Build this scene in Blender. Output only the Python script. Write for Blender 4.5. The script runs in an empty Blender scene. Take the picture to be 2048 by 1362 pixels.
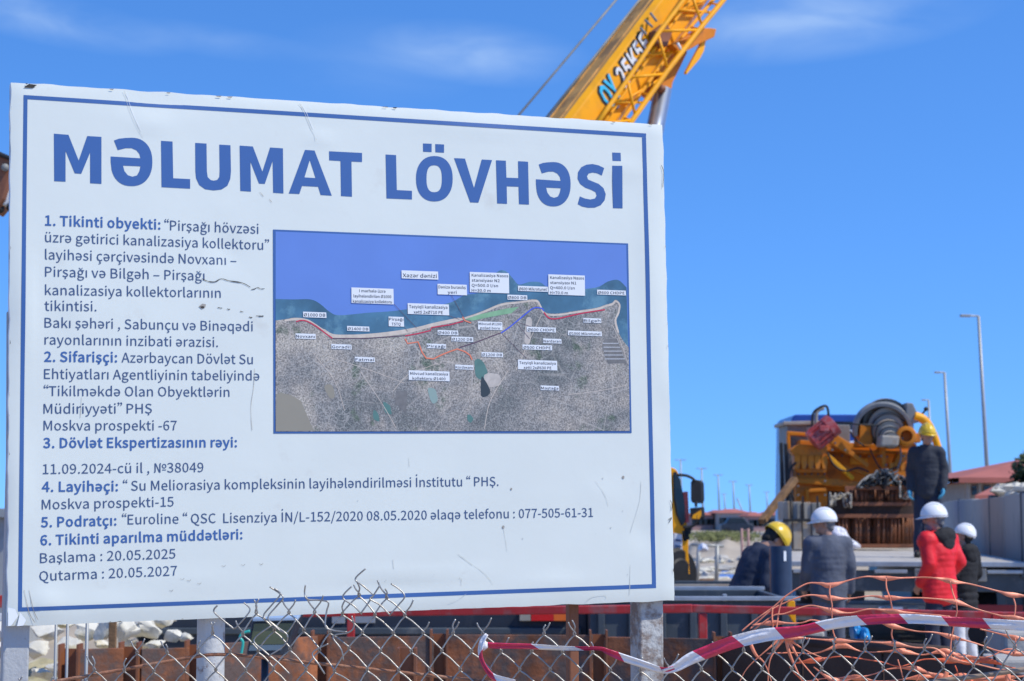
import bpy, bmesh, math, random
from mathutils import Vector, Matrix, noise
random.seed(7)
R_ = math.radians
SC = bpy.context.scene
COL = SC.collection

# ------------------------------------------------------------------ camera
FPX = 3600.0
PITCH = math.atan(349.0 / FPX)
CAMP = Vector((0, 0, 1.72))
cam_d = bpy.data.cameras.new('camera'); cam = bpy.data.objects.new('camera', cam_d); COL.objects.link(cam)
cam.location = CAMP; cam.rotation_euler = (math.pi / 2 + PITCH, 0, 0)
cam_d.sensor_width = 36; cam_d.lens = 36 * FPX / 2048
cam_d.clip_start = .05; cam_d.clip_end = 6000
cam_d.dof.use_dof = True; cam_d.dof.focus_distance = 4.95; cam_d.dof.aperture_fstop = 8.0
SC.camera = cam

# ------------------------------------------------------------------ sun and sky
SUNV = Vector((.763, -.314, 1.0)).normalized()
sl = bpy.data.lights.new('sun', 'SUN'); sl.energy = 4.3; sl.angle = R_(.53); sl.color = (1, .95, .82)
so = bpy.data.objects.new('sun', sl); COL.objects.link(so)
so.rotation_euler = SUNV.to_track_quat('Z', 'Y').to_euler(); so.location = (8, -8, 20)
W = bpy.data.worlds.new('World'); SC.world = W; W.use_nodes = True
nt = W.node_tree; nt.nodes.clear()
def wn(t, **k):
    n = nt.nodes.new(t)
    for a, b in k.items(): setattr(n, a, b)
    return n
wl = nt.links.new
out = wn('ShaderNodeOutputWorld'); bg = wn('ShaderNodeBackground')
sky = wn('ShaderNodeTexSky', sky_type='NISHITA', sun_disc=False)
sky.sun_elevation = math.asin(SUNV.z); sky.sun_rotation = math.atan2(SUNV.x, SUNV.y)
sky.altitude = 300; sky.air_density = 1.0; sky.dust_density = .25; sky.ozone_density = 3.5
tc = wn('ShaderNodeTexCoord')
va = wn('ShaderNodeVectorMath', operation='ADD'); va.inputs[1].default_value = (0, 0, .16)
wl(tc.outputs['Generated'], va.inputs[0]); wl(va.outputs[0], sky.inputs['Vector'])
hs = wn('ShaderNodeHueSaturation'); hs.inputs['Saturation'].default_value = 1.08; hs.inputs['Value'].default_value = 1.0; hs.inputs['Hue'].default_value = .5
tn = wn('ShaderNodeMixRGB', blend_type='MULTIPLY'); tn.inputs[0].default_value = 1; tn.inputs[2].default_value = (.97, 1.27, 1.68, 1)
wl(sky.outputs[0], tn.inputs[1]); wl(tn.outputs[0], hs.inputs['Color'])
# thin high cloud: soft streaks placed by direction
ray = tc.outputs['Generated']
def cloud(px, py, sx, sy, amt, rot=0):
    x = (px - 1024) / FPX; y = 1.0; z = (1030 - py) / FPX
    v = Vector((x, y, z)).normalized()
    mp = wn('ShaderNodeMapping', vector_type='TEXTURE')
    mp.inputs['Location'].default_value = v; mp.inputs['Rotation'].default_value = (0, R_(rot), 0)
    mp.inputs['Scale'].default_value = (sx / FPX, .3, sy / FPX)
    wl(ray, mp.inputs[0])
    g = wn('ShaderNodeTexGradient', gradient_type='SPHERICAL'); wl(mp.outputs[0], g.inputs[0])
    m = wn('ShaderNodeMath', operation='MULTIPLY'); m.inputs[1].default_value = amt; wl(g.outputs[1], m.inputs[0])
    return m.outputs[0]
cl = [cloud(80, 22, 260, 50, .5, 8), cloud(420, 66, 220, 34, .22, 6), cloud(960, 92, 230, 65, .55, 5), cloud(1640, 20, 380, 85, .62, -4),
      cloud(760, 110, 220, 90, .16, 0)]
acc = cl[0]
for c in cl[1:]:
    m = wn('ShaderNodeMath', operation='ADD'); wl(acc, m.inputs[0]); wl(c, m.inputs[1]); acc = m.outputs[0]
mp = wn('ShaderNodeMapping'); mp.inputs['Scale'].default_value = (14, 14, 46); mp.inputs['Rotation'].default_value = (0, R_(-8), 0); wl(ray, mp.inputs[0])
nz = wn('ShaderNodeTexNoise'); nz.inputs['Scale'].default_value = 1.0; nz.inputs['Detail'].default_value = 7; nz.inputs['Distortion'].default_value = .5
wl(mp.outputs[0], nz.inputs[0])
mr = wn('ShaderNodeMapRange'); mr.inputs[1].default_value = .3; mr.inputs[2].default_value = .75; wl(nz.outputs[0], mr.inputs[0])
mm = wn('ShaderNodeMath', operation='MULTIPLY'); wl(acc, mm.inputs[0]); wl(mr.outputs[0], mm.inputs[1])
mc = wn('ShaderNodeMath', operation='MINIMUM'); mc.inputs[1].default_value = .45; wl(mm.outputs[0], mc.inputs[0])
mx = wn('ShaderNodeMixRGB'); mx.inputs[2].default_value = (4.2, 5.6, 7.6, 1)
wl(mc.outputs[0], mx.inputs[0]); wl(hs.outputs[0], mx.inputs[1])
wl(mx.outputs[0], bg.inputs[0]); bg.inputs[1].default_value = .14; wl(bg.outputs[0], out.inputs[0])
SC.view_settings.view_transform = 'Standard'; SC.view_settings.look = 'None'; SC.view_settings.gamma = 1
SC.view_settings.exposure = 0; SC.view_settings.use_curve_mapping = False
SC.cycles.max_bounces = 6

# ------------------------------------------------------------------ places
CP, SP = math.cos(PITCH), math.sin(PITCH)
def rayv(px, py):
    a = (px - 1024) / FPX; b = (681 - py) / FPX
    return Vector((a, CP - b * SP, SP + b * CP))
def P(px, py, Y):
    r = rayv(px, py); return CAMP + r * (Y / r.y)
def c2w(v): return Vector((v[0], v[2] * CP - v[1] * SP, v[2] * SP + v[1] * CP))
BU = c2w((9400, 159, 3600)).normalized()
_v = c2w((-544, 36900, 3600)).normalized()
BN = BU.cross(_v).normalized()
if BN.y > 0: BN = -BN
BV = BU.cross(BN).normalized()
if BV.z < 0: BV = -BV
BO = P(680, 700, 5.0)
def BP(px, py, off=0.0):
    r = rayv(px, py); o = BO
    t = (o - CAMP).dot(BN) / r.dot(BN)
    return CAMP + r * t + BN * off

# ------------------------------------------------------------------ materials
MATS = {}
def mat(name, col, rough=.6, metal=0., var=.12, scale=6., bump=0., bscale=40., dirt=None, damt=.5, dscale=3., dlo=.5, dhi=.62, spec=.5, alpha=1., coat=0.):
    if name in MATS: return MATS[name]
    m = bpy.data.materials.new(name); m.use_nodes = True; t = m.node_tree; N = t.nodes; L = t.links.new
    b = N['Principled BSDF']; b.inputs['Roughness'].default_value = rough; b.inputs['Metallic'].default_value = metal
    b.inputs['Specular IOR Level'].default_value = spec; b.inputs['Coat Weight'].default_value = coat
    tcn = N.new('ShaderNodeTexCoord'); src = tcn.outputs['Object']
    n1 = N.new('ShaderNodeTexNoise'); n1.inputs['Scale'].default_value = scale; n1.inputs['Detail'].default_value = 6; L(src, n1.inputs[0])
    mixn = N.new('ShaderNodeMixRGB'); c = Vector(col)
    mixn.inputs[1].default_value = (*(c * (1 - var)), 1); mixn.inputs[2].default_value = (*[min(1, x) for x in c * (1 + var)], 1)
    mr = N.new('ShaderNodeMapRange'); mr.inputs[1].default_value = .3; mr.inputs[2].default_value = .7; L(n1.outputs[0], mr.inputs[0]); L(mr.outputs[0], mixn.inputs[0])
    o = mixn.outputs[0]
    if dirt:
        n2 = N.new('ShaderNodeTexNoise'); n2.inputs['Scale'].default_value = dscale; n2.inputs['Detail'].default_value = 9; n2.inputs['Roughness'].default_value = .65; L(src, n2.inputs[0])
        m2 = N.new('ShaderNodeMapRange'); m2.inputs[1].default_value = dlo; m2.inputs[2].default_value = dhi; m2.inputs[4].default_value = damt; L(n2.outputs[0], m2.inputs[0])
        x2 = N.new('ShaderNodeMixRGB'); x2.inputs[2].default_value = (*dirt, 1); L(m2.outputs[0], x2.inputs[0]); L(o, x2.inputs[1]); o = x2.outputs[0]
    L(o, b.inputs['Base Color'])
    if bump:
        n3 = N.new('ShaderNodeTexNoise'); n3.inputs['Scale'].default_value = bscale; n3.inputs['Detail'].default_value = 8; L(src, n3.inputs[0])
        bp = N.new('ShaderNodeBump'); bp.inputs['Strength'].default_value = bump; bp.inputs['Distance'].default_value = .02; L(n3.outputs[0], bp.inputs['Height']); L(bp.outputs[0], b.inputs['Normal'])
    MATS[name] = m; return m
def flat(name, col, rough=.5): return mat(name, col, rough, var=.04, scale=30)

RUST = (.10, .035, .014)
M_white = mat('board_white', (.68, .71, .655), .42, var=.025, scale=3, bump=.10, bscale=5, dirt=(.50, .46, .40), damt=.30, dscale=7, dlo=.62, dhi=.75)
M_edge = mat('board_edge', (.76, .77, .78), .5, var=.05, dirt=(.22, .2, .17), damt=.7, dscale=9, dlo=.58, dhi=.66, bump=.3, bscale=30)
M_blue = mat('print_blue', (.042, .118, .33), .45, var=.03, scale=8)
M_navy = mat('print_navy', (.045, .085, .19), .5, var=.06, scale=12)
M_galv = mat('galvanised_wire', (.38, .365, .34), .42, metal=.75, var=.25, scale=60, dirt=(.18, .13, .09), damt=.5, dscale=30)
M_rwire = mat('rusty_wire', (.30, .125, .065), .7, var=.3, scale=25, bump=.3, bscale=80, dirt=(.42, .24, .15), damt=.6, dscale=14)
M_postw = mat('post_white_paint', (.50, .50, .49), .6, var=.10, dirt=(.22, .13, .09), damt=.75, dscale=24, dlo=.56, dhi=.64, bump=.2, bscale=60)
M_postg = mat('post_grey_paint', (.40, .41, .42), .5, var=.08, dirt=(.16, .08, .05), damt=.8, dscale=13, dlo=.62, dhi=.68, bump=.15, bscale=80)
M_postr = mat('post_rusty_paint', (.42, .42, .41), .6, var=.10, dirt=(.17, .11, .08), damt=.85, dscale=16, dlo=.46, dhi=.58, bump=.3, bscale=70)
M_brown = mat('brown_primer_steel', (.24, .085, .035), .6, var=.15, scale=5, dirt=(.12, .05, .03), damt=.6)
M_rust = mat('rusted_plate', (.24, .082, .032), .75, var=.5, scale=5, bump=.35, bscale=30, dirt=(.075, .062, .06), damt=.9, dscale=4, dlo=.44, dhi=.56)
M_rustd = mat('dark_shaded_rust', (.05, .028, .02), .75, var=.4, scale=4, bump=.3, bscale=20)  # dark rust; also carries the painted shade of the shaft's return wall
M_redp = mat('red_rail_paint', (.48, .030, .026), .45, var=.15, scale=8, dirt=(.25, .18, .16), damt=.5, dscale=6)
M_darkb = mat('dark_blue_steel', (.022, .030, .045), .45, var=.25, scale=3, dirt=(.12, .12, .12), damt=.4, dscale=5, dlo=.55, dhi=.7)
M_slate = mat('slate_steel', (.055, .07, .085), .5, var=.25, scale=3, dirt=(.2, .2, .19), damt=.5, dscale=5, dlo=.55, dhi=.7)
M_steell = mat('bare_steel_rim', (.40, .42, .44), .4, metal=.5, var=.15, scale=9)
M_black = mat('black_rubber', (.012, .012, .013), .6, var=.3, scale=12)
M_yel = mat('crane_yellow', (.92, .39, .010), .4, var=.06, scale=2.5, spec=.25, dirt=(.55, .25, .03), damt=.3, dscale=4)
M_yels = mat('crane_top_dirty', (.66, .34, .09), .7, var=.25, scale=3, bump=.2, dirt=(.26, .14, .06), damt=.65, dscale=2.4, dlo=.52, dhi=.6)
M_org = mat('machine_orange', (.66, .205, .012), .5, spec=.25, var=.18, scale=3, dirt=(.24, .12, .05), damt=.6, dscale=3.5, dlo=.5, dhi=.65)
M_chrome = mat('chrome_rod', (.5, .56, .66), .28, metal=.8, var=.05)
M_grey = mat('machine_grey', (.20, .205, .20), .6, var=.15, dirt=(.3, .27, .22), damt=.6, dscale=5)
M_greyl = mat('hopper_pale_grey', (.34, .31, .26), .6, var=.12, dirt=(.3, .15, .05), damt=.4, dscale=5)
M_red = mat('motor_red', (.42, .06, .06), .5, var=.2, dirt=(.45, .25, .24), damt=.5, dscale=14)
M_bluep = mat('truck_blue', (.01, .045, .26), .35, var=.1, coat=.4)
M_glass = mat('dark_glass', (.012, .016, .02), .08, var=.05)
M_conc = mat('concrete_pale', (.42, .40, .37), .85, var=.12, scale=3, bump=.3, bscale=25, dirt=(.28, .26, .23), damt=.6, dscale=2)
M_wall = mat('concrete_wall', (.44, .42, .39), .8, var=.06, scale=.7, bump=.15, bscale=9, dirt=(.22, .21, .2), damt=.4, dscale=1.4)
M_sand = mat('sand_ground', (.42, .35, .265), .95, var=.16, scale=.35, bump=.6, bscale=1.6, dirt=(.32, .27, .2), damt=.7, dscale=.12)
M_wood = mat('weathered_wood', (.2, .11, .05), .8, var=.35, scale=9, bump=.3)
M_deck = mat('truck_deck', (.47, .44, .40), .8, var=.15, scale=3, dirt=(.3, .27, .24), damt=.6, dscale=2.5)
M_terra = mat('terracotta_roof', (.42, .13, .095), .8, var=.15, scale=.8, bump=.2)
M_tapew = mat('tape_white', (.78, .76, .77), .35, var=.03, scale=20, bump=.25, bscale=45)
M_taper = mat('tape_red', (.62, .028, .09), .35, var=.12, scale=20, bump=.25, bscale=45)
M_net = mat('net_orange', (.84, .27, .15), .45, var=.18, scale=25)
M_net2 = mat('net_orange_bright', (.78, .15, .06), .45, var=.2, scale=25)
M_skin = mat('skin', (.42, .22, .15), .55, var=.08, scale=18)
M_helw = mat('helmet_white', (.80, .80, .80), .3, var=.02, coat=.3)
M_hely = mat('helmet_yellow', (.72, .47, .02), .3, var=.05, coat=.3)
M_hair = mat('hair_dark', (.02, .017, .015), .8, var=.3, scale=60, bump=.4, bscale=150)
M_hairg = mat('hair_grey', (.16, .16, .17), .8, var=.3, scale=60, bump=.4, bscale=150)
M_jgrey = mat('jacket_grey', (.078, .090, .125), .85, var=.2, scale=8, bump=.3, bscale=18)
M_jnavy = mat('jacket_navy', (.022, .030, .055), .85, var=.25, scale=8, bump=.3, bscale=18)
M_jcoal = mat('jacket_charcoal', (.030, .034, .046), .9, var=.2, scale=8, bump=.3, bscale=18)
M_jred = mat('jacket_red', (.74, .010, .020), .6, var=.1, scale=8, bump=.35, bscale=9)
M_jblk = mat('hoodie_black', (.010, .010, .013), .85, var=.3, scale=8, bump=.3, bscale=18)
M_trn = mat('trousers_navy', (.018, .025, .05), .85, var=.2, scale=8, bump=.3, bscale=18)
M_trw = mat('trousers_white', (.66, .66, .68), .8, var=.05, scale=8, bump=.3, bscale=18)
M_glove = mat('glove_blue', (.05, .30, .48), .6, var=.1)
M_bagb = mat('plastic_blue', (.02, .28, .62), .35, var=.2, bump=.4, bscale=30)
M_bagw = mat('plastic_white', (.62, .63, .72), .35, var=.08, bump=.4, bscale=30)
M_rock = mat('pale_limestone', (.66, .62, .52), .9, var=.15, scale=4, bump=.8, bscale=9, dirt=(.33, .27, .12), damt=.7, dscale=3, dlo=.5, dhi=.6)
M_leaf = mat('scrub_leaf', (.055, .075, .03), .8, var=.4, scale=1)
M_lamp = mat('lamp_grey', (.33, .34, .34), .5, metal=.3, var=.05)

# ------------------------------------------------------------------ mesh helpers
WLOC = {}
def tag(o, label=None, cat=None, group=None, kind=None):
    if label: o['label'] = label
    if cat: o['category'] = cat
    if group: o['group'] = group
    if kind: o['kind'] = kind
    return o
def thing(name, loc, label, cat, group=None):
    o = bpy.data.objects.new(name, None); COL.objects.link(o); o.location = loc; o.empty_display_size = .2
    WLOC[o.name] = Vector(loc); return tag(o, label, cat, group)
def frame(d, up=Vector((0, 0, 1))):
    d = Vector(d).normalized()
    if abs(d.dot(up)) > .98: up = Vector((0, 1, 0))
    x = d.cross(up).normalized(); y = x.cross(d).normalized(); return x, y, d
def crom(pts, n=6):
    pts = [Vector(p) for p in pts]; o = []
    for i in range(len(pts) - 1):
        a = pts[max(i - 1, 0)]; b = pts[i]; c = pts[i + 1]; d = pts[min(i + 2, len(pts) - 1)]
        for k in range(n):
            t = k / n
            o.append(.5 * ((2 * b) + (c - a) * t + (2 * a - 5 * b + 4 * c - d) * t * t + (3 * b - a - 3 * c + d) * t ** 3))
    o.append(pts[-1]); return o
class MB:
    def __init__(s): s.v = []; s.f = []; s.mi = []
    def add(s, vs, fs, mi=0):
        b = len(s.v); s.v += [Vector(v) for v in vs]; s.f += [tuple(b + i for i in f) for f in fs]; s.mi += [mi] * len(fs); return s
    def box(s, c, size, ax=None, mi=0):
        c = Vector(c); X, Y, Z = ax or (Vector((1, 0, 0)), Vector((0, 1, 0)), Vector((0, 0, 1)))
        h = [x / 2 for x in size]
        vs = [c + X * (h[0] * i) + Y * (h[1] * j) + Z * (h[2] * k) for i in (-1, 1) for j in (-1, 1) for k in (-1, 1)]
        return s.add(vs, [(0, 1, 3, 2), (4, 6, 7, 5), (0, 4, 5, 1), (2, 3, 7, 6), (0, 2, 6, 4), (1, 5, 7, 3)], mi)
    def beam(s, a, b, w, h, mi=0, up=Vector((0, 0, 1))):
        a = Vector(a); b = Vector(b); x, y, d = frame(b - a, up)
        return s.box((a + b) / 2, (w, h, (b - a).length), (x, y, d), mi)
    def prism(s, pts, ext, mi=0):
        pts = [Vector(p) for p in pts]; n = len(pts); ext = Vector(ext)
        vs = pts + [p + ext for p in pts]
        fs = [tuple(range(n)), tuple(reversed(range(n, 2 * n)))] + [(i, i + n, (i + 1) % n + n, (i + 1) % n) for i in range(n)]
        return s.add(vs, fs, mi)
    def tube(s, pts, r, n=8, mi=0, cap=True):
        pts = [Vector(p) for p in pts]; m = len(pts); rs = r if isinstance(r, (list, tuple)) else [r] * m
        vs = []; px = None
        for i, p in enumerate(pts):
            d = (pts[min(i + 1, m - 1)] - pts[max(i - 1, 0)])
            if d.length < 1e-9: d = Vector((0, 0, 1))
            d.normalize()
            if px is None: x, y, _ = frame(d)
            else:
                x = (px - d * px.dot(d)); x = x.normalized() if x.length > 1e-6 else frame(d)[0]; y = x.cross(d)
            px = x
            for k in range(n):
                a = 2 * math.pi * k / n; vs.append(p + (x * math.cos(a) + y * math.sin(a)) * rs[i])
        fs = [(i * n + k, i * n + (k + 1) % n, (i + 1) * n + (k + 1) % n, (i + 1) * n + k) for i in range(m - 1) for k in range(n)]
        if cap: fs += [tuple(reversed(range(n))), tuple(range((m - 1) * n, m * n))]
        return s.add(vs, fs, mi)
    def lathe(s, o, axis, prof, n=24, mi=0, a0=0, a1=2 * math.pi, ref=Vector((0, 0, 1))):
        o = Vector(o); x, y, d = frame(axis, ref); full = abs(a1 - a0 - 2 * math.pi) < 1e-6; m = n if full else n + 1; vs = []
        for (r, h) in prof:
            for k in range(m):
                a = a0 + (a1 - a0) * k / n; vs.append(o + d * h + (x * math.cos(a) + y * math.sin(a)) * r)
        fs = []
        for i in range(len(prof) - 1):
            for k in range(n):
                k2 = (k + 1) % m
                fs.append((i * m + k, i * m + k2, (i + 1) * m + k2, (i + 1) * m + k))
        return s.add(vs, fs, mi)
    def ball(s, c, r, ax=None, nu=12, nv=8, mi=0, seed=None, amp=0.):
        c = Vector(c); X, Y, Z = ax or (Vector((1, 0, 0)), Vector((0, 1, 0)), Vector((0, 0, 1)))
        r = r if isinstance(r, (list, tuple)) else (r, r, r); vs = []
        for j in range(nv + 1):
            t = math.pi * j / nv
            for i in range(nu):
                a = 2 * math.pi * i / nu; q = Vector((math.sin(t) * math.cos(a), math.sin(t) * math.sin(a), math.cos(t)))
                k = 1 + (amp * noise.noise(q * 1.6 + Vector((seed, seed * 1.7, 3))) if seed is not None else 0)
                vs.append(c + (X * q.x * r[0] + Y * q.y * r[1] + Z * q.z * r[2]) * k)
        fs = [(j * nu + i, (j + 1) * nu + i, (j + 1) * nu + (i + 1) % nu, j * nu + (i + 1) % nu) for j in range(nv) for i in range(nu)]
        return s.add(vs, fs, mi)
    def caps(s, a, b, ra, rb, n=10):
        a = Vector(a); b = Vector(b); s.tube([a, b], [ra, rb], n); s.ball(a, ra, None, n, 6); s.ball(b, rb, None, n, 6); return s
    def build(s, name, mats, parent=None, smooth=False, bevel=0., label=None, merge=True):
        if not isinstance(mats, (list, tuple)): mats = [mats]
        xs = [v.x for v in s.v]; ys = [v.y for v in s.v]; zs = [v.z for v in s.v]
        c = Vector(((min(xs) + max(xs)) / 2, (min(ys) + max(ys)) / 2, min(zs)))
        me = bpy.data.meshes.new(name); me.from_pydata([v - c for v in s.v], [], s.f)
        for m in mats: me.materials.append(m)
        if len(mats) > 1: me.polygons.foreach_set('material_index', s.mi)
        bm = bmesh.new(); bm.from_mesh(me)
        if merge: bmesh.ops.remove_doubles(bm, verts=bm.verts, dist=1e-5)
        bmesh.ops.recalc_face_normals(bm, faces=bm.faces); bm.to_mesh(me); bm.free()
        if smooth:
            me.polygons.foreach_set('use_smooth', [True] * len(me.polygons))
            if smooth != 'all': me.set_sharp_from_angle(angle=R_(40))
        me.update()
        o = bpy.data.objects.new(name, me); COL.objects.link(o)
        WLOC[o.name] = c
        if parent: o.parent = parent; o.location = c - WLOC[parent.name]
        else: o.location = c
        if bevel:
            b = o.modifiers.new('bevel', 'BEVEL'); b.width = bevel; b.segments = 2; b.limit_method = 'ANGLE'
        if label: o['label'] = label
        return o
def pp(pts, D): return [P(x, y, D) for x, y in pts]
def prismpx(pts, D, depth, mi=0, m=None):
    m = m or MB(); return m.prism(pp(pts, D), Vector((0, depth, 0)), mi)
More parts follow.
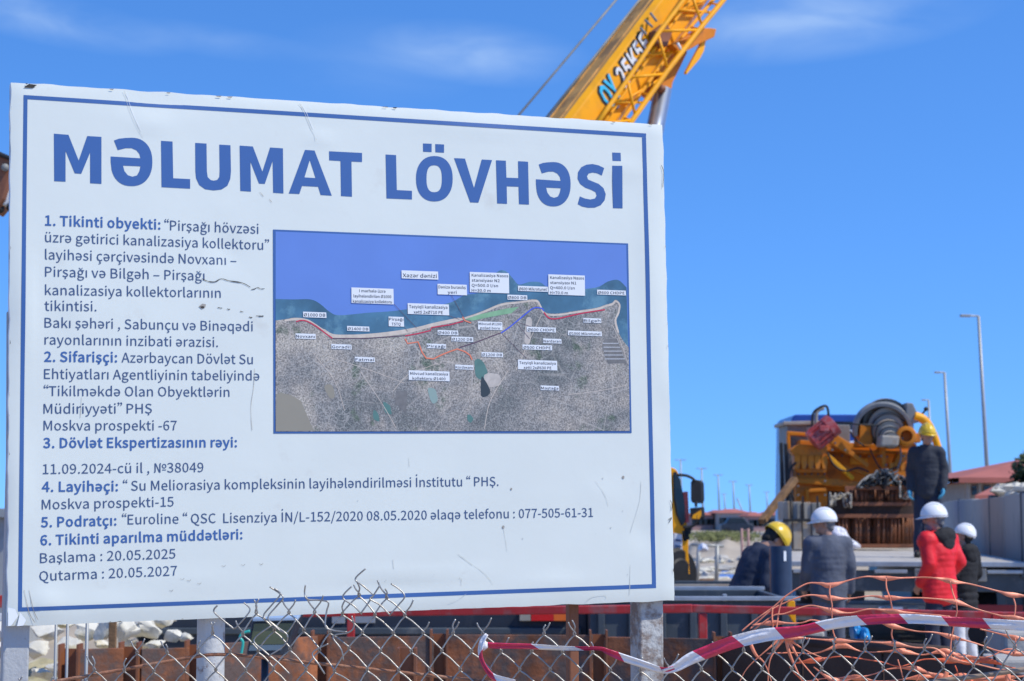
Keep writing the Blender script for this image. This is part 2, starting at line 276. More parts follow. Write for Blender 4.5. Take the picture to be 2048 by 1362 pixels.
GLY = {',':[152,[41,-104,99,-59,121,10,109,53,79,69,52,59,41,34,52,8,77,-1,83,-1,69,-44,29,-74]],'-':[189,[25,134,165,134,165,172,25,172]],'.':[152,[76,-7,101,3,112,31,101,58,76,69,50,58,40,31,50,3]],'/':[214,[6,-98,43,-98,206,433,170,433]],'0':[303,[152,-7,242,45,276,201,242,356,152,407,61,356,27,201,61,45],[152,33,97,73,75,201,97,328,152,368,207,328,228,201,207,73]],'1':[303,[48,0,267,0,267,41,187,41,187,400,149,400,113,384,66,372,66,340,138,340,138,41,48,41]],'2':[303,[24,0,276,0,276,43,165,43,132,42,99,39,213,168,256,290,225,375,140,407,74,391,22,349,51,320,88,354,134,367,189,344,207,288,163,174,24,29]],'3':[303,[144,-7,235,23,272,107,248,174,188,208,239,247,259,307,226,381,142,407,80,394,31,360,57,328,95,356,140,367,190,349,208,303,184,249,97,227,97,189,194,167,222,109,199,54,140,34,83,48,41,80,16,48,66,10]],'4':[303,[186,0,232,0,232,110,286,110,286,150,232,150,232,400,177,400,11,143,11,110,186,110],[186,150,63,150,154,286,171,316,186,345,186,309,186,273]],'5':[303,[143,-7,234,29,274,130,238,227,153,258,121,253,93,242,104,357,254,357,254,400,60,400,47,213,74,196,106,214,140,220,201,196,223,129,198,60,138,34,80,48,40,79,15,46,66,9]],'6':[303,[164,-7,245,29,279,123,249,217,168,248,120,236,77,200,109,330,181,366,216,358,244,336,272,366,233,396,178,407,75,358,31,191,69,42],[79,160,120,200,160,211,214,187,232,123,212,57,164,32,105,65]],'7':[303,[108,0,160,0,186,199,277,370,277,400,27,400,27,357,221,357,138,195]],'8':[303,[153,-7,243,23,278,96,257,162,211,201,246,244,264,301,234,376,154,406,76,378,44,305,60,250,98,212,48,167,25,99,61,23],[180,217,117,250,89,305,108,351,153,369,203,348,221,298,211,256],[153,30,93,51,69,104,85,156,124,194,199,158,230,98,209,49]],'9':[303,[128,-7,229,44,273,217,235,360,139,407,58,371,24,277,54,184,134,152,184,165,226,200,194,71,127,34,89,42,59,65,32,34,72,5],[226,242,184,201,142,189,89,213,71,277,91,343,139,368,200,336]],':':[152,[76,213,101,223,112,251,101,279,76,289,50,279,40,251,50,223],[76,-7,101,3,112,31,101,58,76,69,50,58,40,31,50,3]],'=':[303,[21,248,283,248,283,285,21,285],[21,117,283,117,283,154,21,154]],'A':[332,[2,0,53,0,92,122,238,122,276,0,330,0,194,400,138,400],[104,162,124,224,144,291,164,359,185,291,206,224,225,162]],'B':[359,[55,0,182,0,292,29,334,117,311,182,253,213,296,248,311,302,273,378,174,400,55,400],[105,230,105,360,167,360,238,346,261,296,239,248,165,230],[105,40,105,191,175,191,256,174,284,119,256,59,175,40]],'C':[348,[206,-7,275,8,329,50,301,82,259,49,208,37,117,81,83,201,118,320,210,363,255,352,291,325,319,358,273,392,209,407,82,352,32,200,81,48]],'D':[375,[55,0,157,0,295,53,343,201,295,349,155,400,55,400],[105,41,105,359,151,359,256,318,291,201,256,84,151,41]],'E':[321,[55,0,291,0,291,43,105,43,105,189,257,189,257,232,105,232,105,357,285,357,285,400,55,400]],'F':[301,[55,0,105,0,105,180,258,180,258,222,105,222,105,357,285,357,285,400,55,400]],'G':[376,[212,-7,284,6,336,39,336,207,204,207,204,165,289,165,289,61,258,43,217,37,118,81,83,201,120,320,217,363,267,352,303,325,330,358,285,392,215,407,84,352,32,200,82,48]],'H':[397,[55,0,105,0,105,189,292,189,292,0,343,0,343,400,292,400,292,232,105,232,105,400,55,400]],'I':[160,[55,0,105,0,105,400,55,400]],'J':[292,[129,-7,214,29,240,117,240,400,189,400,189,122,173,57,124,37,86,48,55,82,19,56,64,9]],'K':[353,[55,0,105,0,105,127,174,208,294,0,350,0,206,248,331,400,274,400,106,199,105,400,55,400]],'L':[296,[55,0,280,0,280,43,105,43,105,400,55,400]],'M':[443,[55,0,100,0,100,222,98,280,94,339,128,248,204,40,238,40,313,248,345,339,343,280,341,222,341,0,388,0,388,400,327,400,251,186,238,145,223,103,207,145,192,186,116,400,55,400]],'N':[395,[55,0,103,0,103,210,100,273,97,335,142,253,288,0,339,0,339,400,291,400,291,192,294,128,298,65,253,148,106,400,55,400]],'O':[405,[202,-7,326,49,373,201,326,352,202,407,79,352,32,201,79,49],[202,37,116,82,83,201,116,320,202,363,289,320,321,201,289,82]],'P':[345,[55,0,105,0,105,159,171,159,278,189,319,283,277,374,169,400,55,400],[105,200,105,359,163,359,242,343,268,283,243,220,165,200]],'Q':[405,[202,35,116,80,83,201,116,320,202,363,289,320,321,201,289,80],[325,-100,358,-98,382,-91,372,-52,354,-57,330,-58,272,-45,232,-5,334,61,373,201,326,352,202,407,79,352,32,201,72,58,178,-5,232,-73]],'R':[347,[105,210,105,359,172,359,245,343,270,288,245,229,172,210],[274,0,331,0,230,175,295,213,320,288,280,375,180,400,55,400,55,0,105,0,105,170,177,170]],'S':[325,[166,-7,265,26,302,106,278,175,219,213,163,238,118,262,96,305,116,347,171,363,221,353,262,326,288,358,237,393,171,407,81,377,45,301,71,234,126,199,183,174,231,147,250,102,228,55,166,37,106,51,56,87,26,52,88,9]],'T':[327,[138,0,189,0,189,357,310,357,310,400,17,400,17,357,138,357]],'U':[393,[197,-7,299,31,341,165,341,400,292,400,292,164,264,64,197,37,131,64,104,164,104,400,53,400,53,165,95,31]],'V':[314,[128,0,187,0,314,400,262,400,198,183,179,117,159,51,137,117,118,183,53,400,1,400]],'W':[479,[99,0,159,0,218,241,229,287,238,332,250,287,260,241,321,0,382,0,464,400,416,400,373,182,362,118,351,52,334,118,320,182,264,400,218,400,163,182,148,118,134,52,120,118,108,182,66,400,14,400]],'X':[313,[9,0,63,0,120,108,136,139,152,173,173,139,189,108,248,0,304,0,187,204,296,400,243,400,189,298,176,270,161,239,142,270,127,298,73,400,17,400,126,207]],'Y':[290,[120,0,170,0,170,155,290,400,238,400,187,287,167,243,146,199,124,243,105,287,53,400,-1,400,120,155]],'a':[307,[118,-7,171,5,217,35,223,0,264,0,264,182,239,271,161,304,95,291,45,265,64,231,104,253,153,262,202,239,214,188,76,151,32,77,57,15],[133,33,95,44,80,80,110,127,214,154,214,72,173,43]],'b':[337,[181,-7,270,35,309,153,279,263,192,304,143,292,98,262,100,315,100,434,50,434,50,0,90,0,94,31,138,3],[172,35,139,42,100,65,100,222,141,252,179,262,240,232,258,152,233,66]],'c':[278,[167,-7,218,3,263,30,241,64,210,43,171,34,105,66,80,148,106,230,173,262,205,255,232,236,257,269,221,293,171,304,71,263,28,148,68,34]],'d':[338,[151,-7,201,5,241,35,247,0,288,0,288,434,238,434,238,320,241,270,202,295,157,304,68,262,29,148,62,33],[162,35,102,65,80,148,105,231,166,262,202,255,238,231,238,75,201,45]],'e':[302,[170,-7,224,2,267,23,250,56,215,39,176,33,107,61,77,136,277,136,279,149,279,165,249,266,161,304,69,262,28,148,70,34],[77,172,106,240,162,264,216,241,236,172]],'f':[177,[18,256,58,256,58,0,108,0,108,256,171,256,171,296,108,296,108,343,118,387,150,402,167,400,183,393,194,432,171,439,145,441,79,415,58,344,58,296,18,294]],'g':[308,[150,-136,259,-106,300,-34,274,20,197,37,139,37,98,46,87,69,92,89,106,104,127,97,150,94,227,122,258,197,251,232,234,258,295,258,295,296,192,296,173,302,150,304,72,275,39,198,51,151,77,118,55,94,45,61,52,32,71,13,39,-20,28,-57,62,-116],[150,128,105,147,87,198,105,249,150,267,194,249,213,198,194,147],[157,-102,94,-88,71,-50,79,-24,102,0,121,-3,140,-4,191,-4,236,-13,251,-42,226,-83]],'h':[331,[50,0,100,0,100,215,140,249,181,260,224,242,237,181,237,0,287,0,287,188,265,274,196,304,142,289,98,254,100,315,100,434,50,434]],'i':[150,[50,0,100,0,100,296,50,296],[75,357,99,367,109,391,99,414,75,423,52,414,43,391,52,367]],'j':[150,[19,-132,82,-106,100,-34,100,296,51,296,51,-34,44,-77,14,-92,-1,-91,-14,-87,-24,-124,-5,-130],[75,357,99,367,109,391,99,414,75,423,51,414,42,391,51,367]],'k':[301,[50,0,99,0,99,78,155,143,242,0,296,0,184,177,283,296,227,296,102,140,99,434,50,434]],'l':[155,[103,-7,120,-6,132,-3,124,35,118,35,104,39,100,56,100,434,50,434,50,59,62,10]],'m':[505,[50,0,100,0,100,215,139,249,175,260,216,242,230,181,230,0,279,0,279,215,319,249,354,260,396,242,409,181,409,0,459,0,459,188,437,274,369,304,318,288,271,247,243,289,189,304,140,289,97,253,91,296,50,296]],'n':[333,[50,0,100,0,100,215,140,249,181,260,224,242,237,181,237,0,287,0,287,188,265,274,196,304,142,289,97,253,91,296,50,296]],'o':[331,[165,-7,261,34,302,148,261,263,165,304,70,263,28,148,70,34],[165,34,103,66,80,148,103,230,165,262,228,230,252,148,228,66]],'p':[338,[50,-125,100,-125,100,-25,99,27,140,2,181,-7,270,35,309,153,279,263,192,304,141,291,97,262,91,296,50,296],[172,35,139,42,100,65,100,222,141,252,179,262,240,232,258,152,233,66]],'q':[338,[238,-125,288,-125,288,296,248,296,243,268,203,295,157,304,68,262,29,148,62,33,151,-7,200,5,241,34,238,-20],[162,35,102,65,80,148,105,231,166,262,202,255,238,231,238,75,201,45]],'r':[212,[50,0,100,0,100,190,136,244,175,259,190,258,204,254,213,297,198,303,181,304,135,287,97,242,91,296,50,296]],'s':[255,[128,-7,208,19,235,81,206,141,145,171,101,191,81,222,95,252,136,265,172,258,204,239,228,270,187,294,136,304,61,280,34,220,61,164,120,134,166,113,188,78,173,45,129,32,82,41,41,67,17,34,67,5]],'t':[206,[143,-7,171,-4,198,4,188,41,172,36,154,33,119,48,109,90,109,256,189,256,189,296,109,296,109,380,67,380,62,296,15,294,15,256,59,256,59,92,77,20]],'u':[331,[137,-7,191,8,235,46,240,0,282,0,282,296,232,296,232,86,193,48,152,36,109,55,96,115,96,296,46,296,46,109,68,22]],'v':[284,[114,0,172,0,277,296,228,296,172,128,158,84,145,40,128,84,115,128,59,296,7,296]],'w':[438,[97,0,155,0,197,159,208,201,217,245,230,202,240,160,283,0,343,0,423,296,375,296,332,125,323,83,314,43,301,83,291,125,244,296,196,296,150,125,139,83,130,43,118,83,110,125,65,296,15,296]],'x':[272,[8,0,61,0,100,69,115,96,130,122,150,96,165,69,209,0,264,0,166,150,256,296,204,296,168,231,154,207,141,182,124,207,110,231,70,296,16,296,106,154]],'y':[284,[55,-128,125,-98,166,-25,277,296,229,296,175,132,163,90,151,48,133,91,119,132,59,296,7,296,126,-1,120,-23,94,-69,53,-87,41,-85,30,-82,20,-122,36,-126]],'z':[259,[19,0,243,0,243,40,82,40,238,270,238,296,36,296,36,256,175,256,19,27]],'º':[222,[111,236,176,263,204,339,176,415,111,441,46,415,18,339,46,263],[111,267,71,287,56,339,71,391,111,411,150,391,165,339,150,287]],'Ø':[405,[204,-7,327,49,375,201,364,281,335,342,377,397,349,419,311,369,263,397,204,407,81,352,33,201,44,122,73,59,31,3,58,-18,97,32,145,3],[204,37,161,46,127,71,303,300,318,256,323,201,291,82],[106,102,91,147,85,201,118,320,204,363,247,355,282,330]],'ç':[278,[110,-138,184,-122,210,-82,198,-54,165,-39,180,-7,224,5,263,30,241,64,210,43,171,34,105,66,80,148,106,230,173,262,205,255,232,236,257,269,221,293,171,304,71,263,28,148,62,41,147,-6,124,-53,161,-65,171,-83,157,-103,105,-113]],'ö':[331,[165,-7,261,34,302,148,261,263,165,304,70,263,28,148,70,34],[165,34,103,66,80,148,103,230,165,262,228,230,252,148,228,66],[107,359,128,367,137,389,128,410,107,419,85,410,77,389,85,367],[224,359,245,367,254,389,245,410,224,419,202,410,194,389,202,367]],'ü':[331,[137,-7,191,8,235,46,240,0,282,0,282,296,232,296,232,86,193,48,152,36,109,55,96,115,96,296,46,296,46,109,68,22],[106,359,128,367,137,389,128,410,106,419,85,410,76,389,85,367],[224,359,246,367,254,389,246,410,224,419,202,410,194,389,202,367]],'–':[292,[25,136,267,136,267,170,25,170]],'“':[546,[420,441,409,462,362,423,341,360,353,323,384,308,411,320,421,344,411,369,387,379,378,378,372,374,385,411],[525,441,514,462,466,423,445,360,458,323,488,308,516,320,526,344,516,369,491,379,483,378,476,374,490,411]],'”':[546,[126,327,137,306,184,345,205,408,192,445,162,460,134,449,125,425,134,400,159,390,167,391,174,394,161,357],[21,327,32,306,79,345,100,408,88,445,57,460,30,449,20,425,30,400,55,390,63,391,69,394,56,357]],'№':[544,[56,-7,91,8,103,52,103,150,101,232,96,330,133,251,186,125,241,0,296,0,296,330,301,350,317,355,313,394,306,396,297,396,262,381,251,336,251,240,252,156,258,59,221,139,168,264,113,389,57,389,57,59,52,40,36,34,40,-5,47,-7],[443,168,508,194,535,266,508,339,443,365,377,339,349,266,377,194],[443,202,404,219,390,266,404,315,443,332,481,315,495,266,481,219],[365,92,520,92,520,122,365,122]],'ı':[150,[50,0,100,0,100,296,50,296]],'İ':[160,[55,0,105,0,105,400,55,400],[80,481,104,490,113,514,104,538,80,547,56,538,47,514,56,490]],'ə':[302,[138,304,84,295,40,274,58,241,92,258,132,264,201,236,230,160,31,160,29,147,28,132,59,31,147,-7,238,35,279,149,238,263],[231,125,202,57,146,33,91,56,72,125]],'Ş':[325,[166,-7,265,26,302,106,278,175,219,213,163,238,118,262,96,305,116,347,171,363,221,353,262,326,288,358,237,393,171,407,81,377,45,301,71,234,126,199,183,174,231,147,250,102,228,55,166,37,106,51,56,87,26,52,88,9],[140,-34,162,-40,170,-50,158,-62,132,-64,134,-82,168,-82,192,-70,200,-48,192,-30,170,-20,176,0,146,0]],'ş':[255,[128,-7,208,19,235,81,206,141,145,171,101,191,81,222,95,252,136,265,172,258,204,239,228,270,187,294,136,304,61,280,34,220,61,164,120,134,166,113,188,78,173,45,129,32,82,41,41,67,17,34,67,5],[102,-34,124,-40,132,-50,120,-62,94,-64,96,-82,130,-82,154,-70,162,-48,154,-30,132,-20,138,0,108,0]],'ğ':[308,[150,-136,259,-106,300,-34,274,20,197,37,139,37,98,46,87,69,92,89,106,104,127,97,150,94,227,122,258,197,251,232,234,258,295,258,295,296,192,296,173,302,150,304,72,275,39,198,51,151,77,118,55,94,45,61,52,32,71,13,39,-20,28,-57,62,-116],[150,128,105,147,87,198,105,249,150,267,194,249,213,198,194,147],[157,-102,94,-88,71,-50,79,-24,102,0,121,-3,140,-4,191,-4,236,-13,251,-42,226,-83],[100,356,132,332,196,332,228,356,240,396,216,396,204,368,180,354,148,354,124,368,112,396,88,396]]}
SPACE = 122
for _c in '“”':
    _m = min(v for l in GLY[_c][1:] for v in l[::2]) - 25; GLY[_c] = [205] + [[v - _m if i % 2 == 0 else v for i, v in enumerate(l)] for l in GLY[_c][1:]]
_tc = {}
def glyph(ch, off):
    """one letter as a flat mesh; cap height 1; off thickens the strokes"""
    if (ch, off) in _tc: return _tc[(ch, off)]
    from mathutils.geometry import tessellate_polygon
    loops = []
    for l in GLY[ch][1:]:
        q = [Vector((l[i] / 400, l[i + 1] / 400, 0)) for i in range(0, len(l), 2)]; n = len(q)
        if off:
            r = []
            for i in range(n):
                d1 = (q[i] - q[i - 1]).normalized(); d2 = (q[(i + 1) % n] - q[i]).normalized(); n1 = Vector((d1.y, -d1.x, 0)); n2 = Vector((d2.y, -d2.x, 0)); m_ = n1 + n2
                m_ = m_.normalized() / max(.5, m_.normalized().dot(n1)) if m_.length > .1 else n1
                r.append(q[i] + m_ * off)
            q = r
        loops.append(q)
    ar = lambda l: sum(l[i].x * l[(i + 1) % len(l)].y - l[(i + 1) % len(l)].x * l[i].y for i in range(len(l))) / 2
    outs = [[l] for l in loops if ar(l) > 0]; v = []; f = []
    for l in loops:
        if ar(l) <= 0:
            c = sum(l, Vector()) / len(l)
            for o in outs:
                if min(p.x for p in o[0]) < c.x < max(p.x for p in o[0]) and min(p.y for p in o[0]) < c.y < max(p.y for p in o[0]): o.append(l); break
    for g_ in outs:
        b = len(v); v += [p for l in g_ for p in l]; f += [tuple(b + i for i in t) for t in tessellate_polygon(g_)]
    _tc[(ch, off)] = (v, f); return v, f
def textm(s, off=0., shear=0.):
    V = []; F = []; x = 0.
    for ch in s:
        if ch == ' ': x += SPACE / 400; continue
        v, f = glyph(ch, off); b = len(V); V += [(p.x + x + p.y * shear, p.y) for p in v]; F += [tuple(b + i for i in t) for t in f]; x += GLY[ch][0] / 400 + off * 1.3
    return V, F
def put_text(mb, s, A, B, caph, nrm, off=.0, mi=0, shear=0., up=None, post=None):
    """write s from point A to point B (baseline), capitals caph high, on the plane whose normal is nrm"""
    v, f = textm(s, off, shear)
    if not v: return
    x0 = min(p[0] for p in v); x1 = max(p[0] for p in v); d = (B - A); u = d.normalized(); w = nrm.cross(u).normalized()
    if up is not None and w.dot(up) < 0: w = -w
    sx = d.length / (x1 - x0); sy = caph
    P_ = [A + u * ((p[0] - x0) * sx) + w * (p[1] * sy) for p in v]
    mb.add([post(p) for p in P_] if post else P_, f, mi)
def copy_tree(o, loc=None, label=None, parent=None):
    c = o.copy(); COL.objects.link(c); c.parent = parent
    if loc is not None: c.location = loc
    if label: c['label'] = label
    for ch in list(o.children): copy_tree(ch, parent=c)
    return c

# ================================================================== SETTING
m = MB(); n = 60
g = []
def gz(x, y):
    if y < 30: return 0.0
    k = min(1, (y - 30) / 20)
    return k * (.22 * noise.noise(Vector((x * .06, y * .06, 0))) + .07 * noise.noise(Vector((x * .3, y * .3, 5))))
rows = [-40, -8, 0, 4, 8, 12, 16, 20, 25, 30] + [30 + 2.5 * i for i in range(1, 40)] + [140, 160, 190, 230, 300, 500, 1000, 2500, 5000]
cols = [-5000, -800, -200, -80, -40] + [-20 + 2 * i for i in range(31)] + [60, 100, 200, 800, 5000]
for y in rows:
    for x in cols: g.append((x, y, gz(x, y) if y < 140 and -30 < x < 50 else 0))
nc = len(cols)
m.add(g, [(j * nc + i, j * nc + i + 1, (j + 1) * nc + i + 1, (j + 1) * nc + i) for j in range(len(rows) - 1) for i in range(nc - 1)])
o = m.build('ground', M_sand, smooth='all'); tag(o, 'pale sandy ground of the building site', kind='structure')
m = MB(); m.box((12, 142, .25), (60, 11, .1)); o = m.build('road', mat('asphalt', (.17, .17, .175), .85, dirt=(.3, .27, .23), dscale=.4, damt=.5)); tag(o, 'grey road beyond the sandy ground', kind='structure')
m = MB(); m.prism([P(1345, 1156, 30), P(1560, 1150, 30), P(1560, 1150, 30) + Vector((6, 18, 0)), P(1345, 1156, 30) + Vector((-4, 18, 0))], (0, 0, -.3))
m = MB(); m.box((5.2, 33, .006), (9, 20, .012)); o = m.build('pavement', M_conc); tag(o, 'pale concrete apron around the shaft', kind='structure')

# ================================================================== INFORMATION BOARD
sign = thing('information_board', (BP(680, 1200).x, BP(680, 1200).y, 0), 'large white information board with blue lettering and a satellite map, on steel posts', 'sign board')
cor = [(22, 164), (1326, 249), (1350, 1201), (15, 1253)]
n1, n2 = 26, 20
def edge_j(k): return .0022 * noise.noise(Vector((k * .9, 3.3, 0)))
# front sheet with small dents, wrapped round the edge
bm_v = []; fr = []
TH = .034
tl, tr, br, bl = [BP(*c) for c in cor]
nu, nv = 90, 70
dents = [(.97, .30, .015, .12, .004), (.985, .62, .012, .07, -.004), (.70, .035, .10, .010, .0025), (.15, .965, .09, .012, .003), (.52, .955, .07, .015, -.003), (.80, .955, .06, .015, .003), (.20, .02, .08, .012, -.003), (.60, .93, .10, .008, .0022), (.93, .10, .03, .02, .003), (.09, .40, .02, .06, .0025), (.44, .075, .020, .010, .0035), (.19, .065, .03, .012, .003), (.30, .30, .022, .03, -.0045), (.88, .78, .03, .03, .002), (.02, .42, .012, .09, .006), (.015, .75, .012, .08, .005), (.95, .86, .02, .03, -.003), (.25, .93, .08, .02, .002), (.05, .96, .02, .02, .006)]
def bpt(s, t, off=0):
    a = tl.lerp(tr, s); b = bl.lerp(br, s); p = a.lerp(b, t); z = .0
    for (du, dv, ru, rv, am) in dents: z += am * math.exp(-((s - du) / ru) ** 2 - ((t - dv) / rv) ** 2)
    z += .0004 * noise.noise(Vector((s * 5, t * 4, 0)))
    return p + BN * (z + off)
for j in range(nv + 1):
    for i in range(nu + 1):
        s, t = i / nu, j / nv; p = bpt(s, t)
        if i in (0, nu): p += BU * .0035 * noise.noise(Vector((t * 26, i, 0))) - BN * .003
        if j in (0, nv): p += BV * .003 * noise.noise(Vector((s * 30, j, 4))) - BN * .003
        bm_v.append(p)
m = MB(); W1 = nu + 1
m.add(bm_v, [(j * W1 + i, j * W1 + i + 1, (j + 1) * W1 + i + 1, (j + 1) * W1 + i) for j in range(nv) for i in range(nu)])
loop = [i for i in range(nu + 1)] + [j * W1 + nu for j in range(1, nv + 1)] + [nv * W1 + i for i in range(nu - 1, -1, -1)] + [j * W1 for j in range(nv - 1, 0, -1)]
edge = [bm_v[i] for i in loop]; back = [p - BN * TH for p in edge]; L = len(edge)
m.add(edge + back, [(i, (i + 1) % L, (i + 1) % L + L, i + L) for i in range(L)], 1)
m.add([bm_v[0] - BN * TH, bm_v[nu] - BN * TH, bm_v[-1] - BN * TH, bm_v[nv * W1] - BN * TH], [(0, 1, 2, 3)], 1)
panel = m.build('panel', [M_white, M_edge], sign, smooth=True)

def BQ(px, py, off):   # point on the dented front face
    p = BP(px, py, 0)
    # approximate board coordinates
    s = (p - bl).dot(BU) / (br - bl).length; t = 1 - (p - bl).dot(BV) / ((tl - bl).length)
    for _ in range(3):
        q = tl.lerp(tr, s).lerp(bl.lerp(br, s), t); e = p - q
        s += e.dot(BU) / (tr - tl).length; t -= e.dot(BV) / (tl - bl).length
    z = sum(am * math.exp(-((s - du) / ru) ** 2 - ((t - dv) / rv) ** 2) for (du, dv, ru, rv, am) in dents) + .0004 * noise.noise(Vector((s * 5, t * 4, 0)))
    return p + BN * (z + off * .5)
def on_face(p):
    s = (p - bl).dot(BU) / (br - bl).length; t = 1 - (p - bl).dot(BV) / ((tl - bl).length); pl = p - BN * (p - BO).dot(BN)
    for _ in range(3):
        e = pl - tl.lerp(tr, s).lerp(bl.lerp(br, s), t); s += e.dot(BU) / (tr - tl).length; t -= e.dot(BV) / (tl - bl).length
    return p + BN * (sum(am * math.exp(-((s - du) / ru) ** 2 - ((t - dv) / rv) ** 2) for (du, dv, ru, rv, am) in dents) + .0004 * noise.noise(Vector((s * 5, t * 4, 0))))
def strip(mb, a, b, wpx, off=.0012, mi=0, n=60):
    """straight printed strip between two photo points, laid on the face"""
    a = Vector((*a, 0)); b = Vector((*b, 0)); d = (b - a).normalized(); q = Vector((-d.y, d.x, 0)) * (wpx / 2); vs = []
    for i in range(n + 1):
        c = a.lerp(b, i / n)
        vs += [BQ((c - q).x, (c - q).y, off), BQ((c + q).x, (c + q).y, off)]
    mb.add(vs, [(2 * i, 2 * i + 1, 2 * i + 3, 2 * i + 2) for i in range(n)], mi)
m = MB()
B4 = [(51, 194), (1288, 271), (1308, 1172), (40, 1219)]
w = 8
strip(m, (B4[0][0] - w / 2, B4[0][1]), (B4[1][0] + w / 2, B4[1][1]), w); strip(m, (B4[3][0] - w / 2, B4[3][1]), (B4[2][0] + w / 2, B4[2][1]), w)
strip(m, (B4[0][0], B4[0][1] + w / 2), (B4[3][0], B4[3][1] - w / 2), w); strip(m, (B4[1][0], B4[1][1] + w / 2), (B4[2][0], B4[2][1] - w / 2), w)
m.build('printed_border', M_blue, sign)
# heading, letter by letter, from outlines in photo pixels
def lt(mb, pts, holes=(), off=.0014):
    """fill an outline (with holes) given in pixels"""
    bm = bmesh.new(); es = []
    for lp in [pts] + list(holes):
        vs = [bm.verts.new((x, y, 0)) for x, y in lp]; es += [bm.edges.new((vs[i], vs[(i + 1) % len(vs)])) for i in range(len(vs))]
    bmesh.ops.triangle_fill(bm, edges=es, use_beauty=True, use_dissolve=False)
    bm.verts.index_update()
    mb.add([BQ(v.co.x, v.co.y, off) for v in bm.verts], [tuple(v.index for v in f.verts) for f in bm.faces]); bm.free()
def c2(x, y): return (60 + x / 2.926, 240 + y / 2.926)
def c3(x, y): return (740 + x / 3.303, 240 + y / 3.303)
def arc(cx, cy, rx, ry, a0, a1, n=16, p=2.25):
    o = []
    for i in range(n + 1):
        a = R_(a0 + (a1 - a0) * i / n); c, s = math.cos(a), math.sin(a)
        o.append((cx + rx * math.copysign(abs(c) ** (2 / p), c), cy + ry * math.copysign(abs(s) ** (2 / p), s)))
    return o
def letters(cv, defs, off=.0014):
    for d in defs:
        mb = MB(); d = d if isinstance(d[0][0], (list, tuple)) else [d]
        mb2 = d
        lt(mb, [cv(*p) for p in mb2[0]], [[cv(*p) for p in h] for h in mb2[1:]], off)
        yield mb
def schwa(x0, x1, yt, yb, sk):
    """the turned e: top hook, bowl, crossbar; sk is how far the right side drops"""
    cx = (x0 + x1) / 2; rx = (x1 - x0) / 2; h = yb - yt; cy = (yt + yb) / 2; ry = h / 2
    o = [(x0 + .08 * rx * 2, yt + .055 * h), (x0 + .17 * rx * 2, yt + .255 * h)]
    o += [(x0 + .36 * rx * 2, yt + .215 * h), (x0 + .5 * rx * 2, yt + .215 * h), (x0 + .62 * rx * 2, yt + .26 * h), (x0 + .69 * rx * 2, yt + .335 * h), (x0 + .715 * rx * 2, yt + .425 * h)]
    o += [(x0, yt + .387 * h), (x0 + .003 * rx, yt + .5 * h)]
    o += arc(cx + .01 * rx, cy, rx, ry, 172, 90, 10)[1:] + arc(cx, cy, rx, ry, 90, 0, 12)[1:] + arc(cx, cy, rx, ry, 0, -90, 12)[1:]
    o += [(x0 + .35 * rx * 2, yt + .005 * h), (x0 + .2 * rx * 2, yt + .02 * h)]
    hole = [(x0 + .295 * rx * 2, yt + .575 * h), (x0 + .715 * rx * 2, yt + .59 * h), (x0 + .69 * rx * 2, yt + .69 * h), (x0 + .63 * rx * 2, yt + .78 * h), (x0 + .52 * rx * 2, yt + .805 * h), (x0 + .41 * rx * 2, yt + .775 * h), (x0 + .33 * rx * 2, yt + .69 * h)]
    return [o, hole]
H1 = [
 [(140, 80), (225, 87), (285, 238), (335, 94), (418, 99), (418, 374), (352, 370), (352, 190), (300, 315), (262, 312), (208, 180), (208, 361), (142, 358)],
 schwa(472, 716, 104, 387, 0),
 [(767, 122), (834, 126), (838, 341), (937, 346), (937, 402), (770, 393)],
 [(967, 134), (1033, 138), (1035, 300), (1040, 335), (1058, 352), (1075, 355), (1095, 351), (1108, 333), (1110, 300), (1108, 144), (1173, 148), (1176, 300), (1172, 345), (1155, 385), (1120, 407), (1075, 412), (1025, 405), (990, 380), (972, 340), (968, 300)],
 [(1227, 150), (1304, 155), (1360, 303), (1405, 161), (1480, 166), (1483, 430), (1423, 426), (1420, 240), (1374, 374), (1340, 372), (1290, 243), (1293, 419), (1231, 415)],
 [[(1609, 175), (1665, 179), (1766, 443), (1701, 439), (1686, 391), (1592, 386), (1576, 433), (1514, 430)], [(1606, 336), (1671, 340), (1637, 234)]],
 [(1750, 183), (1943, 193), (1943, 246), (1881, 243), (1884, 449), (1820, 445), (1817, 240), (1751, 236)],
]
H2 = [
 [(103, 228), (172, 232), (177, 463), (277, 468), (277, 525), (109, 518)],
 [[*arc(425, 388, 121, 150, 0, 360, 40)[:-1]], arc(424, 388, 51, 89, 0, 360, 28, 2.6)[:-1]],
 [(555, 252), (627, 255), (687, 450), (738, 261), (806, 265), (716, 546), (662, 544)],
 [(832, 266), (897, 269), (901, 381), (980, 384), (978, 272), (1044, 276), (1050, 559), (984, 556), (981, 441), (903, 438), (905, 554), (840, 551)],
 schwa(1096, 1325, 278, 571, 0),
 [(1546, 318), (1531, 367), (1500, 352), (1470, 347), (1445, 353), (1433, 372), (1440, 393), (1470, 406), (1510, 422), (1542, 450), (1557, 490), (1550, 530), (1525, 562), (1485, 579), (1440, 580), (1400, 571), (1372, 556), (1386, 505), (1420, 519), (1455, 525), (1485, 519), (1497, 500), (1490, 477), (1465, 463), (1420, 446), (1388, 422), (1371, 388), (1374, 345), (1395, 312), (1430, 295), (1470, 291), (1510, 300)],
 [(1598, 303), (1664, 304), (1668, 584), (1605, 582)],
]
for mb in letters(c2, H1): mb.build('heading_letter', M_blue, sign)
mbs = list(letters(c3, H2))
lt(mbs[1], [c3(*p) for p in [(350, 155), (407, 157), (407, 212), (351, 209)]]); lt(mbs[1], [c3(*p) for p in [(431, 159), (489, 162), (489, 216), (432, 213)]])
lt(mbs[6], [c3(*p) for p in [(1600, 215), (1655, 217), (1656, 272), (1601, 270)]])
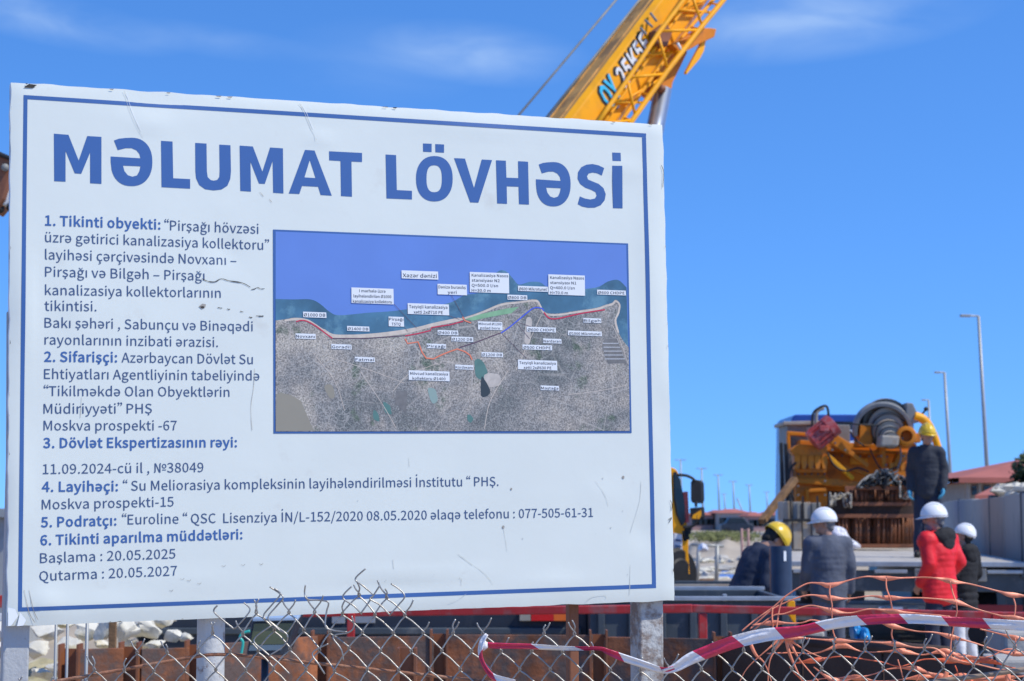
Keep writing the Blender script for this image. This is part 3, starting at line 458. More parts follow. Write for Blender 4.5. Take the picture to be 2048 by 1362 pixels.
for mb in mbs: mb.build('heading_letter', M_blue, sign)
# body text
TX = [
 ('1. Tikinti obyekti:', 1, 90, 450.6, 321, 458.8), ('“Pirşağı hövzəsi', 0, 328.5, 460, 517, 467.6),
 ('üzrə gətirici kanalizasiya kollektoru”', 0, 90, 484, 538.5, 500), ('layihəsi çərçivəsində Novxanı –', 0, 90, 518.7, 473, 530),
 ('Pirşağı və Bilgəh – Pirşağı', 0, 90, 553, 409, 561), ('kanalizasiya kollektorlarının', 0, 90, 589.8, 441.6, 595.5), ('tikintisi.', 0, 89, 621.5, 193, 622.6),
 ('Bakı şəhəri , Sabunçu və Binəqədi', 0, 89, 655, 505.7, 662.4), ('rayonlarının inzibati ərazisi.', 0, 89, 688.8, 436, 694),
 ('2. Sifarişçi:', 1, 88, 723, 234.4, 724.4), ('Azərbaycan Dövlət Su', 0, 243, 724.8, 505.7, 728.3), ('Ehtiyatları Agentliyinin tabeliyində', 0, 88, 757.6, 519, 761),
 ('“Tikilməkdə Olan Obyektlərin', 0, 87, 791.7, 459, 793.5), ('Müdiriyyəti” PHŞ', 0, 87, 827.3, 304, 826.6), ('Moskva prospekti -67', 0, 87, 860.8, 353.5, 860.5),
 ('3. Dövlət Ekspertizasının rəyi:', 1, 86, 895.7, 474, 894), ('11.09.2024-cü il , №38049', 0, 85.5, 948, 407, 944),
 ('4. Layihəçi:', 1, 83.5, 983.3, 236, 982), ('“ Su Meliorasiya kompleksinin layihələndirilməsi İnstitutu “ PHŞ.', 0, 245.5, 981.5, 997, 971.6),
 ('Moskva prospekti-15', 0, 83.5, 1019, 347.5, 1012.7), ('5. Podratçı:', 1, 81.5, 1054.3, 233, 1050.5), ('“Euroline “ QSC  Lisenziya İN/L-152/2020 08.05.2020 əlaqə telefonu : 077-505-61-31', 0, 243.5, 1049, 1186, 1033.6),
 ('6. Tikinti aparılma müddətləri:', 1, 80.5, 1090.3, 485, 1077.9), ('Başlama : 20.05.2025', 0, 80, 1126, 351, 1116.7), ('Qutarma : 20.05.2027', 0, 78.5, 1162, 354, 1150.6)]
for s, bold, x0, y0, x1, y1 in TX:
    mb = MB(); A = BP(x0, y0, .0009); B = BP(x1, y1, .0009)
    put_text(mb, s, A, B, (BP(x0, y0) - BP(x0, y0 - 19.5)).length, BN, .034 if bold else .004, 0, 0, BV, on_face)
    mb.build('text_line', M_blue if bold else M_navy, sign)
# --- map print
MP = [(546, 459), (1256, 487), (1263, 866), (547, 867)]
mapo = MB(); lt(mapo, MP, off=.0022)
mapb = mapo.build('map_print', M_blue, sign)
def satmat():
    mm_ = bpy.data.materials.new('map_land'); mm_.use_nodes = True; t = mm_.node_tree; N = t.nodes; L_ = t.links.new; b = N['Principled BSDF']; b.inputs['Roughness'].default_value = .45
    tcn = N.new('ShaderNodeTexCoord'); src = tcn.outputs['Object']
    def nz(sc, det=6, ro=.6):
        n_ = N.new('ShaderNodeTexNoise'); n_.inputs['Scale'].default_value = sc; n_.inputs['Detail'].default_value = det; n_.inputs['Roughness'].default_value = ro; L_(src, n_.inputs[0]); return n_.outputs[0]
    def ramp(i, st):
        r = N.new('ShaderNodeValToRGB'); e = r.color_ramp.elements; L_(i, r.inputs[0])
        while len(e) < len(st): e.new(.5)
        for k, (p, c) in enumerate(st): e[k].position = p; e[k].color = (*c, 1)
        return r.outputs[0]
    def mixc(mode, f, a_, b_):
        m_ = N.new('ShaderNodeMixRGB'); m_.blend_type = mode
        if isinstance(f, float): m_.inputs[0].default_value = f
        else: L_(f, m_.inputs[0])
        for k, q in ((1, a_), (2, b_)):
            if isinstance(q, tuple): m_.inputs[k].default_value = (*q, 1)
            else: L_(q, m_.inputs[k])
        return m_.outputs[0]
    big = ramp(nz(4.5, 7, .62), [(.34, (.13, .14, .135)), (.44, (.22, .215, .205)), (.52, (.32, .29, .255)), (.60, (.40, .36, .305)), (.70, (.17, .18, .165))])
    green = ramp(nz(16, 5), [(.58, (0, 0, 0)), (.68, (1, 1, 1))]); big = mixc('MIX', green, big, (.10, .13, .09))
    def grid(sc, w_):
        v = N.new('ShaderNodeTexVoronoi'); v.feature = 'DISTANCE_TO_EDGE'; v.inputs['Scale'].default_value = sc; L_(src, v.inputs[0])
        return ramp(v.outputs[0], [(0, (1, 1, 1)), (w_, (0, 0, 0))])
    urb = ramp(nz(6, 4), [(.42, (0, 0, 0)), (.56, (1, 1, 1))])
    fine = ramp(nz(230, 3, .75), [(.36, (.35, .35, .36)), (.5, (.95, .95, .95)), (.64, (1.8, 1.78, 1.75))])
    o = mixc('MULTIPLY', .8, big, fine)
    gm = mixc('MULTIPLY', 1.0, urb, grid(60, .07)); gm = mixc('MULTIPLY', 1.0, gm, (.55, .55, .55)); o = mixc('MIX', gm, o, (.50, .48, .45))
    g2 = mixc('MULTIPLY', 1.0, grid(9, .02), ramp(nz(3, 2), [(.4, (.25, .25, .25)), (.6, (1, 1, 1))])); o = mixc('MIX', g2, o, (.50, .46, .41))
    L_(o, b.inputs['Base Color']); return mm_
M_land = satmat()
M_sea = mat('map_sea', (.118, .225, .58), .45, var=.05, scale=5)
M_shoal = mat('map_shoal', (.06, .165, .26), .45, var=.35, scale=9, dirt=(.16, .33, .42), damt=.5, dscale=14)
M_beach = mat('map_beach', (.58, .50, .42), .5, var=.12, scale=60)
M_lake = mat('map_lake', (.28, .255, .20), .5, var=.05)
M_pond = mat('map_pond', (.09, .20, .18), .5, var=.15, scale=30)
M_field = mat('map_field', (.17, .165, .16), .5, var=.2, scale=60)
M_lab = mat('label_white', (.74, .76, .78), .45, var=.02)
M_ink = mat('label_ink', (.02, .02, .025), .5, var=.02)
M_rr = mat('route_red', (.55, .03, .07), .45, var=.05); M_ro = mat('route_orange', (.75, .22, .12), .45, var=.05); M_rb = mat('route_blue', (.06, .11, .62), .45, var=.05); M_rp = mat('route_brown', (.12, .06, .09), .45, var=.05); M_gr = mat('map_green', (.22, .42, .24), .5, var=.15, scale=40)
def patch(name, pts, mt, off, par=mapb):
    if name in ('pond', 'dark_pond', 'salt_flat'):
        q = [Vector((x, y, 0)) for x, y in pts]; q = crom([q[-1]] + q + q[:2], 4)[4:-4]
        q = [(v.x + 1.6 * noise.noise(Vector((v.x * .12, v.y * .12, 1))), v.y + 1.6 * noise.noise(Vector((v.x * .12, v.y * .12, 7)))) for v in q]; pts = q[:-1]
    if name == 'shoal':
        q = crom([Vector((x, y, 0)) for x, y in pts[:-3]], 4); pts = [(v.x, v.y) for v in q] + pts[-3:]
    mb = MB(); lt(mb, pts, off=off); return mb.build(name, mt, par)
def a7(x, y): return (540 + x / 3.095, 440 + y / 3.095)
def a8(x, y): return (890 + x / 3.323, 470 + y / 3.323)
I = [(551, 463), (1252, 490), (1259, 862), (551, 863)]
patch('sea', [I[0], I[1], (1257, 720), (551, 700)], M_sea, .0026)
coast = [(551, 641), a7(90, 615), a7(150, 605), a7(220, 612), a7(270, 635), a7(320, 670), a7(380, 708), a7(480, 712), a7(640, 705), a7(780, 690), a7(900, 668), a7(1010, 640), a7(1150, 610), a8(130, 545), a8(260, 500), a8(370, 455), a8(480, 440), a8(600, 428), a8(630, 460), a8(660, 512), a8(740, 522), a8(860, 505), a8(1000, 485), a8(1060, 465), a8(1110, 450), a8(1132, 430), a8(1158, 455), a8(1150, 510), a8(1130, 560), a8(1150, 640), a8(1180, 700), (1257, 695)]
shoal = [(551, 598), a7(140, 492), a7(250, 492), a7(310, 520), a7(370, 570), a7(430, 590), a7(600, 575), a7(750, 565), a7(900, 545), a7(1020, 530), a7(1120, 510), a8(130, 400), a8(240, 375), a8(340, 250), a8(400, 240), a8(450, 290), a8(490, 330), a8(560, 312), a8(630, 315), a8(680, 345), a8(800, 365), a8(1000, 350), a8(1080, 310), a8(1150, 300), a8(1205, 350)]
patch('shoal', shoal + [(1257, 730), (1190, 700), (551, 690)], M_shoal, .0034)
cc = [Vector((x, y, 0)) for x, y in coast]; csm = [(v.x, v.y) for v in crom(cc, 5)]
patch('land', [(x, y) for x, y in csm] + [(1259, 862), (551, 863)], M_land, .0042)
def poly(name, pts, wpx, mt, off, sm=4, par=mapb, wf=None):
    q = crom([Vector((x, y, 0)) for x, y in pts], sm) if sm > 1 else [Vector((x, y, 0)) for x, y in pts]; vs = []
    for i, c in enumerate(q):
        d = (q[min(i + 1, len(q) - 1)] - q[max(i - 1, 0)]).normalized(); k = Vector((-d.y, d.x, 0)) * (wpx / 2 * (wf(i / len(q)) if wf else 1))
        vs += [BQ((c - k).x, (c - k).y, off), BQ((c + k).x, (c + k).y, off)]
    mb = MB(); mb.add(vs, [(2 * i, 2 * i + 1, 2 * i + 3, 2 * i + 2) for i in range(len(q) - 1)]); return mb.build(name, mt, par)
cb = [(x, y + 3) for x, y in coast[1:-2]]
poly('beach', cb, 7, M_beach, .0047, 4, wf=lambda t: .5 + .6 * abs(noise.noise(Vector((t * 9, 1, 0)))) + (.5 if .15 < t < .4 else 0))
patch('lake', [a7(38, 1085), a7(60, 1068), a7(130, 1085), a7(190, 1120), a7(215, 1180), a7(270, 1305), (551, 862)], M_lake, .0047)
patch('pond', [a7(335, 1030), a7(380, 1020), a7(400, 1090), a7(370, 1105)], M_lake, .0047)
patch('pond', [a7(700, 1130), a7(740, 1150), a7(750, 1200), a7(715, 1190)], M_pond, .0047)
patch('pond', [a7(640, 1180), a7(665, 1190), a7(675, 1245), a7(640, 1230)], M_pond, .0047)
patch('pond', [a7(975, 1045), a7(1020, 1050), a7(1035, 1120), a7(1000, 1130)], mat('map_pond_pale', (.26, .36, .33), .5), .0047)
patch('pond', [a8(195, 840), a8(240, 832), a8(280, 900), a8(255, 960), a8(205, 940)], M_pond, .0047)
patch('pond', [a8(150, 1190), a8(185, 1215), a8(175, 1245), a8(150, 1235)], M_pond, .0047)
patch('dark_pond', [a8(240, 950), a8(262, 960), a8(300, 1050), a8(240, 1070)], mat('map_dark', (.03, .045, .055), .5), .0049)
patch('salt_flat', [a8(262, 930), a8(350, 925), a8(370, 990), a8(290, 1010)], mat('map_pale', (.50, .45, .40), .5, var=.15, scale=60), .0048)
patch('salt_flat', [a8(540, 560), a8(575, 560), a8(570, 640), a8(560, 720), a8(525, 710)], MATS['map_pale'], .0048)
patch('field', [a8(1060, 690), a8(1140, 690), a8(1200, 850), a8(1080, 855), a8(1040, 740)], M_field, .0048)
patch('field', [a7(780, 1055), a7(850, 1060), a7(840, 1200), a7(770, 1130)], M_field, .0048)
for k in range(5): poly('field_line', [a8(1048 + 3 * k, 720 + 26 * k), a8(1150 + 10 * k, 720 + 26 * k)], .9, M_lab, .0052, 1)
for q in ([a7(360, 850), a7(560, 910), a7(700, 960), a7(830, 1010)], [a7(760, 1060), a7(850, 960), a7(950, 920), a7(1040, 885)], [a7(270, 830), a7(400, 1000), a7(460, 1180)], [a8(1110, 600), a8(1160, 700), a8(1215, 860)], [a8(820, 1060), a8(1000, 1040), a8(1200, 1000)], [a8(640, 530), a8(560, 700), a8(470, 900)], [a7(560, 940), a7(700, 1150), a7(780, 1290)], [a8(420, 900), a8(300, 1100), a8(260, 1290)]):
    poly('map_road', q, 1.1, M_beach, .0050, 4)
patch('green_belt', [a8(130, 560), a8(240, 525), a8(400, 490), a8(490, 478), a8(440, 520), a8(300, 545), a8(180, 570)], M_gr, .0049)
poly('route', [a7(160, 630), a7(190, 622), a7(230, 628), a7(290, 662), a7(340, 700), a7(385, 733), a7(420, 745)][:6], 2.4, M_rr, .0058)
poly('route', [a7(350, 705), a7(385, 733), a7(600, 733), a7(835, 716)], 1.6, M_rp, .0056, 1)
poly('route', [a7(835, 718), a7(920, 702), a7(990, 685), a7(1000, 665), a7(1040, 660), a7(1100, 650), a8(20, 600), a8(120, 573)], 2.4, M_rr, .0058, 1)
poly('route', [a8(115, 545), a8(130, 570), a8(172, 585)], 2.4, M_ro, .0059, 1)
poly('route', [a7(835, 735), a7(850, 765), a7(915, 755), a7(940, 820), a7(965, 855), a7(1010, 860), a7(1060, 835), a7(1110, 815), a8(30, 775), a8(80, 758), a8(130, 775), a8(165, 800), a8(178, 830)], 2.8, M_ro, .0058, 1)
poly('route', [a8(90, 750), a8(200, 715), a8(370, 650)], 1.8, M_rp, .0056, 1)
poly('route', [a8(370, 652), a8(430, 610), a8(540, 520), a8(590, 485), a8(640, 488), a8(655, 505)], 2.4, M_rb, .0058)
poly('route', [a8(655, 515), a8(690, 552), a8(750, 555), a8(900, 522), a8(1060, 497)], 2.6, M_rr, .0058)
for q in ([a7(760, 515), a7(905, 668)], [a7(825, 655), a7(850, 690)], [a7(1100, 590), a7(1170, 615)], [a8(40, 400), a8(130, 560)], [a8(470, 580), a8(560, 690)], [a8(380, 660), a8(540, 820)], [a8(480, 580), a8(570, 610)]):
    poly('leader_line', q, .7, M_rp, .0060, 1)
def label(cv, x0, y0, x1, y1, lines, al=0):
    """white map label box from pixel corners of a crop, with its lines of small print"""
    sl_ = .035 * (x1 - x0)
    mb = MB(); lt(mb, [cv(x0, y0), cv(x1, y0 + sl_), cv(x1 + 2, y1 + sl_), cv(x0 + 1, y1)], off=.0066); lb = mb.build('map_label', M_lab, mapb)
    mb = MB(); nl = len(lines); hh = (y1 - y0) / nl; L0 = max(len(l) for l in lines)
    for k, l in enumerate(lines):
        wd = (x1 - x0) * .93 * (len(l) / L0) ** .8; xs = x0 + ((x1 - x0) - wd) / 2 if not al else x0 + (x1 - x0) * .05
        yb = y0 + hh * (k + .76) + .02 * (x1 - x0)
        A = BP(*cv(xs, yb), .0037); B = BP(*cv(xs + wd, yb + .022 * wd), .0037)
        ch = (BP(*cv(xs, yb)) - BP(*cv(xs, yb - min(hh * .55, 23)))).length
        put_text(mb, l, A, B, ch, BN, .009, 0, 0, BV, on_face)
    mb.build('label_text', M_ink, mapb)
label(a7, 812, 312, 1038, 362, ['Xəzər dənizi'])
label(a7, 502, 418, 762, 514, ['I mərhələ üzrə', 'layihələndirilən Ø1000', 'kanalizasiya kollektoru'])
label(a7, 850, 515, 1105, 582, ['Təzyiqli kanalizasiya', 'xətti 2xØ710 PE'])
label(a7, 203, 568, 346, 602, ['Ø1000 DB']); label(a7, 156, 702, 280, 734, ['Novxanı']); label(a7, 378, 768, 502, 798, ['Goradil']); label(a7, 475, 656, 612, 686, ['Ø1400 DB'])
label(a7, 523, 847, 646, 876, ['Fatmai']); label(a7, 732, 598, 826, 658, ['Pirşağı', 'TSTQ']); label(a7, 1035, 681, 1162, 710, ['Ø400 DB']); label(a7, 967, 765, 1086, 793, ['Pirşağı'])
label(a7, 856, 930, 1108, 990, ['Mövcud kanalizasiya', 'kollektoru Ø1400'])
label(a8, -52, 325, 142, 395, ['Dənizə buraxılış', 'yeri']); label(a8, 162, 246, 422, 380, ['Kanalizasiya Nasos', 'stansiyası N2', 'Q=500.0 l/sn', 'H=30.0 m'], 1)
label(a8, 684, 262, 926, 396, ['Kanalizasiya Nasos', 'stansiyası N1', 'Q=400.0 l/sn', 'H=70.0 m'], 1)
label(a8, 482, 338, 680, 372, ['Ø600 Mikrotunel']); label(a8, 412, 397, 543, 430, ['Ø800 DB']); label(a8, 1008, 364, 1198, 396, ['Ø600 CHDPE'])
label(a8, 216, 574, 378, 628, ['Mövcud Ø1200', 'polad boru']); label(a8, 40, 675, 184, 706, ['Ø1200 DB']); label(a8, 240, 778, 382, 808, ['Ø1200 DB']); label(a8, 540, 610, 733, 642, ['Ø600 CHDPE'])
label(a8, 648, 688, 770, 718, ['Nardaran']); label(a8, 512, 728, 708, 760, ['Ø500 CHDPE']); label(a8, 916, 552, 1034, 582, ['Bilgəh']); label(a8, 814, 635, 1038, 666, ['Ø1000 Mikrotunel'])
label(a8, 482, 828, 742, 892, ['Təzyiqli kanalizasiya', 'xətti 2xØ630 PE']); label(a8, 632, 1000, 754, 1030, ['Maştağa']); label(a8, 64, 862, 186, 892, ['Kürdəxanı'])
# --- damage to the board: cracks, chips, creases, scuffs
M_crack = mat('crack_dark', (.05, .045, .04), .9, var=.3, scale=40); M_scuff = mat('scuff', (.34, .31, .27), .7, var=.3, scale=60); M_faint = mat('faint_dirt_shade', (.575, .59, .55), .6, var=.12, scale=60); M_crease = mat('crease_highlight_film', (.80, .82, .84), .4, var=.02)
def crack(pts, wpx=1.4, mt=None, off=.003, name='crack'): return poly(name, pts, wpx, mt or M_crack, off, 3, sign, lambda t: .35 + 1.1 * abs(noise.noise(Vector((t * 13, pts[0][0], 0)))))
def a4(x, y): return (60 + x / 2.838, 420 + y / 2.838)
crack([a4(975, 390), a4(1010, 405), a4(1050, 408), a4(1085, 390), a4(1130, 402), a4(1205, 414), a4(1250, 438)], 2.2)
crack([a4(1255, 452), a4(1275, 448), a4(1290, 440), a4(1310, 448), a4(1332, 446)], 2)
for a, b in (((1065, 553), (1090, 557)), ((1118, 561), (1135, 564)), ((1192, 574), (1210, 579)), ((1242, 607), (1262, 611)), ((1284, 600), (1325, 602))): crack([a4(*a), a4((a[0] + b[0]) / 2, a[1] + 3), a4(*b)], 2.4)
patch('chip', [a4(958, 548), a4(978, 532), a4(998, 535), a4(994, 553), a4(975, 562)], M_scuff, .003, sign); patch('chip', [a4(965, 548), a4(985, 545), a4(988, 558), a4(972, 558)], M_crack, .0034, sign)
crack([a4(1275, 900), a4(1268, 1010), a4(1253, 1120), a4(1260, 1250)], 1.1, M_scuff); crack([a4(292, 1060), a4(285, 1180)], 1, M_scuff)
crack([(248, 180), (252, 198), (262, 230), (278, 262), (286, 275)], 1.6, M_faint); crack([(252, 180), (257, 200), (266, 228), (282, 262)], 1.5, M_crease)  # creases: pale highlight line painted beside a darker shade line
crack([(598, 206), (607, 222), (622, 258), (632, 280)], 1.6, M_faint); crack([(602, 206), (611, 222), (626, 258)], 1.5, M_crease)
crack([(519, 384), (527, 393)], 1.3, M_scuff); crack([(538, 398), (544, 405)], 1.2, M_scuff)
def a6(x, y): return (600 + x / 2.6947, 900 + y / 2.6947)
for q in ([(870, 690), (868, 730)], [(935, 620), (1000, 670), (1040, 725)], [(850, 560), (930, 620)], [(1590, 165), (1640, 240), (1660, 300)], [(1838, 170), (1832, 260), (1815, 330), (1780, 445)], [(1780, 620), (1775, 780)], [(800, 826), (845, 812), (895, 775)], [(1540, 815), (1580, 790), (1645, 785), (1650, 800)], [(500, 590), (505, 640)], [(1095, 410), (1110, 500), (1115, 545)], [(585, 40), (590, 90)]):
    crack([a6(*p) for p in q], 1.2, M_faint)
for x, y, r in ((1631, 152, 4), (1741, 147, 8), (1200, 476, 4), (1738, 328, 3), (1765, 670, 3), (1138, 210, 6), (462, 702, 3), (1675, 418, 4), (720, 672, 2), (1095, 415, 8), (1593, 452, 2), (860, 690, 3), (312, 272, 3)):
    patch('speck', [a6(x + r * math.cos(a) * .8, y + r * math.sin(a) * (1 + .3 * (k % 2))) for k, a in enumerate([i * math.pi / 4 for i in range(8)])], M_scuff if r > 5 else M_faint, .003, sign)
for x0, y0 in ((443, 1131), (482, 1129), (518, 1127), (360, 1157), (373, 1160), (394, 1166), (338, 1180)):
    crack([(x0, y0), (x0 + 5, y0 + 2), (x0 + 8, y0 - 1)], 1.2, M_scuff)
# chipped paint along the sheet edge and peeling film at the corners
rr = random.Random(3)
for k in range(40):
    sd = k % 4; t = rr.random(); l = rr.uniform(4, 13); d = rr.uniform(1.0, 2.6)
    if sd == 0: a = Vector(cor[0]).lerp(Vector(cor[1]), t); q = [(a.x, a.y + 1), (a.x + l, a.y + 1), (a.x + l * .7, a.y + d + 1), (a.x + l * .2, a.y + d * .7 + 1)]
    elif sd == 1: a = Vector(cor[1]).lerp(Vector(cor[2]), t); q = [(a.x - 1, a.y), (a.x - 1, a.y + l), (a.x - d, a.y + l * .7), (a.x - d * .6, a.y + l * .2)]
    elif sd == 2: a = Vector(cor[3]).lerp(Vector(cor[2]), t); q = [(a.x, a.y - 1), (a.x + l, a.y - 1), (a.x + l * .7, a.y - d), (a.x + l * .2, a.y - d * .6)]
    else: a = Vector(cor[0]).lerp(Vector(cor[3]), t); q = [(a.x + 1, a.y), (a.x + 1, a.y + l), (a.x + d, a.y + l * .7), (a.x + d * .6, a.y + l * .2)]
    if min(q[0][0], q[1][0]) > 18 and max(p[0] for p in q) < 1349: patch('chip', q, M_scuff if rr.random() < .6 else M_crack, .0022, sign)
for q in ([(47, 175), (66, 176), (74, 170), (58, 168)],): patch('chip', q, M_crack, .003, sign)
for q in ([(16, 1215), (30, 1218), (36, 1232), (22, 1251), (16, 1252)], [(40, 1225), (52, 1240), (46, 1251), (34, 1252)]): patch('peeled_film', q, M_crease, .007, sign)
for q in ([(1322, 330), (1327, 345), (1325, 375)], [(1340, 1000), (1344, 1010), (1342, 1022)], [(1336, 1040), (1343, 1035), (1337, 1046)], [(20, 250), (19, 262)], [(48, 1180), (58, 1225), (70, 1245)], [(58, 1180), (66, 1218), (76, 1240)]): crack(q, 1.8, M_crack if q[0][0] > 1300 else M_scuff)
# --- posts and rear frame
def bpost(x0, x1, mt, gap, rnd=False, ztop=None, name='post', dep=None):
    A = BP(x0, 1240, -TH - gap); B = BP(x1, 1240, -TH - gap); w_ = (B - A).length; c = (A + B) / 2; ax = (Vector((BU.x, BU.y, 0)).normalized(), Vector((BN.x, BN.y, 0)).normalized(), Vector((0, 0, 1)))
    zt = ztop or BP((x0 + x1) / 2, 300).z; dep = dep or w_
    m = MB(); c = c - ax[1] * dep / 2; c.z = zt / 2
    if rnd: m.tube([(c.x, c.y, 0), (c.x, c.y, zt)], w_ / 2, 24); return m.build(name, mt, sign, smooth=True)
    m.box(c, (w_, dep, zt), ax); return m.build(name, mt, sign, bevel=.005)
bpost(10, 63, M_postg, .002); bpost(405, 461, M_postw, .0, True); bpost(1291, 1338, M_postr, .002)
bpost(1161, 1181, M_brown, .05, name='rear_post', ztop=BP(1160, 238).z)
m = MB()
for a, b in (((30, 200), (1320, 270)), ((30, 1215), (1340, 1175)), ((30, 700), (1330, 720))):
    m.beam(BP(*a, -TH - .016), BP(*b, -TH - .016), .03, .028, up=BN)
m.build('rear_rail', M_brown, sign)
m = MB(); m.prism([BP(1119, 234, -.03), BP(1196, 236, -.03), BP(1196, 246, -.03), BP(1119, 244, -.03)], -BN * .02); m.build('bracket_plate', M_brown, sign)
m = MB(); m.beam(BP(20, 620, -TH - .02), BP(18, 1245, -TH - .02), .006, .03, up=BN); m.build('edge_angle', M_postg, sign)

# ================================================================== CHAIN-LINK FENCE
FY = 4.33
FT = [(-60, 1345), (40, 1345), (64, 1345), (140, 1347), (176, 1300), (232, 1289), (297, 1287), (364, 1283), (400, 1250), (435, 1222), (490, 1216), (530, 1190), (560, 1185), (600, 1190), (640, 1215), (676, 1185), (705, 1150), (735, 1150), (785, 1175), (815, 1205), (845, 1235), (900, 1245), (965, 1250), (1030, 1255), (1090, 1250), (1120, 1240), (1190, 1245), (1245, 1290), (1290, 1300), (1360, 1306), (1420, 1285), (1484, 1245), (1520, 1268), (1568, 1262), (1596, 1240), (1640, 1262), (1703, 1262), (1772, 1268), (1832, 1268), (1900, 1275), (1953, 1258), (2110, 1258)]
def ftop(x):
    for (a, b), (c, d) in zip(FT, FT[1:]):
        if a <= x <= c: return b + (d - b) * (x - a) / (c - a)
    return FT[-1][1]
fence = thing('chain_link_fence', (0, FY, 0), 'torn galvanised chain-link mesh with bent loose ends in front of the white board', 'fence')
WP = 30.2; VP_ = 36.5; JR = 34
def node(i, j):
    x = -60 + WP * i + (6.5 if i > 24 else 3) * (j - 4); y = 1120 + VP_ * j - .012 * max(0, x - 1350)
    dm = math.exp(-((x - 610) / 95) ** 2) * math.exp(-max(0, y - 1290) / 90)
    k = 1 + 7 * dm
    nx = noise.noise(Vector((i * .21, j * .19, 1))); ny = noise.noise(Vector((i * .21, j * .19, 8)))
    x += 4.5 * nx * k + 22 * dm * noise.noise(Vector((i * .9, j * .8, 2))); y += 4.5 * ny * k + 20 * dm * noise.noise(Vector((i * .9, j * .8, 12)))
    return x, y
rf = random.Random(11)
def fpt(x, y, dz=0.): return P(x, y, FY + dz + .02 * noise.noise(Vector((x * .004, y * .003, 0))))
for i in range(71):
    js = [j for j in range(JR) if node(i + (j + i) % 2, j)[1] > ftop(node(i + (j + i) % 2, j)[0]) + 14]
    if not js: continue
    j0 = js[0]; nodes = []
    for j in range(j0, JR):
        side = (i + j) % 2; nodes.append((*node(i + side, j), side))
    pts = []
    x1_, y1_, s1 = nodes[0]
    up = rf.uniform(20, 34); sg = -1 if s1 == 1 else 1
    if rf.random() < .45:
        pts += [fpt(x1_ + sg * up * .55, y1_ - up, -.004), fpt(x1_ + sg * up * .35, y1_ - up * .55, -.003)]
    else:
        pts += [fpt(x1_ - sg * up * .15, y1_ - up * .8, -.004), fpt(x1_ + sg * 1, y1_ - up * .4, -.003)]
    ro = 1.7
    for k, (x, y, s) in enumerate(nodes):
        o_ = ro if s else -ro; vis = k < 9
        if k:
            px_, py_, ps = nodes[k - 1]
            if vis:
                pts.append(fpt(px_ + (x - px_) * .38, py_ + (y - py_) * .34, .0015)); pts.append(fpt(px_ + (x - px_) * .72, py_ + (y - py_) * .66, -.0005))
            pts.append(fpt(px_ + (x - px_) * .93, py_ + (y - py_) * .87, -.003))
        pts.append(fpt(x + o_ * 1.3, y, 0))
        if k < len(nodes) - 1:
            qx, qy, qs = nodes[k + 1]; pts.append(fpt(x + (qx - x) * .07, y + (qy - y) * .13, .003))
    q = crom(pts[:44], 3) + pts[44:]
    m = MB(); m.tube(q, .0020, 5); m.build('wire', M_galv, fence, smooth='all')
def loose(pts, r=.0020):
    m = MB(); m.tube(crom([P(x, y, FY - .012 + .004 * (k % 2)) for k, (x, y) in enumerate(pts)], 5), r, 6); m.build('wire', M_galv, fence, smooth='all')
def z2(x, y): return (380 + x / 4.267, 1130 + y / 4.267)
loose([z2(985, 172), z2(978, 240), z2(1000, 292), z2(1100, 300), z2(1180, 320), z2(1165, 400), z2(1155, 520), z2(1210, 555), z2(1340, 572)])
loose([z2(680, 187), z2(755, 235), z2(795, 280), z2(740, 350), z2(665, 450), z2(730, 520), z2(830, 600), z2(800, 690), z2(680, 770)])
loose([z2(722, 200), z2(770, 250), z2(690, 350), z2(628, 435), z2(700, 500), z2(815, 580), z2(900, 475)])
loose([z2(1498, 32), z2(1410, 120), z2(1480, 180), z2(1560, 255), z2(1535, 290), z2(1620, 340), z2(1710, 430)])
loose([z2(1620, 175), z2(1545, 290), z2(1460, 410)]); loose([z2(1380, 182), z2(1303, 275), z2(1400, 350), z2(1465, 420)])
loose([z2(1715, 160), z2(1790, 210), z2(1832, 270), z2(1780, 340), z2(1710, 420)])
loose([z2(235, 345), z2(203, 395), z2(280, 470), z2(375, 545)]); loose([z2(458, 320), z2(512, 380), z2(460, 460), z2(380, 545)])
loose([z2(1380, 435), z2(1400, 520), z2(1355, 575), z2(1220, 610), z2(1290, 720), z2(1310, 815)])
loose([z2(690, 520), z2(545, 640), z2(640, 740), z2(760, 840), z2(850, 930)])
loose([z2(1180, 672), z2(1045, 750), z2(1100, 850), z2(1150, 930)])
m = MB(); pts = [(-40, 1392), (60, 1372), (150, 1356), (230, 1342), (330, 1324), (400, 1312), (436, 1309), (500, 1312), (600, 1323), (720, 1336), (850, 1350), (960, 1362), (1100, 1380), (1300, 1400)]
m.tube(crom([P(x, y, FY + .012) for x, y in pts], 6), .0042, 8); m.build('tension_wire', M_rwire, fence, smooth='all')
m = MB(); pts = [(1700, 1385), (1840, 1367), (1900, 1359), (1970, 1350), (2040, 1340), (2120, 1330)]
m.tube(crom([P(x, y, FY + .014) for x, y in pts], 6), .006, 8); m.build('tension_wire', mat('wood_rod', (.30, .22, .16), .7), fence, smooth='all')

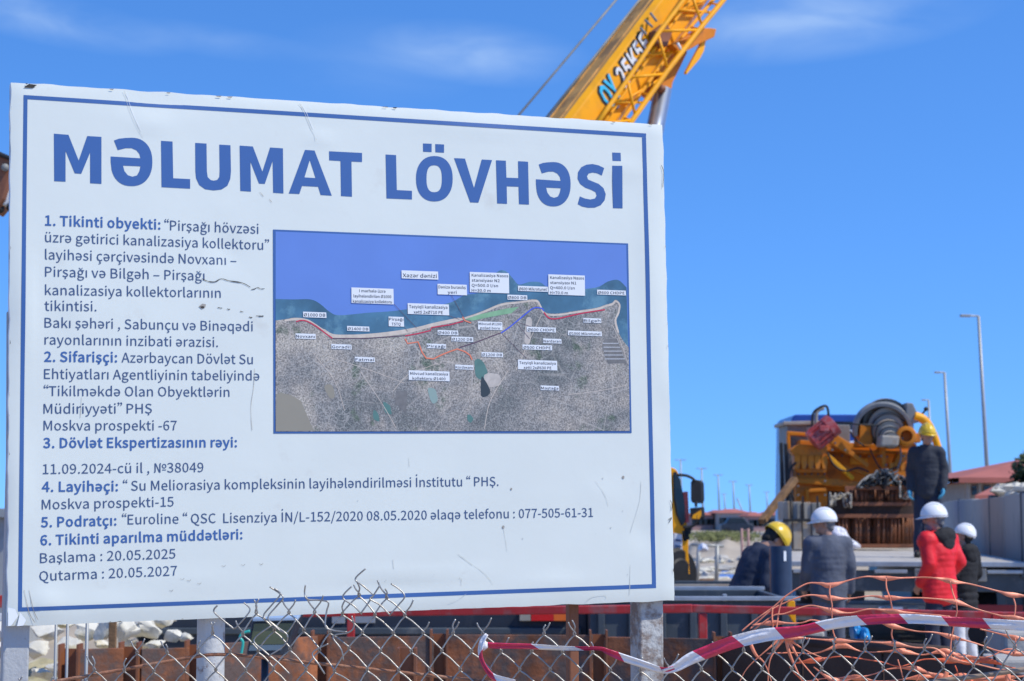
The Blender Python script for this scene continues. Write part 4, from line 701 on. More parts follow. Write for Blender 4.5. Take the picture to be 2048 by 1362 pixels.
# ================================================================== WARNING TAPE
def ribbon(mb, pts, wid, D, n=10, seg=.1, ph=0., shear=.022, rowsn=6):
    """folded tape: pts in px, wid in px along it, alternating printed bands with slanted ends"""
    c = crom([Vector((x, y, 0)) for x, y in pts], n); ws = [w_.x for w_ in crom([Vector((w_, 0, 0)) for w_ in wid], n)]; S = [0.]
    for i in range(1, len(c)): S.append(S[-1] + (c[i] - c[i - 1]).length / FPX * D)
    def at(s):
        s = max(0, min(S[-1] - 1e-6, s)); i = 0
        while S[i + 1] < s: i += 1
        t = (s - S[i]) / max(1e-9, S[i + 1] - S[i]); return c[i].lerp(c[i + 1], t), (c[i + 1] - c[i]).normalized(), ws[i] + (ws[i + 1] - ws[i]) * t
    N_ = int(S[-1] / (seg / 14)); k0 = ph / (seg / 14); R1 = rowsn + 1; vs = []
    for i in range(N_ + 1):
        s0 = i * seg / 14
        for r in range(R1):
            t = r / rowsn - .5; s = s0 + shear * (t + .5) * min(1, (S[-1] - s0) / .05, s0 / .05); p, d, w_ = at(s); k = Vector((-d.y, d.x, 0)); q = p + k * (w_ * t)
            dz = .006 * noise.noise(Vector((s * 11, t * 3.2, ph))) + .003 * math.sin(t * 9 + s * 21) + .0018 * noise.noise(Vector((s * 60, t * 6, ph)))
            vs.append(P(q.x, q.y, D + dz + t * .012))
    for i in range(N_):
        for r in range(rowsn):
            b = i * R1 + r
            mb.add([vs[b], vs[b + 1], vs[b + R1 + 1], vs[b + R1]], [(0, 1, 2, 3)], int(math.floor((i + round(k0)) / 14)) % 2)
def mk_ribbon(pts, wid, D, ph, par, n=14, **k):
    mb = MB(); ribbon(mb, pts, wid, D, n, ph=ph, **k); o = mb.build('tape_length', [M_tapew, M_taper], par, smooth='all')
    sd = o.modifiers.new('thickness', 'SOLIDIFY'); sd.thickness = .0006; return o
tape = thing('barrier_tape', P(1200, 1340, FY - .02), 'red and white striped warning tape strung along the top of the chain-link mesh', 'tape')
mk_ribbon([(1325, 1343), (1350, 1336), (1380, 1318), (1420, 1302), (1470, 1284), (1530, 1270), (1600, 1262), (1660, 1249), (1720, 1241), (1770, 1238), (1830, 1238), (1900, 1243), (1980, 1248), (2080, 1253)], [9, 17, 24, 26, 26, 26, 22, 22, 20, 19, 19, 19, 20, 21], FY - .022, .012, tape, seg=.1)
mk_ribbon([(968, 1288), (985, 1291), (1020, 1292), (1060, 1293), (1110, 1296), (1160, 1297), (1200, 1297), (1215, 1303), (1245, 1315), (1290, 1330), (1325, 1341), (1352, 1336)], [9, 12, 11, 11, 9, 7, 7, 11, 15, 15, 12, 8], FY - .02, .095, tape, seg=.105)
mk_ribbon([(974, 1268), (965, 1282), (960, 1302), (964, 1322), (975, 1342), (990, 1356), (1030, 1370)], [7, 11, 9, 8, 10, 14, 20], FY - .026, .03, tape, seg=.07)
m = MB(); m.ball(P(967, 1290, FY - .024), (.010, .006, .012), None, 10, 8, seed=2, amp=.5); m.build('knot', M_tapew, tape, smooth='all')

# ================================================================== ORANGE BARRIER NET
net = thing('barrier_net', P(1770, 1362, FY + .05), 'torn salmon orange plastic barrier net bunched behind the striped tape', 'net')
def strand(pts, nodes, D, w0=2.7, w1=11, mt=None, name='strand'):
    c = crom([Vector((x, y, 0)) for x, y in pts], 7); vs = []
    for i, p in enumerate(c):
        d = (c[min(i + 1, len(c) - 1)] - c[max(i - 1, 0)]).normalized(); k = Vector((-d.y, d.x, 0))
        dn = min([abs(p.x - x) for x in nodes] + [999]); w_ = w0 + (w1 - w0) * math.exp(-(dn / 19) ** 2)
        dz = .006 * noise.noise(Vector((p.x * .05, pts[0][1] * .1, 0)))
        tl_ = .35 * w_ * noise.noise(Vector((p.x * .03, 7, pts[0][1])))
        vs += [P((p - k * w_ / 2).x, (p - k * w_ / 2).y, D + dz + tl_ * .0012 * 2), P((p + k * w_ / 2).x, (p + k * w_ / 2).y, D + dz - tl_ * .0012 * 2)]
    m = MB(); m.add(vs, [(2 * i, 2 * i + 1, 2 * i + 3, 2 * i + 2) for i in range(len(c) - 1)])
    o = m.build(name, mt or M_net, net, smooth='all'); sd = o.modifiers.new('thickness', 'SOLIDIFY'); sd.thickness = .0009; return o
ND = FY + .05
strand([(1484, 1262), (1510, 1240), (1545, 1215), (1572, 1192), (1612, 1168), (1640, 1167), (1660, 1171), (1700, 1160), (1735, 1153), (1772, 1157), (1825, 1155), (1870, 1156), (1900, 1162), (1940, 1168), (1995, 1182), (2025, 1190), (2100, 1194)], [1660, 1772, 1900, 2025], ND)
strand([(1500, 1258), (1540, 1222), (1560, 1210), (1600, 1194), (1625, 1190), (1661, 1196), (1700, 1197), (1740, 1192), (1780, 1196), (1850, 1196), (1912, 1204), (1950, 1217), (1995, 1230), (2028, 1236), (2100, 1243)], [1661, 1780, 1912, 2028], ND)
strand([(1505, 1262), (1545, 1232), (1570, 1227), (1620, 1211), (1663, 1222), (1700, 1226), (1740, 1218), (1785, 1223), (1840, 1227), (1900, 1233)], [1663, 1785], ND)
strand([(1505, 1250), (1545, 1246), (1600, 1246), (1625, 1240), (1655, 1247)], [1545], ND)
strand([(1758, 1243), (1785, 1252), (1830, 1262), (1870, 1265), (1903, 1274), (1950, 1286), (2005, 1304), (2080, 1312)], [1785, 1903, 2030], ND)
strand([(1560, 1277), (1600, 1276), (1680, 1282), (1740, 1284), (1790, 1288), (1830, 1295), (1870, 1297), (1902, 1318), (1960, 1330), (2010, 1340), (2060, 1335)], [1580, 1680, 1790, 1902], ND)
strand([(1960, 1258), (2000, 1268), (2030, 1276), (2090, 1284)], [2030], ND)
for q in ([(1660, 1171), (1659, 1185), (1661, 1196)], [(1661, 1196), (1664, 1210), (1663, 1222)], [(1663, 1222), (1664, 1235), (1666, 1262), (1672, 1280)], [(1772, 1157), (1773, 1176), (1780, 1196)], [(1780, 1196), (1783, 1210), (1785, 1223)], [(1785, 1223), (1784, 1238), (1786, 1252)], [(1786, 1252), (1783, 1270), (1790, 1288)], [(1900, 1162), (1905, 1184), (1912, 1204)], [(1912, 1204), (1914, 1222), (1910, 1240), (1903, 1274)], [(1903, 1274), (1901, 1296), (1902, 1318)], [(2025, 1190), (2031, 1212), (2028, 1236)], [(2030, 1276), (2032, 1295), (2028, 1308)],
          [(1545, 1216), (1544, 1232), (1545, 1246)], [(1545, 1246), (1546, 1256), (1544, 1266)], [(1570, 1194), (1560, 1212), (1552, 1262)]):
    strand(q, [], ND - .001, 2.8, 2.8, name='link')
rn = random.Random(5)
for k in range(5):
    y = 1304 + 19 * k; x0 = rn.uniform(1490, 1560) + (k % 3) * 40; pts = []; x = x0; nd = []
    while x < 2080:
        yy = y + 26 * noise.noise(Vector((x * .011, k * 2.3, 0))) + 9 * noise.noise(Vector((x * .04, k * 5.3, 4)))
        pts.append((x, yy)); x += rn.uniform(34, 52)
        if rn.random() < .5: nd.append(x)
    strand(pts, nd, ND + .02 + .014 * (k % 4), 2.3, 12, M_net2 if k % 3 == 1 else M_net)
for k in range(15):
    x = rn.uniform(1500, 2040); y = rn.uniform(1292, 1400); a = rn.uniform(-1.1, 1.1)
    strand([(x, y), (x + 12 * math.sin(a), y + 14), (x + 30 * math.sin(a) + rn.uniform(-9, 9), y + 36)], [x] if k % 3 == 0 else [], ND + .02 + .012 * (k % 4), 2.4, 9, M_net2 if k % 4 == 1 else M_net, name='link')
for q in ([(1562, 1276), (1500, 1330), (1480, 1362)], [(1568, 1276), (1540, 1320), (1536, 1380)], [(1572, 1276), (1580, 1310), (1604, 1362)], [(1576, 1278), (1600, 1320), (1640, 1366)], [(1502, 1290), (1512, 1310), (1530, 1328), (1545, 1370)], [(1556, 1276), (1548, 1262), (1500, 1262)], [(1574, 1276), (1610, 1300), (1650, 1318)]):
    strand(q, [q[0][0]], ND + .006, 2.0, 7, name='link')

# ================================================================== STEEL SHAFT COLLAR
UPZ = Vector((0, 0, 1))
ZR = .985
def rim(px, D): return Vector(((px - 1024) / FPX * D, D, ZR))
shaft = thing('steel_shaft_collar', (rim(900, 11.2).x, 11.2, 0), 'rusted steel plate collar of the shaft below the white board', 'steel shaft')
RP = [(150, 10.0), (268, 10.15), (398, 10.3), (645, 11.15), (880, 11.25), (1195, 11.2), (1440, 11.0)]
for k, (a, b) in enumerate(zip(RP, RP[1:])):
    A, B = rim(*a), rim(*b); d = (B - A).normalized(); dz = -.02 if k % 2 else .0
    if k == 1: A = A + d * .03
    m = MB(); m.beam(A + d * .035 - UPZ * (.75 - dz / 2), B - d * .035 - UPZ * (.75 - dz / 2), .0001, .0001)
    m = MB(); c = (A + B) / 2 - UPZ * .75; n_ = d.cross(UPZ).normalized(); Lh = (B - A).length - .07
    m.box(c, (Lh, .025, 1.5 - abs(dz)), (d, n_, UPZ)); m.build('steel_plate', M_rust, shaft, bevel=.004)
for px, D in RP:
    A = rim(px, D) + Vector((0, .02, 0)); m = MB()
    for s in (-1, 1): m.box(A + Vector((s * .05, 0, -.72)), (.012, .11, 1.5))
    m.box(A + Vector((0, .05, -.74)), (.1, .012, 1.48)); m.build('stiffener', M_brown, shaft)
# return wall towards the camera on the right, shade put into its darker colour
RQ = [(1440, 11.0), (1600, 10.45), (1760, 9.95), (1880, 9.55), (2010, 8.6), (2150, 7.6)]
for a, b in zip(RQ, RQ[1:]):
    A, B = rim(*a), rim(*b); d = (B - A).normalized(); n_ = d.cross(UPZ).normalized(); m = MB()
    m.box((A + B) / 2 - UPZ * .75, ((B - A).length - .02, .03, 1.5), (d, n_, UPZ)); m.build('steel_plate', M_rustd, shaft, bevel=.004, label='steel plate with its shade painted in dark')
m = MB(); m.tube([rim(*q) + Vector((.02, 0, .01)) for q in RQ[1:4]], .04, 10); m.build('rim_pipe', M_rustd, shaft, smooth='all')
A = rim(1150, 9.6)
m = MB(); 
for s in (-1, 1): m.box(A + Vector((s * .045 - .9, .2, -.6)), (.014, .1, 1.25))
m.box(A + Vector((-.9, .2, -.6)), (.09, .012, 1.25)); m.build('stiffener', M_brown, shaft)

# ================================================================== GUARD RAIL (red)
rail = thing('guard_rail', P(1400, 1222, 12.2).xy.to_3d(), 'red painted steel guard rail running behind the shaft', 'railing')
A, B = P(560, 1226, 12.4), P(2120, 1234, 11.8); Mi = P(1385, 1217, 12.1)
m = MB(); m.beam(A, Mi, .055, .055); m.beam(Mi, B, .05, .05); m.build('top_rail', M_redp, rail, bevel=.006)
for px, D, w_ in ((702, 12.3, .05), (1405, 12.1, .055), (1990, 11.85, .05)):
    t = P(px, 1220, D); m = MB(); m.box((t.x, t.y, t.z / 2 - .02), (w_, w_, t.z)); m.build('rail_post', M_redp, rail, bevel=.005)

# ================================================================== DARK BLUE TRUCK behind the board
D = 13.6
tr_ = thing('dark_truck', P(740, 1300, D).xy.to_3d(), 'dark navy truck rear with plates and a red tail light showing under the board', 'truck')
def zp(py, D): return P(1024, py, D).z
m = MB(); a = P(308, 1232, D); b = P(1176, 1205, D)
m.box(((a.x + b.x) / 2, D + 1.2, (zp(1150, D) + .45) / 2), (b.x - a.x, 2.4, zp(1150, D) - .45)); m.build('body', M_darkb, tr_, bevel=.02)
m = MB(); m.box(((a.x + b.x) / 2, D - .01, zp(1262, D)), (b.x - a.x - .1, .04, .05)); m.build('bumper', M_slate, tr_, bevel=.008)
for x0, x1, y0, y1, mt, nm in ((664, 690, 1226, 1247, M_steell, 'number_plate'), (702, 750, 1227, 1246, M_steell, 'number_plate')):
    m = MB(); p = P((x0 + x1) / 2, (y0 + y1) / 2, D - .01); m.box(p, ((x1 - x0) / FPX * D, .02, (y1 - y0) / FPX * D)); m.build(nm, mt, tr_, bevel=.004)
M_tail = mat('tail_red', (.60, .02, .02), .25, var=.1); M_amb = mat('tail_amber', (.75, .16, .03), .25)
m = MB(); m.box(P(1050, 1232, D - .03), (22 / FPX * D, .06, 19 / FPX * D)); m.box(P(1085, 1232, D - .03), (46 / FPX * D, .062, 19 / FPX * D), mi=1); m.box(P(1122, 1232, D - .03), (30 / FPX * D, .064, 19 / FPX * D), mi=2)
m.build('tail_light', [M_greyl, M_tail, M_amb], tr_, bevel=.004)
for x in (470, 960):
    m = MB(); c = P(x, 1260, D + .5); m.lathe((c.x, D + .3, .5), (0, 1, 0), [(0, 0), (.3, .0), (.48, .03), (.5, .08), (.5, .26), (.48, .3), (0, .3)], 28); m.build('wheel', M_black, tr_, smooth=True)
# ------------------------------------------------------------------ steel skips
D = 13.2
skip = thing('steel_skip', P(1390, 1300, D).xy.to_3d(), 'dark slate steel skip with a pale rim, under the red rail', 'skip')
a = P(1180, 1200, D); b = P(1590, 1199, D); zt = a.z
def tub(x0, x1, y0, dp, zt, par):
    w_ = x1 - x0
    for nm, c, sz in (('front_wall', ((x0 + x1) / 2, y0 + .02, zt / 2), (w_, .04, zt)), ('back_wall', ((x0 + x1) / 2, y0 + dp - .02, zt / 2), (w_, .04, zt)), ('end_wall', (x0 + .02, y0 + dp / 2, zt / 2), (.04, dp - .084, zt)), ('end_wall', (x1 - .02, y0 + dp / 2, zt / 2), (.04, dp - .084, zt)), ('bottom_plate', ((x0 + x1) / 2, y0 + dp / 2, .2), (w_ - .084, dp - .084, .04))):
        m = MB(); m.box(c, sz); m.build(nm, M_slate, par, bevel=.006)
tub(a.x, b.x, D, 1.8, zt, skip)
for yy in (D - .02, D + 1.82): m = MB(); m.box(((a.x + b.x) / 2, yy, zt + .012), (b.x - a.x + .06, .07, .03)); m.build('rim', M_steell, skip, bevel=.004)
for k in range(7):
    x = a.x + .08 + (b.x - a.x - .16) * k / 6; m = MB(); m.box((x, D - .02, zt / 2 - .03), (.05, .035, zt - .1)); m.build('rib', M_slate, skip, bevel=.005)
m = MB(); c = P(1449, 1195, D - .02); m.box(c, (.03, .04, .05)); m.build('lug', M_steell, skip, bevel=.004)
D = 17.5
sk2 = thing('steel_trough', P(1420, 1250, D).xy.to_3d(), 'grey steel trough with a pale edge, standing behind the dark skip', 'skip')
a = P(1200, 1172, D); b = P(1560, 1168, D); zt = a.z
tub(a.x, b.x, D, 1.4, zt, sk2)
m = MB(); m.box(((a.x + b.x) / 2, D - .02, zt), (b.x - a.x + .05, .06, .035)); m.build('rim', M_greyl, sk2, bevel=.004)

# ================================================================== ROCK PILE on the left
rr = random.Random(21)
mound = MB(); vs = []; nxm, nym = 26, 14
for j in range(nym + 1):
    for i in range(nxm + 1):
        x = -5.6 + 3.6 * i / nxm; y = 12.2 + 3.4 * j / nym
        h = max(0, math.sin(math.pi * min(1, j / nym * 1.0 + .12)) ** .7 * (math.sin(math.pi * i / nxm) ** .5 if 0 < i < nxm else 0)) * .8
        h = h * (.85 + .35 * noise.noise(Vector((x * 1.5, y * 1.5, 2)))) + .06 * noise.noise(Vector((x * 5, y * 5, 2))) - .05
        vs.append((x, y, h))
mound.add(vs, [(j * (nxm + 1) + i, j * (nxm + 1) + i + 1, (j + 1) * (nxm + 1) + i + 1, (j + 1) * (nxm + 1) + i) for j in range(nym) for i in range(nxm)])
M_rubble = mat('yellow_rubble', (.40, .35, .20), .95, var=.3, scale=6, bump=.8, bscale=14, dirt=(.6, .57, .47), damt=.8, dscale=5, dlo=.5, dhi=.6)
o = mound.build('rubble_heap', M_rubble, smooth='all'); tag(o, 'yellowish rubble heap under the pale rocks, seen below the left end of the board', 'rubble')
m = MB(); vs = []
rk = [(95, 1262, 30, 20), (140, 1290, 26, 16), (180, 1262, 30, 24), (120, 1240, 34, 18), (215, 1255, 30, 26), (250, 1262, 28, 26), (285, 1255, 34, 24), (270, 1285, 40, 16), (310, 1290, 26, 12), (75, 1300, 26, 20), (165, 1310, 18, 12), (350, 1272, 22, 12), (372, 1276, 16, 10), (205, 1290, 20, 12), (5, 1262, 26, 22), (-10, 1300, 30, 22), (20, 1330, 24, 14), (130, 1335, 40, 18), (90, 1350, 30, 16), (170, 1350, 26, 16), (240, 1228, 36, 18), (320, 1240, 30, 18)]
ROCKL = ['pale rock touching the right side of the left board post', 'cream rock below the first two thin rods', 'pale rock behind the rightmost thin rod', 'rock tucked under the board edge between the two left rods', 'rock just left of the wooden stake', 'rock just right of the wooden stake', 'white rock midway between the stake and the dark truck end', 'wide flat white rock resting above the rusty plate', 'small rock above the plate near the dark truck end', 'rock against the lower right side of the left board post', 'small rock at the left end of the rusty plate', 'small pale rock just under the dark truck corner', 'tiny rock rightmost of the heap beside the round post', 'small rock wedged below the foot of the stake', 'rock at the left frame edge, upper one', 'rock at the left frame edge, middle one', 'rock at the left frame edge, lowest one', 'broad low rock at the bottom beside the rusty plate end', 'low rock at the bottom beside the left post', 'low rock hidden behind the start of the rusty wire', 'large rock half hidden above the stake by the board', 'large rock half hidden by the board near the dark truck']
RL = ['large pale boulder at the left end of the heap', 'pale stone low in the heap', 'white rock near the middle of the heap']
for k, (x, y, rx, ry) in enumerate(rk):
    D = 11.6 + .8 * rr.random() + (1.2 if y < 1250 else 0); c = P(x, y, D); s = D / FPX
    m = MB(); bm = bmesh.new()
    for _ in range(15):
        q = Vector((rr.gauss(0, 1), rr.gauss(0, 1), rr.gauss(0, 1))).normalized() * rr.uniform(.85, 1.25)
        bm.verts.new(c + Vector((q.x * rx * s, q.y * rx * s * .8, q.z * ry * s)))
    bmesh.ops.convex_hull(bm, input=bm.verts); bmesh.ops.delete(bm, geom=[v for v in bm.verts if not v.link_faces], context='VERTS')
    bmesh.ops.triangulate(bm, faces=bm.faces); bmesh.ops.subdivide_edges(bm, edges=bm.edges, cuts=2, use_grid_fill=True)
    for v in bm.verts:
        q = (v.co - c) / s; v.co += (v.co - c) * (.22 * noise.noise(q * .07 + Vector((k, 0, 0))) + .13 * noise.noise(q * .2 + Vector((0, k, 0))))
    bm.verts.index_update(); m.add([v.co for v in bm.verts], [tuple(v.index for v in f.verts) for f in bm.faces]); bm.free()
    o = m.build('rock', M_rock, smooth=True); tag(o, ROCKL[k], 'rock', 'pale rocks in the heap')
for k, (x, D, r, mt, lb) in enumerate([(113, 7.5, .006, M_lamp, 'thin grey steel rod, leftmost of three standing before the rocks'), (136, 7.6, .006, M_lamp, 'thin grey steel rod, middle one of three before the rocks'), (175, 7.4, .007, M_lamp, 'thin grey steel rod standing before the rusty plate end')]):
    t = P(x, 1220, D); m = MB(); m.tube([(t.x, t.y, 0), (t.x, t.y, t.z + .3)], r, 8); o = m.build('steel_rod', mt, smooth='all'); tag(o, lb, 'rod', 'thin steel rods by the rocks')
t = P(226, 1238, 11.0); m = MB(); m.box((t.x, t.y, (t.z + .2) / 2), (.045, .03, t.z + .2)); o = m.build('wooden_stake', M_wood, bevel=.004); tag(o, 'weathered wooden stake standing among the pale rocks', 'stake')
# ------------------------------------------------------------------ floodlight
D = 9.6
fl = thing('work_floodlight', P(550, 1300, D).xy.to_3d(), 'tilted work floodlight with a pale lid edge on the shaft collar', 'floodlight')
q = [(508, 1244), (588, 1242), (566, 1292), (500, 1291)]
m = MB(); m.prism(pp([(504, 1240), (594, 1238), (572, 1312), (492, 1310)], D), (0.02, .16, .03)); m.build('housing', M_darkb, fl, bevel=.01)
m = MB(); m.prism([p - Vector((0, .012, 0)) for p in pp([(509, 1247), (586, 1246), (569, 1288), (501, 1289)], D)], (0, .01, 0)); m.build('glass', mat('flood_glass', (.10, .12, .07), .15, var=.2, scale=10), fl)
m = MB(); m.prism([p - Vector((0, .014, 0)) for p in pp([(501, 1290), (569, 1289), (563, 1300), (498, 1301)], D)], (0, .01, 0)); m.build('lens_strip', mat('flood_strip', (.14, .20, .25), .2), fl)
m = MB(); m.prism(pp([(504, 1236), (595, 1234), (596, 1241), (505, 1243)], D - .03), (0, .2, .02)); m.build('lid', mat('flood_lid', (.32, .42, .55), .4), fl, bevel=.004)
m = MB(); c = P(530, 1310, D + .1); m.tube([c, (c.x, c.y, .1)], .02, 8); m.build('stand', M_darkb, fl, smooth='all')
m = MB(); m.tube(crom(pp([(500, 1262), (486, 1266), (480, 1275), (486, 1285), (482, 1310)], D - .05), 5), .008, 6); m.build('cable', mat('cable_teal', (.03, .42, .36), .4), fl, smooth='all')

# ================================================================== TRUCK CRANE
O = P(1200, 120, 24.0)
e_, a_ = R_(50), R_(54.7)
bd = Vector((math.cos(e_) * math.sin(a_), math.cos(e_) * math.cos(a_), math.sin(e_)))
bt = Vector((-math.sin(e_) * math.sin(a_), -math.sin(e_) * math.cos(a_), math.cos(e_)))
bs = Vector((math.cos(a_), -math.sin(a_), 0))
crane = thing('truck_crane', (-1.2, 22.5, 0), 'yellow truck crane with raised telescopic boom and stowed lattice jib behind the board', 'crane')
def rp(px, py, off=0.):
    """point of the boom's camera-facing side plane seen at px, py"""
    r = rayv(px, py); return CAMP + r * ((O + bs * off - CAMP).dot(bs) / r.dot(bs))
def bc(p): q = p - O; return q.dot(bd), q.dot(bt)
e1 = (bc(rp(1147, 230))[1] + bc(rp(1303, 0))[1]) / 2; e2 = (bc(rp(1258, 240))[1] + bc(rp(1408, 0))[1]) / 2
HW = .62
def BB(s, t, w): return O + bd * s + bt * t - bs * w
def boomsec(s0, s1, t0, t1, w0, w1, nm, mts, par):
    ch = .07; prof = [(t1, w0 + ch), (t1, w1 - ch), (t1 - ch, w1), (t0 + ch, w1), (t0, w1 - ch), (t0, w0 + ch), (t0 + ch, w0), (t1 - ch, w0)]
    m = MB(); vs = [BB(s0, t, w_) for t, w_ in prof] + [BB(s1, t, w_) for t, w_ in prof]
    for i in range(8): m.add([vs[i], vs[(i + 1) % 8], vs[(i + 1) % 8 + 8], vs[i + 8]], [(0, 1, 2, 3)], 1 if i == 0 else 0)
    m.add(vs[:8], [tuple(range(8))]); m.add(vs[8:], [tuple(range(8))]); return m.build(nm, mts, par, bevel=.012)
boomsec(-8.2, 5.0, e2, e1, 0, HW, 'boom', [M_yel, M_yels], crane)
boomsec(4.6, 12.5, e2 + .06, e1 - .06, .06, HW - .06, 'boom_section', [M_yel, M_yels], crane)
# raised strips along the boom top and edge
m = MB(); m.beam(BB(-8, e1 + .008, .16), BB(5, e1 + .008, .16), .03, .02, up=bt); m.beam(BB(-8, e1 + .008, HW - .16), BB(5, e1 + .008, HW - .16), .03, .02, up=bt); m.build('top_strip', M_yels, crane)
# printed type letters on the side
A = rp(1208, 214, .004); B = rp(1244, 162, .004)
def btext(mt_a, off, s, pa, pb, name, h, o2=0.0):
    mb = MB(); put_text(mb, s, rp(*pa, off), rp(*pb, off), h, bs, o2, 0, .25, bt); return mb.build(name, mt_a, crane)
M_cyan = mat('letter_cyan', (.05, .50, .80), .4, var=.02)
hT = .30
btext(M_black, .006, 'QY', (1218, 219), (1245, 179), 'letter_shadow', hT, .09); btext(M_cyan, .012, 'QY', (1222, 216), (1247, 179), 'letters', hT, .05)
btext(M_black, .006, '25K5F', (1246, 178), (1306, 90), 'letter_shadow', hT * .9, .09); btext(M_lab, .012, '25K5F', (1250, 176), (1308, 90), 'letters', hT * .86, .045)
# stowed lattice jib hung on the boom side
JW = .30
def jt(px, py, o_=JW): return rp(px, py, o_)
UC = [(1180, 268), (1215, 217), (1258, 155), (1320, 62), (1367, 0), (1440, -110), (1560, -290)]
LC = [(1232, 290), (1265, 240), (1334, 142), (1400, 57), (1447, 0), (1500, -75), (1640, -270)]
jib = MB(); jib.tube([jt(*q) for q in UC], .035, 8); jib.build('jib_chord', M_yel, crane, smooth='all')
jib = MB(); jib.tube([jt(*q) for q in LC], .04, 8); jib.build('jib_chord', M_yel, crane, smooth='all')
jib = MB(); jib.tube([jt(q[0] - 18, q[1] - 4, .06) for q in LC], .03, 8); jib.build('jib_chord', M_yel, crane, smooth='all')
jib = MB(); jib.tube([jt(q[0] + 6, q[1] + 10, .05) for q in UC], .025, 8); jib.build('jib_chord', M_yel, crane, smooth='all')
def on(poly_, y):
    for (xa, ya), (xb, yb) in zip(poly_, poly_[1:]):
        if yb <= y <= ya: return xa + (xb - xa) * (y - ya) / (yb - ya)
    return poly_[-1][0]
def brace(ya, yb, oa=JW, ob=JW, sw=False, r=.021, nm='jib_brace'):
    pa, pb = (LC, UC) if sw else (UC, LC)
    m = MB(); m.tube([jt(on(pa, ya), ya, oa), jt(on(pb, yb), yb, ob)], r, 6); m.build(nm, M_yel, crane, smooth='all')
for ya, yb in ((155, 148), (62, 60), (250, 240), (-40, -40), (-150, -140)): brace(ya, yb)
for ya, yb in ((160, 232), (68, 140), (0 - 20, 52), (-120, -45)): brace(ya, yb)
for ya, yb in ((205, 205), (110, 105), (20, 25), (-80, -90)): brace(ya, yb, .08, .06)
for ya, yb in ((225, 155), (130, 62), (35, -30), (-60, -130)): brace(ya, yb, .06, .06, False, .018)
for ya in (240, 190, 148, 105, 58, 10, -40):
    m = MB(); m.tube([jt(on(LC, ya), ya, JW), jt(on(LC, ya) - 18, ya - 4, .06)], .017, 6); m.build('jib_brace', M_yel, crane, smooth='all')
    m = MB(); m.tube([jt(on(UC, ya), ya, JW), jt(on(UC, ya - 26), ya - 26, .05)], .015, 6); m.build('jib_brace', M_yel, crane, smooth='all')
for (x, y), (x2, y2) in (((1301, 26), (1313, 42)), ((1290, 40), (1305, 54)), ((1281, 56), (1292, 68))):
    m = MB(); m.tube([rp(x, y, .03), rp(x2, y2, .14)], .018, 6); m.build('pin', M_grey, crane, smooth='all')
m = MB(); m.prism([rp(*q, .02) for q in [(1296, 66), (1318, 50), (1330, 70), (1320, 98), (1300, 92)]], bs * .16); m.build('jib_bracket', M_brown, crane, bevel=.01)
m = MB(); m.prism([rp(*q, .05) for q in [(1330, 92), (1350, 84), (1388, 60), (1408, 60), (1420, 62), (1416, 78), (1390, 90), (1350, 112)]], bs * .14); m.build('jib_bracket', M_org, crane, bevel=.01)
m = MB(); m.prism([rp(*q, .08) for q in [(1398, 88), (1408, 78), (1404, 102), (1396, 118), (1369, 150), (1367, 146)]], bs * .05); m.build('hanging_plate', M_yel, crane, bevel=.006)
m = MB(); m.tube([rp(1355, 86, .3), rp(1362, 100, .3)], .02, 8); m.build('pin', M_lab, crane, smooth='all')
# luffing cylinder and its lug
m = MB(); m.prism([rp(*q, -.1) for q in [(1318, 140), (1345, 110), (1372, 92), (1375, 105), (1346, 165), (1343, 180), (1332, 196), (1310, 186)]], -bs * .3); m.build('cylinder_lug', M_org, crane, bevel=.012)
top = rp(1326, 178, .05); bd2 = (rp(1298, 320, .05) - top).normalized(); bot = top + bd2 * ((top.z - 1.35) / -bd2.z)
m = MB(); m.tube([top, top.lerp(bot, .45)], .125, 20); m.build('cylinder_rod', M_chrome, crane, smooth='all')
m = MB(); m.tube([top.lerp(bot, .42), bot], .16, 16); m.build('luffing_cylinder', M_yel, crane, smooth='all')
m = MB(); m.tube([rp(1323, 178, .2), rp(1323, 178, -.3)], .06, 14); m.build('pivot_pin', M_brown, crane, smooth='all')
# hoist ropes
for pa, pb in (((1036, 232), (1232, 0)), ((1095, 232), (1160, 150))):
    A = rp(*pa, -.3); B = rp(*pb, -.3); d = B - A; m = MB(); m.tube([A - d * .8, A + d * (1.9 if pa[0] < 1050 else 3.3)], .016, 6); m.build('hoist_rope', M_grey, crane, smooth='all')
# carrier under the boom, mostly behind the board
cx_ = Vector((.74, .67, 0)).normalized(); cy_ = Vector((-.67, .74, 0)).normalized(); ca = (cx_, cy_, UPZ)
base = BB(-7.9, e2, HW / 2); cc = Vector((base.x, base.y, 0))
m = MB(); m.box(cc + cx_ * 1.6 + UPZ * .78, (6.4, 2.3, .4), ca); m.build('chassis', M_slate, crane, bevel=.03)
m = MB(); m.lathe(cc + cx_ * 1.2 + UPZ * 1.2, UPZ, [(0, 0), (.7, 0), (.7, .25), (0, .25)], 28); m.build('slewing_ring', M_grey, crane, smooth=True)
m = MB(); m.box(cc + cx_ * 1.9 + UPZ * 1.6, (5.2, 2.0, .8), ca); m.build('superstructure', M_yel, crane, bevel=.05)
for k in (-1.0, 0.3, 3.2):
    for s in (-1, 1):
        m = MB(); m.lathe(cc + cx_ * k + cy_ * (s * 1.0) + UPZ * .5 - cy_ * .14, cy_, [(0, 0), (.28, .0), (.3, .03), (.47, .03), (.5, .07), (.5, .23), (.47, .28), (0, .28)], 28); m.build('wheel', M_black, crane, smooth=True)
